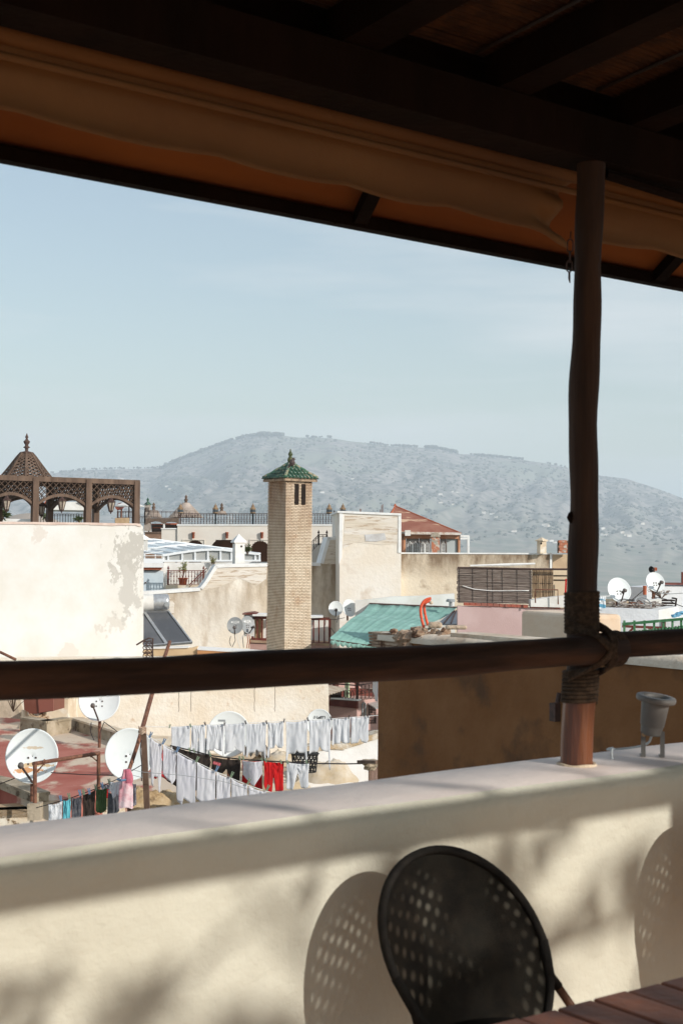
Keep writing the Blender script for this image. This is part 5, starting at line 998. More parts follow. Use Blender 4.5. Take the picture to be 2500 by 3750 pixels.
tt_, c, wd = basket(988, 1158, 626, 742, 30.5, 'black wire basket hanging behind the white trousers', 1)
MB().tube([c + V(wd * .45, 0, 0), c + V(wd * .47, 0, .22), c + V(wd * .6, 0, .26), c + V(wd * .68, 0, .2), c + V(wd * .66, 0, 0)], .02, 6).build('handle', m_black, tt_)
# ================================================================ lower roofs, red house, near brown wall
ZR = -2.95
m_redroof = M('red_roof_paint', (.36, .10, .07), (.44, .16, .12), .9, .4, .6, c3=(.62, .50, .38), s3=.5, lo3=.475, hi3=.53, rough=.9, bump=.4, bscale=6, st3=(1, .45, 1))
t = thing('red_roof_house', 'flat roofed house with flaking red painted terrace at lower left', 'house', gz(250, 2800, ZR))
pg_ = [(-300, 2900), (0, 2882), (125, 2935), (260, 2930), (420, 2900), (700, 2900), (640, 2750), (600, 2740), (418, 2696), (262, 2655), (250, 2676), (172, 2669), (150, 2640), (-300, 2600)]
q = [gz(x, y, ZR) for x, y in pg_]; b = MB(); b.prism(q, V(0, 0, -.4)); b.build('roof_terrace', m_redroof, t)
q2 = [p - V(0, 0, .41) for p in [gz(-300, 2900, ZR), gz(700, 2900, ZR), gz(640, 2640, ZR), gz(-300, 2600, ZR)]]; b = MB(); b.prism(q2, V(0, 0, GZ - ZR)); b.build('wall', m_cream, t)
m_conc = M('weathered_concrete', (.30, .24, .16), (.46, .38, .28), 2.5, .4, .62, c3=(.12, .08, .05), s3=4, lo3=.55, hi3=.66, bump=1.0, bscale=12)
def lowwall(pts, h, th, nm='low_wall', mt=None, cap=None, top=True):
    b = MB(); q = [gz(x, y, ZR) for x, y in pts]
    for a, c in zip(q, q[1:]):
        d_ = (c - a); d_ = V(d_.x, d_.y, 0).normalized(); nn = V(-d_.y, d_.x, 0) * th; b.prism([a, c, c + nn, a + nn], V(0, 0, h))
    b.build(nm, mt or m_conc, t)
    if cap:
        b = MB()
        for a, c in zip(q, q[1:]):
            d_ = (c - a); d_ = V(d_.x, d_.y, 0).normalized(); nn = V(-d_.y, d_.x, 0); b.prism([a - nn * .03 + V(0, 0, h), c - nn * .03 + V(0, 0, h), c + nn * (th + .03) + V(0, 0, h), a + nn * (th + .03) + V(0, 0, h)], V(0, 0, .05))
        b.build('coping', cap, t)
lowwall([(262, 2672), (418, 2722), (560, 2775)], .26, .25, cap=m_cream)
lowwall([(75, 2680), (172, 2696), (262, 2682)], .32, .25, cap=m_conc)
lowwall([(-300, 2830), (0, 2890), (122, 2940)], .12, .3, cap=m_conc)
# tan rough wall at the near edge with pale ledge
b = MB(); zl = ZR - .15; q = [gz(-100, 2950, zl), gz(120, 2938, zl), gz(280, 2918, zl), gz(700, 2890, zl), gz(700, 2905, zl), gz(400, 2935, zl), gz(130, 2962, zl), gz(-100, 2970, zl)]
b.prism(q, V(0, 0, -.15)); b.build('near_ledge', M('tan_ledge', (.56, .38, .22), (.46, .34, .22), 2, bump=.6), t)
b = MB(); q = [gz(-100, 2970, zl), gz(130, 2962, zl), gz(400, 2935, zl), gz(700, 2905, zl)]
for a, c in zip(q, q[1:]): b.prism([a, c, c + V(0, 0, -4), a + V(0, 0, -4)], V(0, .3, 0))
b.build('near_wall', M('lichen_wall', (.58, .46, .32), (.70, .64, .54), 3, .4, .6, c3=(.16, .10, .05), s3=5, lo3=.56, hi3=.62, bump=1.4, bscale=10), t)
# hood on wooden legs, cylinder wall
YHd = 37; t = thing('metal_hood', 'dented brown metal hood on stubby legs at the back of the red roof', 'hood', P(130, 2660, YHd)); b = MB(); ph_ = Pl(90, YHd, -10)
b.prism(ph_.pts([(86, 2540), (196, 2538), (196, 2604), (180, 2606), (148, 2613), (108, 2614), (104, 2607), (90, 2600)]), -ph_.n * .8); b.build('shell', M('brown_sheet', (.17, .055, .035), (.22, .08, .055), 1.5, rough=.5), t)
b = MB(); b.prism(ph_.pts([(139, 2540), (196, 2538), (196, 2602), (144, 2610)], .04), -ph_.n * .03); b.build('side_plate', M('brown_sheet_light', (.26, .09, .065), rough=.5), t)
for x_ in (91, 160): MB().tube([ph_.pt(x_, 2600, -.3), ph_.pt(x_, 2645, -.3)], .08, 10).build('leg', m_cream, t)
o_ = MB(); o_.box(ph_.pt(138, 2620, -.2), (.13, .1, .1)); o_.build('white_box', m_white, label='tiny white junction box below the brown metal hood', cat='box')
random.seed(5); b = MB()
for i in range(14): c = P(140 + random.uniform(-8, 12), 2645, YHd); b.tube([c + V(math.cos(a * .7) * .2, math.sin(a * .7) * .15, .05 + .015 * i * random.random() + .02 * math.sin(a)) for a in range(9)], .015, 5)
b.build('coiled_hose', M('hose_tan', (.5, .35, .22)), label='coiled tan hose on the step below the metal hood', cat='hose')
t = thing('step_block', 'weathered concrete step carrying the metal hood', 'step', P(120, 2670, YHd)); b = MB(); b.prism([P(72, 2660, 36.5), P(175, 2682, 36.5), P(188, 2665, 38.5), P(82, 2640, 38.5)], V(0, 0, -.6)); b.build('concrete', m_conc, t)
b = MB(); bx_ = Pl(160, 38.2, 0); b.prism(bx_.pts([(156, 2560), (250, 2560), (250, 2675), (156, 2668)]), V(0, 2.6, 0)); b.build('yellow_block', m_cream, label='small cream stair block beside the brown metal hood', cat='wall')
pot_plant('dead_bush', P(50, 2606, 37.5), .55, .5, 'leafless thorny twigs at the back left of the red roof', 9, ls=.05, leafmat=m_woodb)
b = MB(); pl2 = Pl(-60, 39.0, 0); b.prism(pl2.pts([(-200, 2560), (60, 2566), (80, 2640), (-200, 2622)]), V(0, .5, 0)); b.build('rough_wall', M('rough_tan', (.42, .34, .25), (.55, .45, .34), 2.4, bump=1.2, bscale=10), label='rough tan wall at the far left behind the red roof', cat='wall')
# ---- cream house wall behind the dishes
PCR = Pl(700, 41, 5); zc_ = PCR.pt(700, 2405).z
t = thing('cream_house', 'wide cracked cream house wall behind the washing lines', 'house', PCR.pt(700, 2750))
m_crk = M('cracked_cream_wall', (.76, .67, .54), (.83, .78, .69), .7, .4, .6, c3=(.62, .46, .32), s3=3.2, lo3=.60, hi3=.74, bump=1.1, bscale=9)
b = MB(); slab(b, PCR, [(-400, 2412), (250, 2408), (1200, 2404), (1196, 2470), (1203, 2520), (1204, 2640), (1204, 2760), (-400, 2760)], .4); b.build('wall', m_crk, t)
b = MB(); slab(b, PCR, [(-400, 2470), (1190, 2470), (1190, 2760), (-400, 2760)], 5.5, -.41); b.build('roof_terrace', m_cream, t)
b = MB()
for x in (655, 932, 1007, 700): b.tube([PCR.pt(x + 3.5 * noise.noise(V(i * .7, x, 0)), 2430 + i * 11, .002) for i in range(17)], .006, 4)
b.build('crack', m_woodg, t)
t = thing('old_ledge', 'flaking grey ledge at the foot of the white house, at far left', 'ledge', P(120, 2415, 43)); b = MB(); pq2 = Pl(-60, 42.8, 20); slab(b, pq2, [(-300, 2400), (60, 2396), (245, 2389), (258, 2400), (262, 2440), (-300, 2440)], .8); b.build('plaster', m_aged2, t)
# dishes on the red roof
dish(118, 2768, 95, 25.5, 8, 12, 'large white satellite dish with rust streaks at far left', mat=M('rusted_dish_white', (.74, .77, .76), (.68, .71, .70), 2.5, .5, .7, rough=.45, patch=[((.58, .30, .14), tuple(P(100, 2818, 25.6)), (.42, .6, .06)), ((.60, .50, .38), tuple(P(118, 2738, 25.6)), (.2, .6, .03)), ((.62, .46, .28), tuple(P(120, 2800, 25.6)), (.4, .6, .035))]), polez=ZR, arm=(.05, -1), sq=1.05, shift=-.35)
dish(364, 2562, 75, 33, 4, 14, 'white satellite dish on a rusty pole, top cut off by the wooden rail', polez=gz(363, 2710, ZR).z, arm=(0, -1), sq=1.05, shift=-.2)
dish(476, 2762, 90, 25, 8, 12, 'large plain white satellite dish behind the wooden line pole', arm=(0, -1), lnb=False, polez=ZR, sq=1.06)
dish(838, 2688, 79, 35, 4, 12, 'largest white satellite dish, mostly hidden behind the upper row of undershirts', polez=-4.2, lnb=False, sq=1.06)
l, c, r, ax_, ay_, f_ = dish(1169, 2648, 48, 36.5, -4, 12, 'white satellite dish scrawled with black handwriting behind the upper line', polez=-4.2, lnb=False, sq=1.08)
text('handwriting', 'D LaSTT', c + ay_ * r * .44 + f_ * (.008 - .132 * r), ax_, ay_, r * .27, m_black, l)
MB().box(P(812, 2639, 34.8), (.18, .01, .05)).build('sticker', m_grey, label='small grey sticker near the top of the largest dish', cat='sticker')
for pp, Y in (([(335, 2645), (332, 2680), (345, 2710)], 32.8), ([(382, 2645), (368, 2680), (366, 2705)], 32.8), ([(380, 2642), (432, 2680)], 33)): cable('dish_cable', 'thin cable from the dish behind the wooden rail', [P(x, y, Y) for x, y in pp], .01, m_wire, 'cables of the cut off dish')
YZ = 24; t = thing('pipe_frame', 'rusty pipe frame standing on the red roof before the dishes', 'frame', P(127, 2950, YZ)); b = MB(); b.tube([P(129, 2990, YZ), P(129, 2796, YZ)], .035, 8).tube([P(124, 2797, YZ), P(364, 2758, 26)], .035, 8).tube([P(362, 2758, 26), P(362, 2900, 26)], .035, 8)
b.tube([P(132, 2832, YZ), P(163, 2796, YZ)], .012, 5).tube([P(332, 2766, 26), P(360, 2790, 26)], .012, 5)
for x in (163, 335): c = P(x, 2791 - (x - 163) * .16, 24.2 + (x - 163) * .01); b.tube([c + V(0, math.cos(a) * .05, math.sin(a) * .05) for a in range(8)], .01, 4)
b.build('pipe', m_rust, t)
MB().bar(P(130, 2940, YZ), P(131, 3000, YZ), .22, .22).build('footing', m_conc, t)
for i, pts_ in enumerate(([(0, 2871), (55, 2850)], [(187, 2829), (300, 2836), (410, 2839), (520, 2828)])): cable('tie_wire', 'thin wires strung low across the red roof', [P(x, y, 25) for x, y in pts_], .009, m_wire, 'wires over the red roof')
# ---- low roofs in the middle: corrugated sheets, rubble mounds
ZM = -4.2; t = thing('low_house', 'low house with tan flat roof beneath the washing lines', 'house', gz(800, 2850, ZM))
b = MB(); b.prism([gz(480, 3080, ZM), gz(1500, 3080, ZM), gz(1500, 2700, ZM), gz(480, 2700, ZM)], V(0, 0, GZ - ZM)); b.build('flat_roof', M('dusty_roof', (.50, .40, .29), (.36, .26, .17), .8, .4, .6, c3=(.62, .55, .44), s3=3, bump=.8, bscale=6), t)
def corr(nm, lab, q, n, mat, amp=.03):
    b = MB(); A, B, C_, D = q; g = []
    for i in range(2): a, c = (A, B) if i == 0 else (D, C_); g.append([a.lerp(c, j / (n * 4)) + V(0, 0, amp * math.sin(j * math.pi / 2)) for j in range(n * 4 + 1)])
    b.sheet(g); o = b.build(nm, mat, None, True, label=lab, cat='corrugated sheet'); md = o.modifiers.new('thick', 'SOLIDIFY'); md.thickness = .012; return o
m_cor = M('corrugated_grey', (.38, .33, .27), (.28, .22, .17), 2, bump=.3); m_corw = M('corrugated_pale', (.60, .60, .57), (.5, .48, .44), 2)
corr('corrugated_sheet', 'dusty corrugated sheet left of the front undershirts', [P(545, 2866, 29), P(545, 2905, 27.5), P(650, 2925, 27), P(655, 2872, 29)], 9, m_cor)
corr('corrugated_sheet', 'pale slatted sheet behind the white long johns', [P(690, 2782, 33), P(760, 2800, 32), P(775, 2700, 34.5), P(700, 2725, 34.5)], 6, m_corw, .05)
corr('corrugated_sheet', 'grey sheets stacked right of the largest dish', [P(880, 2760, 34), P(990, 2768, 33.5), P(985, 2730, 35), P(890, 2733, 35)], 5, m_cor, .05)
def mound(nm, lab, c, r, sq, mat, n=14, cat='rubble'):
    b = MB(); R_ = 12; K_ = 34; g = []       # one lumpy heap resting on the roof
    for i in range(R_ + 1):
        t_ = i / R_; row = []
        for k in range(K_ + 1):
            a = (k % K_) * 2 * math.pi / K_; q = V(math.cos(a) * t_, math.sin(a) * t_, 0); e = 1 + .35 * noise.noise(V(math.cos(a) * 1.3, math.sin(a) * 1.3, c.x))
            h = (1 - t_ ** 2.2) * r * sq * 1.1 + .28 * r * noise.fractal(V(q.x * 3 + c.x, q.y * 3, c.y), .8, 2.2, 5) * (1 - t_ * .5); row.append(c + V(q.x * r * 1.5 * e, q.y * r * .9 * e, h - r * sq * .55))
        g.append(row)
    b.sheet(g); return b.build(nm, mat, None, True, label=lab, cat=cat)
m_rub = M('earth_rubble', (.36, .24, .12), (.52, .40, .25), 2.5, .4, .6, c3=(.10, .06, .03), s3=3, lo3=.55, hi3=.65, bump=1.5, bscale=9); m_tarp = M('dusty_tarp', (.50, .39, .25), (.62, .55, .45), 1.3, bump=1, bscale=4)
mound('earth_mound', 'dark brown rubble right of the wooden line pole', P(620, 2935, 26), .55, .45, m_rub); mound('earth_mound', 'dark rubble between the pink bathrobe and the wooden pole', P(505, 2915, 25), .4, .6, m_rub)
mound('tarp_heap', 'tan covered heap right of the white trousers', P(1190, 2820, 32.5), .55, .7, m_tarp, 12, 'heap'); mound('tarp_heap', 'tan lumpy heap left of the black wire basket', P(1020, 2775, 34), .45, .5, m_tarp, 12, 'heap'); mound('tarp_heap', 'pale heap seen between the red and the white trousers', P(1045, 2870, 31), .5, .8, m_tarp, 12, 'heap')
b = MB(); b.prism([P(960, 2795, 33), P(1010, 2800, 33), P(1010, 2786, 34), P(965, 2775, 34)], V(0, 0, -.05)); b.build('wood_board', m_woodb, label='dark board lying above the red trousers', cat='board')
PLR = Pl(1100, 35, 8); t = thing('whitewashed_wall', 'bright whitewashed wall with ragged tan top at lower right of the laundry', 'wall', PLR.pt(1250, 2860)); tpw = [(1068, 2750), (1130, 2738), (1200, 2728), (1262, 2728), (1330, 2705), (1385, 2688), (1480, 2680)]
b = MB(); slab(b, PLR, tpw + [(1480, 3060), (1068, 3060)], .5); b.build('wall', M('lime_wash', (.82, .82, .80), (.74, .72, .68), .8, c3=(.55, .45, .35), s3=2.4, lo3=.64, hi3=.75, bump=.5, bscale=8, st3=(1, 1, .3)), t)
b = MB(); q = PLR.pts(tpw, .04)
for a, c in zip(q, q[1:]): b.prism([a + V(0, 0, .02), c + V(0, 0, .03), c - V(0, 0, .12), a - V(0, 0, .1)], -PLR.n * .6)
b.build('coping', M('mud_coping', (.48, .36, .22), (.7, .64, .54), 4, bump=1.2), t)
b = MB(); b.prism([P(1205, 2715, 37.5), P(1500, 2680, 37.5), P(1500, 2658, 40), P(1205, 2690, 40)], V(0, 0, -.1)); b.build('plank_roof', M('old_planks', (.24, .19, .17), (.14, .10, .09), 5, stretch=(.2, 3, 1), bump=.8), label='grey plank roof behind the top of the whitewashed wall', cat='roof')
t = thing('broken_eave', 'crumbling stone stub poking out at the left edge of the brown wall', 'stone stub', P(1360, 2800, 25)); mound_ = MB(); random.seed(8)
for i in range(9): mound_.blob(P(1352 + random.uniform(-18, 25), 2800 + random.uniform(-12, 12), 24), .1 * random.uniform(.6, 1.2), .6, 8)
mound_.build('stones', m_conc, t); MB().bar(P(1318, 2789, 24), P(1385, 2791, 23.5), .12, .05).build('board', m_woodg, t); b = MB(); slab(b, Pl(1350, 24.2, 0), [(1350, 2820), (1400, 2805), (1400, 3000), (1350, 3000)], .5); b.build('wall', M('pink_brown', (.30, .20, .16), (.22, .14, .1), 3, bump=1), t)
# ---- red and pink house glimpsed under the rail
YX = 50; p1 = Pl(1307, YX, -30); p2 = Pl(1307, YX, 42); t = thing('pink_house', 'pink and maroon house with iron balcony glimpsed right of the cream wall', 'house', P(1307, 2760, YX))
cn = p1.pt(1307, 2565); ztp = cn.z; L_ = p1.pt(1190, 2560); R_ = p2.pt(1420, 2560); q = [V(L_.x, L_.y, 0), V(cn.x, cn.y, 0), V(R_.x, R_.y, 0), V(L_.x + R_.x - cn.x, L_.y + R_.y - cn.y, 0)]
b = MB(); b.prism([p + V(0, 0, ztp) for p in q], V(0, 0, -8)); b.build('wall', m_pink, t)
b = MB(); b.prism(p1.pts([(1196, 2558), (1307, 2566), (1307, 2595), (1196, 2583)], .05), -p1.n * .1); b.build('painted_band', m_maroon, t)
b = MB(); b.prism(p1.pts([(1190, 2554), (1307, 2562), (1307, 2567), (1190, 2559)], .12), -p1.n * .3); b.build('balcony_edge', m_trim, t)
b = MB(); b.prism(p1.pts([(1150, 2440), (1305, 2440), (1305, 2575), (1150, 2575)], -2.2), -p1.n * .2); b.build('recess_wall', M('red_orange_wall', (.34, .08, .04), (.22, .05, .03), .8), t)
b = MB(); b.prism([P(1196, 2545, 50.4), P(1250, 2545, 50.4), P(1250, 2566, 50.4), P(1196, 2560, 50.4)], V(0, 1.5, 0)); b.build('dark_opening', m_dark, t)
b = MB(); b.prism(p2.pts([(1240, 2440), (1440, 2440), (1440, 2523), (1240, 2518)], -1.9), -p2.n * .2); b.build('upper_wall', m_pink, t)
b = MB(); b.prism(p2.pts([(1240, 2520), (1440, 2526), (1440, 2570), (1240, 2570)], -1.85), -p2.n * .2); b.build('dado', m_maroon, t)
for x in (1262, 1270): b = MB(); b.prism(p1.pts([(x, 2500), (x + 5, 2500), (x + 5, 2560), (x, 2560)], -.6), -p1.n * .1); b.build('green_frame', M('mint_frame', (.45, .62, .42), (.3, .3, .2), 9), t)
b = MB(); b.prism(p2.pts([(1348, 2578), (1375, 2590), (1375, 2648), (1350, 2652)], .02), -p2.n * .1); w_ = b.build('window', m_dark, t); b = MB()
for i in range(5): b.tube([p2.pt(1351 + i * 6, 2580 + i * 2, .05), p2.pt(1352 + i * 6, 2650, .05)], .012, 4)
for i in range(7): b.tube([p2.pt(1349, 2588 + i * 10, .05), p2.pt(1377, 2592 + i * 9, .05)], .010, 4)
b.build('grille', m_iron, w_)
b = MB(); b.prism([p2.pt(1345, 2574, .02), p2.pt(1400, 2564, .02), p2.pt(1410, 2588, .7), p2.pt(1374, 2592, .7)], V(0, 0, -.04)); b.build('window_awning', m_alu, t)
b = MB(); b.tube(p2.pts([(1327, 2622), (1327, 2577), (1333, 2573), (1337, 2577), (1337, 2622)], .08), .03, 6); b.build('vent_pipe', m_grey, t)
t = thing('iron_balustrade', 'wrought iron scroll balustrade on the corner of the pink house', 'railing', cn); b = MB(); zz = p1.pt(1307, 2510).z
b.bar(cn, V(cn.x, cn.y, zat(2470, YX)), .09, .09); b.tube([V(cn.x, cn.y, zz), p1.pt(1190, 2502)], .025, 5).tube([V(cn.x, cn.y, zz), p2.pt(1400, 2494)], .025, 5)
def loop(c, u_, w_, h_): return [c + u_ * (w_ * math.sin(a)) + V(0, 0, h_ * math.cos(a) * (1 - .25 * math.sin(a))) for a in [k_ * math.pi / 8 for k_ in range(17)]]
for i in range(6):
    for z_ in (2524, 2548): b.tube(loop(p2.pt(1316 + i * 14, z_ - i * 2), p2.d, .09, .17), .013, 4)
for i in range(4): b.tube(loop(p1.pt(1290 - i * 12, 2545 - i * 1.5), p1.d, .06, .15), .012, 4)
b.build('scrollwork', m_iron, t)
corr('corrugated_awning', 'grey corrugated awning at the right end of the cream wall', [P(1150, 2500, 44), P(1150, 2545, 42.2), P(1203, 2544, 42), P(1277, 2522, 46)], 8, m_cor, .02)
garment('white_sheet', 'white cloth hanging over the iron balustrade beside the brown wall', P(1364, 2480, 46), P(1384, 2478, 46), [(0, .45), (.3, .55), (.5, .75), (1, .8)], m_wc, seed=91, width=16, folds=2)
# ---- wrought iron gate
t = thing('iron_gate', 'small arched iron gate leaf with scrolls against the white house', 'gate', P(542, 2410, 40)); pG = Pl(524, 40, 0); b = MB(); b.tube(pG.pts([(560, 2415), (560, 2338), (545, 2337), (524, 2347), (500, 2362)]), .025, 5).tube(pG.pts([(554, 2415), (554, 2344), (524, 2353)]), .014, 5)
for i in range(4):
    for j in range(2):
        c = pG.pt(532 + j * 13, 2358 + i * 15); b.tube([c + V(math.cos(a * .6) * .09 * (1 - a / 16), 0, math.sin(a * .6) * .09 * (1 - a / 16)) for a in range(14)], .011, 4)
b.tube(pG.pts([(524, 2390), (560, 2390)]), .014, 4); b.build('scrollwork', m_iron, t)
# ---- the dark brown wall close by
a0 = P(1386, 2330, 14.0); dB = V(math.sin(R(34)), -math.cos(R(34)), 0); zT = gz(1388, 2332, 0).z; zT = P(1386, 2332, 14).z
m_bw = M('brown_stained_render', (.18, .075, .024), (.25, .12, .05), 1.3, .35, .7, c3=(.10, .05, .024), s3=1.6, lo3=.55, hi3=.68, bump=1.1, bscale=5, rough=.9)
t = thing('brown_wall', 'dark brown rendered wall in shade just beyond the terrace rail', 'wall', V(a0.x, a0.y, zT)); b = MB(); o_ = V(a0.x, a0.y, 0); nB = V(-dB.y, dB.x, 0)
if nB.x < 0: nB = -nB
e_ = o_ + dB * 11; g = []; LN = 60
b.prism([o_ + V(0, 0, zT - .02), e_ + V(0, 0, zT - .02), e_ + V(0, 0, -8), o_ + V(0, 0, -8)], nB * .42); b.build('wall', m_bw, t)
b = MB(); prev = None; rows_ = []
for i in range(45): p = o_ + dB * (11 * i / 44 + .0); rows_.append([p + V(0, 0, zT - .03) - nB * .02, p + V(0, 0, zT + .02 + .012 * noise.noise(V(i * .5, 0, 0))) - nB * (.015 + .01 * noise.noise(V(i * .8, 1, 0))), p + V(0, 0, zT + .05 + .02 * noise.noise(V(i * .3, 2, 0))) + nB * .05, p + V(0, 0, zT + .05 + .02 * noise.noise(V(i * .4, 3, 0))) + nB * .38, p + V(0, 0, zT - .02) + nB * .44])
b.sheet(rows_); b.build('coping', M('grey_tan_mortar', (.55, .44, .33), (.66, .58, .47), 3, bump=1.2, bscale=12), t, True)
cp_ = M('crumbled_concrete', (.30, .19, .12), (.46, .36, .27), 6, .4, .62, c3=(.10, .05, .03), s3=9, lo3=.55, hi3=.62, bump=1.5, bscale=20)
b = MB(); random.seed(21); q0 = o_ + V(0, 0, zT)
for i in range(5): b.box(q0 + nB * .2 + V(0, 0, -.09 + i * .03) + dB * (.12 + random.uniform(-.02, .02)), (.55, .42, .024), dB, nB, V(0, 0, 1))
for i in range(26): b.blob(q0 + dB * random.uniform(.1, .75) + nB * random.uniform(.02, .4) + V(0, 0, random.uniform(.0, .09)), random.uniform(.03, .075), .6, 7, .3)
for i in range(12): b.blob(q0 + dB * random.uniform(.38, .5) - nB * .01 + V(0, 0, random.uniform(-.12, .02)), random.uniform(.05, .08), 1, 8, .25)
b.build('crumbled_end', cp_, t)
b = MB(); b.prism([q0 + V(0, 0, .02) + dB * 1.0 + nB * .1, q0 + V(0, 0, .02) + dB * 2.7 + nB * .1, q0 + V(0, 0, .02) + dB * 2.8 + nB * .4, q0 + V(0, 0, .02) + dB * 1.0 + nB * .4], V(0, 0, .07)); b.build('raised_capping', bpy.data.materials['grey_tan_mortar'], t)
def lump(nm, lab, x, y, w_, h_, Y):
    c = P(x, y, Y); b = MB(); b.box(c, (w_, .14, h_), V(.98, -.15, .02).normalized()); o = b.build(nm, M('pale_brick_lump', (.60, .46, .33), (.50, .38, .27), 8, bump=1), label=lab, cat='brick', group='loose bricks on the brown wall'); md = o.modifiers.new('round', 'BEVEL'); md.width = .02; md.segments = 2
lump('loose_brick', 'loose pale brick against the orange pipes', 1592, 2289, .125, .055, 13.1); lump('loose_brick', 'flat pale brick on the brown wall right of the pipes', 1669, 2297, .19, .035, 12.9)
t = thing('orange_conduits', 'two bent orange plastic conduits sticking up from the brown wall', 'conduit', P(1555, 2298, 13.3)); m_or = M('orange_plastic', (.80, .13, .06), (.72, .11, .05), 9, rough=.4)
def smooth(p, n=3):
    for _ in range(n): p = [p[0]] + [x for a, c in zip(p, p[1:]) for x in (a.lerp(c, .25), a.lerp(c, .75))] + [p[-1]]
    return p
MB().tube(smooth([P(x, y, Y) for x, y, Y in ((1551, 2298, 13.2), (1541, 2262, 13.2), (1538, 2225, 13.2), (1548, 2204, 13.2), (1562, 2194, 13.2), (1578, 2191, 13.2))]), .0135, 10).build('conduit', m_or, t, True)
MB().tube(smooth([P(x, y, Y) for x, y, Y in ((1566, 2290, 13.3), (1556, 2255, 13.3), (1551, 2222, 13.3), (1556, 2208, 13.3), (1566, 2202, 13.3), (1577, 2203, 13.3))]), .0135, 10).build('conduit', m_or, t, True)
MB().blob(P(1578, 2207, 13.25), .018, 1, 8).build('frayed_end', m_cream, t)
t = thing('wall_socket', 'small dark box fixed on the brown wall beside the post', 'switch box', P(2040, 2607, 11.8)); o_ = MB(); cS = P(2040, 2607, 6.2)
d_ = ray(2040, 2607); tt2 = ((o_.__class__ and V(a0.x, a0.y, 0) - CO).dot(nB)) / d_.dot(nB); cS = CO + d_ * tt2 - nB * .03; MB().box(cS, (.07, .06, .15), dB, nB).build('case', m_iron, t); MB().tube([cS + dB * .03 + V(0, 0, .08), cS + dB * .05 + V(0, 0, .16)], .02, 6).build('stub', m_iron, t)
garment('striped_towel', 'blue and white striped towel hanging just right of the wooden post', P(2190, 2183, 30), P(2216, 2182, 30), [(0, .26), (.5, .3), (1, .24)], M('blue_stripe_cloth', (.75, .78, .80), (.13, .36, .52), 5, .48, .52, (.3, .3, 3)), seed=92, width=16, folds=2)
b = MB(); b.tube([P(2180, 2184, 30), P(2232, 2183, 30)], .01, 5); b.build('towel_line', m_trim, label='short line carrying the striped towel', cat='washing line')
b = MB()
for i in range(5): b.blob(P(2466 + i * 7, 2256 - i * 3, 35), .09, .5, 7)
b.build('blue_tarp', M('blue_tarp', (.16, .40, .56), (.22, .46, .62), 9), label='crumpled blue plastic by the top of the green railing', cat='plastic')
# ================================================================ our terrace
PZ = EYE - .72; QF, QB = 3.10, 3.50; DZ = EYE - 1.5       # parapet top, front and back faces
m_ft = M('terrace_tile', (.56, .27, .10), (.50, .23, .08), 2, rough=.6)
b = MB(); b.prism([W(-6, -6, 0), W(9, -6, 0), W(9, QB + .1, 0), W(-6, QB + .1, 0)], V(0, 0, -.25)); b.build('terrace_floor', m_ft, kind='structure')
b = MB(); b.prism([W(-6, -6, -.26), W(9, -6, -.26), W(9, QB, -.26), W(-6, QB, -.26)], V(0, 0, -15)); b.build('terrace_building', m_cream, label='cream house below our own terrace', cat='house')
m_par = M('cream_parapet_render', (.66, .64, .53), (.61, .585, .475), 1.1, rough=.8, bump=.6, bscale=9, c3=(.52, .42, .30), s3=2.2, st3=(1, 1, .35), lo3=.60, hi3=.8, patch=[((.55, .42, .30), tuple(W(1.15, QF, .42)), (.03, .05, .012))])
m_cope = M('pinkish_coping_paint', (.88, .78, .71), (.84, .72, .65), 1.5, rough=.75, bump=.35, bscale=7, c3=(.40, .33, .28), s3=9, lo3=.70, hi3=.74)
t = thing('terrace_parapet', 'cream rendered terrace parapet with rounded pinkish top across the foreground', 'wall', W(2, 3.3, 0))
b = MB(); rows_ = []; NS = 120
prof_ = [(QF, -.0), (QF, PZ - .10), (QF - .012, PZ - .055), (QF - .004, PZ - .02), (QF + .02, PZ - .004), (QF + .06, PZ), (QB - .04, PZ), (QB, PZ - .03), (QB, -.5)]
def prow(s_, i0, i1): return [W(s_, q_ + .007 * noise.noise(V(s_ * 2.2, k, 0)) * (1 if k < 8 else 0), z_ + (.007 * noise.noise(V(s_ * 1.7, k * .6, 4)) if 0 < k < 8 else 0)) for k, (q_, z_) in enumerate(prof_) if i0 <= k <= i1]
ss = [-5 + 14 * i / NS for i in range(NS + 1)]
b.sheet([prow(s_, 0, 4) for s_ in ss]); b.build('wall_face', m_par, t, True)
b = MB(); b.sheet([prow(s_, 4, 8) for s_ in ss]); b.build('coping', m_cope, t, True)
# ---- shade roof: beam, rafters, reed ceiling, sloping awning eave
ZBm = EYE + 1.335
t = thing('shade_roof', 'dark reed and timber shade roof overhead with sloping canvas eave', 'roof', W(2, 3.3, ZBm))
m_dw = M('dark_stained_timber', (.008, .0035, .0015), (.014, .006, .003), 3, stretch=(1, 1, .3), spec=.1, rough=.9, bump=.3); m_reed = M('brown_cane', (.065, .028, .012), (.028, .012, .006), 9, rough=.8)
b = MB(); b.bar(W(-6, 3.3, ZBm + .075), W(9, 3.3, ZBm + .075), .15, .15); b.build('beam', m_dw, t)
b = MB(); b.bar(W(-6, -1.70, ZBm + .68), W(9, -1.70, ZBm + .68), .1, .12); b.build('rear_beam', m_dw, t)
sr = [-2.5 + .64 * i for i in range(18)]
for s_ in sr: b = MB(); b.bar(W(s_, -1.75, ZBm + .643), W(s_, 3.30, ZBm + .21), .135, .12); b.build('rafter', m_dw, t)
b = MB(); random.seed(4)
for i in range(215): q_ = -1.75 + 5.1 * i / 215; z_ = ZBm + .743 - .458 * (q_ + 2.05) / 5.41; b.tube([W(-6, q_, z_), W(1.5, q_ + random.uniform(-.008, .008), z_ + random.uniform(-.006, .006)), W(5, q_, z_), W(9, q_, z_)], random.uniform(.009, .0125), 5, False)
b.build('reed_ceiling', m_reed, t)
b = MB(); 
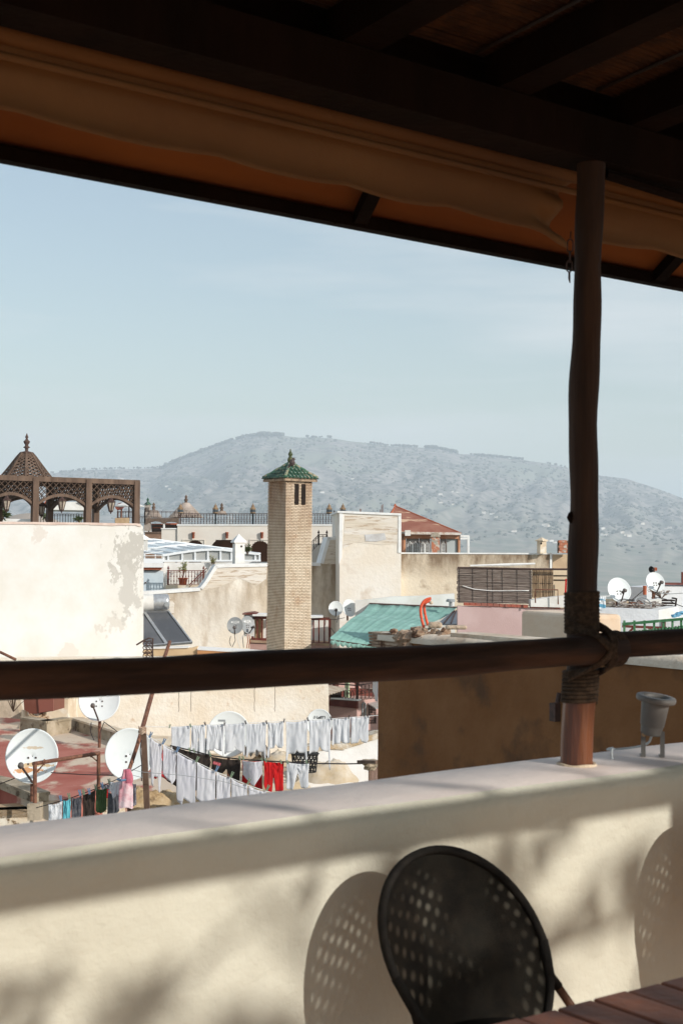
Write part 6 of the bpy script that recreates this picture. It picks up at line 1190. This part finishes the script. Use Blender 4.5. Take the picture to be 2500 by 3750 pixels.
for i in range(24): s_ = -5 + .58 * i; b.tube([W(s_, -1.75, ZBm + .70), W(s_ + .03, 3.3, ZBm + .272)], .007, 4)
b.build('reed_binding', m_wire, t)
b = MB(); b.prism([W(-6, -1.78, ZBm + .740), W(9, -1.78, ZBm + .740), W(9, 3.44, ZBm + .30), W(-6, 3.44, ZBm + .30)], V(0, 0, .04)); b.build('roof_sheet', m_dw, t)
ZE = EYE + 1.205; QE = 4.12
m_eave = thin(M('orange_brown_canvas', (.27, .08, .013), (.22, .062, .010), .8, rough=.9), .035)
b = MB(); b.prism([W(-6, 3.41, ZBm + .12), W(9, 3.41, ZBm + .12), W(9, 3.41, ZBm + .31), W(-6, 3.41, ZBm + .31)], TN * .018); b.build('fascia', m_dw, t)
g = [[W(-6 + 15 * j / 90, 3.43 + (QE - 3.42) * i / 8, ZBm + .29 + (ZE + .048 - ZBm - .29) * i / 8 - .012 * math.sin(i / 8 * math.pi) + .006 * noise.noise(V(j * .3, i, 0))) for j in range(91)] for i in range(9)]
o_ = MB().sheet(g).build('eave_canvas', m_eave, t, True); md = o_.modifiers.new('thick', 'SOLIDIFY'); md.thickness = .004; md.offset = 1
b = MB(); b.bar(W(-6, QE, ZE + .023), W(9, QE, ZE + .023), .05, .044); b.build('eave_bar', m_dw, t)
b = MB(); random.seed(9)
for i in range(26): s_ = random.uniform(-1, 6); b.blob(W(s_, QE - .02, ZE + .001), random.uniform(.004, .008), .8, 5)
b.build('eave_screws', m_dw, t)
for s_ in (-.12, 1.6, 3.32, 5.04, 6.76): b = MB(); b.bar(W(s_ - .32, 3.40, ZBm + .14), W(s_, QE - .03, ZE + .035), .05, .05); b.build('eave_strut', m_dw, t)
b = MB(); b.tube([W(3.75, 3.28, ZBm - .02), W(4.4, 3.30, ZBm - .035), W(5.4, 3.28, ZBm - .03), W(7, 3.3, ZBm - .02)], .02, 8); b.build('bamboo_batten', m_dw, t)
# ---- roller curtain
m_can = thin(M('dusty_canvas', (.23, .115, .042), (.19, .09, .034), .9, rough=.75, bump=.3, bscale=5), .04); m_clr = M('folded_clear_sheet', (.17, .09, .045), (.24, .14, .085), 2, rough=.25, spec=.6, bump=.5, bscale=4)
def curtain(s0, s1, lab, endfold):
    t = thing('roller_curtain', lab, 'curtain', W((s0 + s1) / 2, 3.62, ZBm), 'roller curtains under the eave'); n = int((s1 - s0) * 30)
    def hem(s_): return EYE + 1.198 - .018 * abs(math.sin(s_ * 5.6 + .7 * math.sin(s_ * 2))) - .012 * noise.noise(V(s_ * 3, 0, 0)) + .006 * math.sin(s_ * 1.3)
    g = []
    for i in range(13):
        v_ = i / 12; row = []
        for j in range(n + 1):
            s_ = s0 + (s1 - s0) * j / n; zt_ = EYE + 1.375; z_ = zt_ + (hem(s_) - zt_) * v_; pin = math.exp(-((s_ - s1) / .12) ** 2) if endfold else 0
            q_ = 3.57 + .05 * math.sin(v_ * 2.2) + .008 * noise.noise(V(s_ * 2.5, v_ * 2, 7)) + .02 * math.sin(v_ * 9) * math.exp(-v_ * 3) + pin * .03 * math.sin(v_ * 12); row.append(W(s_ - pin * .05 * math.sin(v_ * 3), q_, z_ - pin * .05 * v_))
        g.append(row)
    o = MB().sheet(g).build('canvas', m_can, t, True); md = o.modifiers.new('thick', 'SOLIDIFY'); md.thickness = .004
    b = MB(); b.tube([W(s0, 3.55, EYE + 1.39), W((s0 + s1) / 2, 3.55, EYE + 1.385), W(s1, 3.55, EYE + 1.39)], .03, 12); b.build('roller_tube', m_can, t, True)
    b = MB(); b.tube([W(s0, 3.545, EYE + 1.325), W(s1, 3.545, EYE + 1.325)], .012, 8); b.build('hem_rod', m_can, t, True)
    return t
ct_ = curtain(-4, 3.91, 'long rolled canvas curtain with wavy hem hanging left of the wooden post', True); curtain(3.98, 8, 'rolled canvas curtain hanging right of the wooden post', False)
for s0, s1 in ((-.62, -.02), (.03, .52)):
    g = []
    for i in range(9):
        v_ = i / 8; g.append([W(s0 + (s1 - s0) * j / 24, 3.545 + .006 * v_ + .018 * noise.noise(V(j * .22 + s0 * 5, v_ * 2.5, 2)) - .012 * math.exp(-((v_ - .55) / .14) ** 2), EYE + 1.31 - .155 * v_ - .012 * math.sin(j / 24 * math.pi) * v_ + .008 * noise.noise(V(j * .3, v_ * 3, 5))) for j in range(25)])
    MB().sheet(g).build('clear_window', m_clr, ct_, True)
# chain at the curtain's end
t = thing('chain', 'short iron chain with hook hanging beside the wooden post', 'chain', W(3.50, 3.62, EYE + 1.1)); cpt = P(2084, 862, 5.35)
def link(c, u_, w_, h_, r_, nm):
    pts = [c + u_ * (w_ * math.cos(a)) + V(0, 0, h_ * math.sin(a) + (.5 * h_ if math.sin(a) > 0 else -.5 * h_) * 1.0) for a in [k_ * math.pi / 8 + .01 for k_ in range(17)]]
    MB().tube(pts, r_, 6, False).build(nm, m_iron, t, True)
uu = V(.9, -.4, 0).normalized(); vv = V(.35, .9, 0).normalized(); kk = 5.35 / FP
link(P(2086, 900, 5.35), uu, 11 * kk, 16 * kk, .0028, 'link'); link(P(2085, 940, 5.35), vv, 6 * kk, 14 * kk, .0028, 'link'); link(P(2083, 975, 5.35), uu, 11 * kk, 14 * kk, .0028, 'link')
MB().tube([P(2083, 995, 5.35), P(2083, 1020, 5.35), P(2085, 1036, 5.35)], [.004, .0045, .002], 6).build('hook', m_iron, t)
MB().tube([P(2087, 872, 5.35), P(2089, 848, 5.35)], .003, 5).build('eyelet', m_iron, t)
# ---- the round post, rail and rope
m_post = M('round_post_wood', (.022, .009, .004), (.065, .030, .014), 2.2, stretch=(3, 3, .25), rough=.7, bump=.5, bscale=8, c3=(.015, .008, .004), s3=3, lo3=.55, hi3=.65, st3=(5, 5, .4))
m_postr = M('sunlit_post_foot', (.24, .075, .022), (.16, .05, .016), 3, stretch=(3, 3, .3), rough=.4, spec=.5, bump=.4, bscale=9, c3=(.10, .035, .02), s3=3, lo3=.54, hi3=.6, st3=(6, 6, .4))  # brighter red-brown than the shaft: sunlight on the foot put into the colour
t = thing('round_post', 'rough round timber post with rope lashing rising through the view', 'post', W(3.65, 3.3, PZ)); zl0 = PZ + .215
pc = lambda z_: W(3.65, 3.3, 0) + V(.028 * (z_ - PZ) / 1.9 + .004 * math.sin(z_ * 5) + .003 * math.sin(z_ * 11), 0, z_)
b = MB(); zs = [zl0 + (ZBm + .05 - zl0) * i / 40 for i in range(41)]; b.tube([pc(z_) for z_ in zs], [.0525 - .005 * (z_ - PZ) / 1.9 + .0018 * math.sin(z_ * 9) + .0015 * math.sin(z_ * 23) for z_ in zs], 24); b.build('upper_shaft', m_post, t, True)
b = MB(); zs = [PZ - .01 + (zl0 - PZ + .015) * i / 8 for i in range(9)]; rings = []
for z_ in zs: c = pc(z_); rings.append([c + V(math.cos(a) * .054 * (1 + .03 * math.cos(a * 5) + .02 * math.sin(a * 9)), math.sin(a) * .054 * (1 + .03 * math.cos(a * 5)), 0) for a in [k_ * math.pi / 20 for k_ in range(41)]])
b.sheet(rings); b.build('foot', m_postr, t, True)
b = MB(); c = pc(PZ); b.tube([c + V(math.cos(a) * .062, math.sin(a) * .062, .0 + .002 * math.sin(a * 4)) for a in [k_ * math.pi / 12 for k_ in range(25)]], .008, 6, False); b.build('mortar_collar', m_cream, t)
MB().blob(pc(1.62 + DZ) + V(-.047, -.014, 0), .014, 1.5, 8, .1).build('knot', m_dw, t)
m_rail = M('rail_wood', (.022, .009, .004), (.065, .028, .013), 3, stretch=(.5, .5, 5), rough=.75, bump=.4, bscale=5, c3=(.012, .006, .003), s3=2, lo3=.55, hi3=.7, st3=(.6, .6, 6), spec=.2)
t2 = thing('hand_rail', 'long round dark timber rail lashed across the post', 'rail', W(0, 3.2, PZ + .39)); ZRl = EYE - .325
b = MB(); ps = [-4 + 7.75 * i / 30 for i in range(31)]; b.tube([W(s_, 3.205, ZRl + .006 * math.sin(s_ * 1.7) + .003 * math.sin(s_ * 6)) for s_ in ps], [.0495 + .0022 * math.sin(s_ * 3.1) + .0012 * math.sin(s_ * 9) for s_ in ps], 24); b.build('left_pole', m_rail, t2, True)
b = MB(); ps = [3.55 + 5 * i / 20 for i in range(21)]; b.tube([W(s_, 3.225, ZRl + .008 + .004 * math.sin(s_ * 2)) for s_ in ps], [.046 + .002 * math.sin(s_ * 3.1) for s_ in ps], 24); b.build('right_pole', m_rail, t2, True)
m_rope = M('old_sisal_rope', (.055, .032, .017), (.11, .066, .038), 60, rough=.95, bump=.8, bscale=300)
b = MB()
def coil(z0, z1, r_, n_turn, rr):
    pts = []; rs_ = []
    for i in range(n_turn * 28 + 1):
        a = i * 2 * math.pi / 28; f = i / (n_turn * 28); c = pc(z0 + (z1 - z0) * f); pts.append(c + V(math.cos(a) * r_, math.sin(a) * r_, 0)); rs_.append(rr * (1 + .16 * math.sin(a * 14)))
    b.tube(pts, rs_, 7)
coil(zl0 - .005, zl0 + .105, .0575, 8, .0072); coil(ZRl + .05, ZRl + .19,   .0545, 12, .0068)
for sg in (1, -1):
    for k_ in range(3):
        o1 = (k_ - 1) * .012; c = W(3.65, 3.3, ZRl)
        pts = [c + TT * (sg * .062) + TN * .0 + V(0, 0, .085 + o1), c + TT * (sg * .045 + o1) + TN * -.11 + V(0, 0, .055), c + TT * o1 + TN * -.158 + V(0, 0, 0), c + TT * (-sg * .045 + o1) + TN * -.11 + V(0, 0, -.06), c + TT * (-sg * .06) + TN * -.01 + V(0, 0, -.09 + o1)]
        b.tube(smooth(pts, 2), .0075, 7)
for k_ in range(4): c = W(3.65 + .066 + k_ * .011, 3.222, ZRl); b.tube([c + TN * (math.cos(a) * .056) + V(0, 0, math.sin(a) * .056) for a in [q_ * math.pi / 8 for q_ in range(17)]], .0075, 6, False)
b.build('rope_lashing', m_rope, t, True)
# ---- garden spotlight on the parapet
cs_ = P(2385, 2760, 5.07); cs_ = V(cs_.x, cs_.y, PZ); t = thing('spotlight', 'grey cylindrical garden spotlight standing on the parapet right of the post', 'lamp', cs_); m_sl = M('grey_cast_metal', (.17, .16, .145), (.14, .13, .12), 5, rough=.55, metal=.0, spec=.5)
ax0 = V(.12, -.10, 1).normalized(); kk = 5.07 / FP; c0 = cs_ + V(-.004, 0, .077); Hh = .125
MB().lathe([(0, 0), (.034, 0), (.037, .006), (.039, .03), (.0395, .032), (.042, .034), (.049, Hh - .01), (.049, Hh)], c0, ax0, 32).build('housing', m_sl, t, True)
MB().lathe([(.049, Hh - .006), (.068, Hh - .004), (.07, Hh), (.07, Hh + .010), (.067, Hh + .014), (.046, Hh + .014), (.044, Hh + .004)], c0, ax0, 36).build('rim', m_sl, t, True)
MB().lathe([(.045, Hh + .004), (0, Hh + .006)], c0, ax0, 28).build('lens', m_glass, t)
lx = V(.98, -.17, 0).normalized()
for sg in (-1, 1):
    p0 = cs_ + lx * (.033 * sg) + V(0, -.015, 0); b = MB(); b.box(p0 + V(0, 0, .045), (.016, .004, .09), lx, V(.17, .98, 0).normalized()); b.box(p0 + V(0, .02, .003), (.016, .05, .004), lx, V(.17, .98, 0).normalized()); b.build('bracket_leg', m_sl, t)
MB().lathe([(.0, .004), (.007, .004), (.007, -.004)], cs_ + lx * -.033 + V(0, -.019, .078), V(0, -1, 0), 12).build('screw', M('brass_screw', (.35, .24, .14), rough=.4, metal=.8), t)
cable('lamp_cable', 'pale blue grey cable running from the spotlight to the wooden post', smooth([cs_ + V(0, .0, .075), cs_ + V(-.01, .01, .04), cs_ + V(-.07, .04, .022), cs_ + V(-.16, .06, .012), P(2248, 2738, 5.0), P(2236, 2746, 4.97), V(P(2240, 2757, 4.97).x, P(2240, 2757, 4.97).y, PZ + .003)], 2), .0042, M('cable_blue_grey', (.50, .54, .55), rough=.5))
# ---- folding table of brown slats
t = thing('slatted_table', 'reddish brown slatted wooden table at the bottom right corner', 'table', W(2.4, 1.5, 0)); TZ = EYE - .93; QT = 2.0325
m_tab = M('red_brown_slat', (.21, .07, .034), (.29, .105, .05), 3, stretch=(1, 1, 1), rough=.5, spec=.4, bump=.3, bscale=30, c3=(.13, .04, .025), s3=6)
E1 = gz(1137 * 1.5944, 2352 * 1.5944, TZ); E2 = gz(1568 * 1.5944, 2243 * 1.5944, TZ); ta = (E2 - E1).normalized(); tn = V(-ta.y, ta.x, 0); tn = tn if tn.dot(TN) > 0 else -tn
TW = lambda s_, q_, z_: V(E1.x, E1.y, 0) + ta * s_ + tn * q_ + V(0, 0, z_)
for i in range(14):
    s_ = -.245 + .1035 * i; b = MB(); b.prism([TW(s_, -.8, TZ - .022), TW(s_ + .096, -.8, TZ - .022), TW(s_ + .096, 0, TZ - .022), TW(s_, 0, TZ - .022)], V(0, 0, .022 + .0012 * (i % 3))); o = b.build('slat', m_tab, t); md = o.modifiers.new('round', 'BEVEL'); md.width = .004; md.segments = 2
for q_ in (-.06, -.74): MB().bar(TW(-.24, q_, TZ - .05), TW(1.2, q_, TZ - .05), .03, .05).build('apron', m_tab, t)
for s_ in (-.15, 1.1):
    for q_ in (-.08, -.72): MB().bar(TW(s_, q_, 0), TW(s_, q_, TZ - .03), .045, .045).build('leg', m_tab, t)
# ---- bistro chairs with a round woven back
def chair(C0, yaw, lab, name='bistro_chair'):
    t = thing(name, lab, 'chair', V(C0.x, C0.y, 0), 'round backed bistro chairs'); u_ = V(math.cos(yaw), math.sin(yaw), 0); bk = V(-math.sin(yaw), math.cos(yaw), 0); v_ = (V(0, 0, .93) + bk * .37).normalized(); nrm = u_.cross(v_)
    def ep(a, s_=1.0, dish_=0.0):     # egg shaped back; a from 0 at right, counter-clockwise
        ca, sa = math.cos(a), math.sin(a); rx = .238; ry = .262 if sa > 0 else .31; wv = 1 - (.10 * (-sa) ** 1.5 if sa < 0 else 0)
        return C0 + u_ * ((rx * ca * wv - .022 * sa) * s_) + v_ * ((ry * sa - .03 * ca) * s_) + bk * (.05 * (1 - s_ * s_) * dish_)
    m_sl2 = m_bl
    g = [[ep(k_ * 2 * math.pi / 48, s_, 1) for k_ in range(49)] for s_ in (.0005, .2, .4, .6, .8, .95, 1.0)]
    MB().sheet(g).build('woven_back', m_weave, t, True)
    MB().tube([ep(k_ * 2 * math.pi / 64) for k_ in range(65)], .0125, 8, False).build('back_rim', m_sl2, t, True)
    # hoop legs leave the rim and splay to the floor
    for sg in (-1, 1):
        A = ep(R(-12) if sg > 0 else R(213)); K = A + u_ * (.08 if sg > 0 else .03) - V(0, 0, .115) - bk * .015; Fl = V(A.x, A.y, 0) + u_ * (.17 if sg > 0 else .04) - bk * .10
        MB().tube([ep(R(6) if sg > 0 else R(195)) , A, A.lerp(K, .3)], .0145, 8).build('sleeve', m_sl2, t, True); MB().tube([A.lerp(K, .25), K, Fl], [.012, .0125, .011], 8).build('rear_leg', m_cw, t, True)
        Ff = V(C0.x, C0.y, 0) - bk * .50 + u_ * (.21 * sg); MB().tube([Ff, Ff + V(0, 0, .43) + bk * .03], .012, 8).build('front_leg', m_cw, t, True)
    sc0 = V(C0.x, C0.y, .43) - bk * .25; MB().lathe([(0, .012), (.20, .012), (.225, .0), (.225, -.02), (0, -.02)], sc0, n=36).build('seat', m_bl, t, True)
    MB().tube([sc0 + V(math.cos(a) * .23, math.sin(a) * .23, -.01) for a in [k_ * math.pi / 16 for k_ in range(33)]], .012, 6, False).build('seat_rim', m_cw, t, True)
    return t
m_bl = M('black_sleeve', (.009, .0075, .006), (.016, .013, .010), 30, spec=.2, rough=.75, bump=.4, bscale=200); m_cw = M('brown_cane_leg', (.20, .085, .04), (.14, .06, .03), 20, rough=.5)
m_weave = M('black_open_weave', (.005, .004, .003), (.012, .009, .006), 25, rough=.8, spec=.15, bump=.6, bscale=300)
def open_weave(m):     # the double mesh's moire light dapples, put into a noisy see-through pattern
    t = m.node_tree; N = t.nodes; L = t.links; b = N['Principled BSDF']; o = N['Material Output']; g_ = N.new('ShaderNodeTexCoord').outputs['Object']
    def wv(rot, sc_, dist):
        mp = N.new('ShaderNodeMapping'); mp.inputs['Rotation'].default_value = rot; L.new(g_, mp.inputs[0]); w_ = N.new('ShaderNodeTexWave'); w_.inputs['Scale'].default_value = sc_; w_.inputs['Distortion'].default_value = dist; w_.inputs['Detail'].default_value = 1; w_.inputs['Detail Scale'].default_value = 1.2; L.new(mp.outputs[0], w_.inputs[0]); return w_.outputs['Fac']
    def ma(op, a, b_):
        x = N.new('ShaderNodeMath'); x.operation = op
        for i, q in enumerate((a, b_)):
            if isinstance(q, float): x.inputs[i].default_value = q
            else: L.new(q, x.inputs[i])
        return x.outputs[0]
    f = ma('MULTIPLY', wv((R(10), R(55), R(20)), 10, 1.6), wv((R(-15), R(-38), R(-25)), 11, 1.6)); mr = N.new('ShaderNodeMapRange'); L.new(f, mr.inputs['Value']); mr.inputs['From Min'].default_value = .15; mr.inputs['From Max'].default_value = .95
    n = N.new('ShaderNodeTexNoise'); n.inputs['Scale'].default_value = 3.2; n.inputs['Detail'].default_value = 1; L.new(g_, n.inputs[0]); m2 = N.new('ShaderNodeMapRange'); L.new(n.outputs[0], m2.inputs['Value']); m2.inputs['From Min'].default_value = .42; m2.inputs['From Max'].default_value = .6
    k = ma('MULTIPLY', ma('MULTIPLY', mr.outputs[0], m2.outputs[0]), .27); k2 = ma('ADD', k, .015)
    tr = N.new('ShaderNodeBsdfTransparent'); mx = N.new('ShaderNodeMixShader'); L.new(k2, mx.inputs[0]); L.new(b.outputs[0], mx.inputs[1]); L.new(tr.outputs[0], mx.inputs[2]); L.new(mx.outputs[0], o.inputs[0])
open_weave(m_weave)
C1 = P(1710, 3472, 3.82); chair(C1, R(24), 'black round backed bistro chair standing between the table and the parapet')
c2 = W(4.02, 2.72, 0); chair(V(c2.x, c2.y, C1.z), R(24), 'second round backed chair beyond the right edge, seen only by its shadow')
# ---- rear side of the terrace: posts and a sparse climbing plant that dapple the sunlight
t = thing('rear_post', 'round timber post of the shade roof behind the viewer', 'post', W(4.82, -.5, 0)); MB().tube([W(4.82, -.5, 0), W(4.82, -.5, ZBm + .25)], .06, 12).build('shaft', m_post, t)
b = MB(); b.tube([W(-6, -.50, ZVAL := PZ - .075 + .48 * 3.6), W(9, -.50, ZVAL)], .058, 12); b.build('shadow_rail', m_post, label='unseen round timber cross rail added to shade the parapet edge', cat='rail')  # unseen; set so its shadow bands the parapet face below the top
t = thing('vine', 'sparse leafy vine hanging from wires behind the viewer', 'plant', W(6, -4, 0)); random.seed(17); st, lf = MB(), MB()
for i in range(88):
    s0 = random.uniform(1.2, 7.0); q0_ = random.uniform(-9, -4.5); base = W(s0, q0_, 0); zw = PZ - .10 + .48 * (3.1 - q0_); p = base + V(0, 0, zw - random.uniform(.0, .9)); d_ = (TT * random.uniform(-1, 1) + V(0, 0, random.uniform(-1.2, .5))).normalized(); pts = [p]
    for k_ in range(7):
        d_ = (d_ + TT * random.gauss(0, .3) + V(0, 0, random.gauss(0, .3))).normalized(); p = p + d_ * .11; pts.append(p)
        for _ in range(random.choice((0, 1, 1, 2))): lf.leaf(p, V(random.gauss(0, 1), random.gauss(0, 1), random.gauss(-.3, .7)), random.uniform(.10, .2), random.uniform(.07, .14))
    st.tube(pts, .016, 4)
st.tube([W(9.5, -7, -1), W(9.3, -6.9, 3), W(8.6, -6.8, 6)], .06, 6)
st.build('stem', m_woodb, t); lf.build('foliage', m_leaf, t)
# free-standing writing becomes mesh so that every part is a mesh
bpy.context.view_layer.update(); dg = bpy.context.evaluated_depsgraph_get()
for o in [o for o in sc.objects if o.type == 'FONT']:
    me = bpy.data.meshes.new_from_object(o.evaluated_get(dg)); print('TEXT', o.name, len(me.vertices), o.matrix_world.translation[:]); n_ = bpy.data.objects.new('writing', me); sc.collection.objects.link(n_); n_.parent = o.parent; n_.matrix_local = o.matrix_local.copy(); nm = o.name.split('.')[0]; bpy.data.objects.remove(o); n_.name = nm
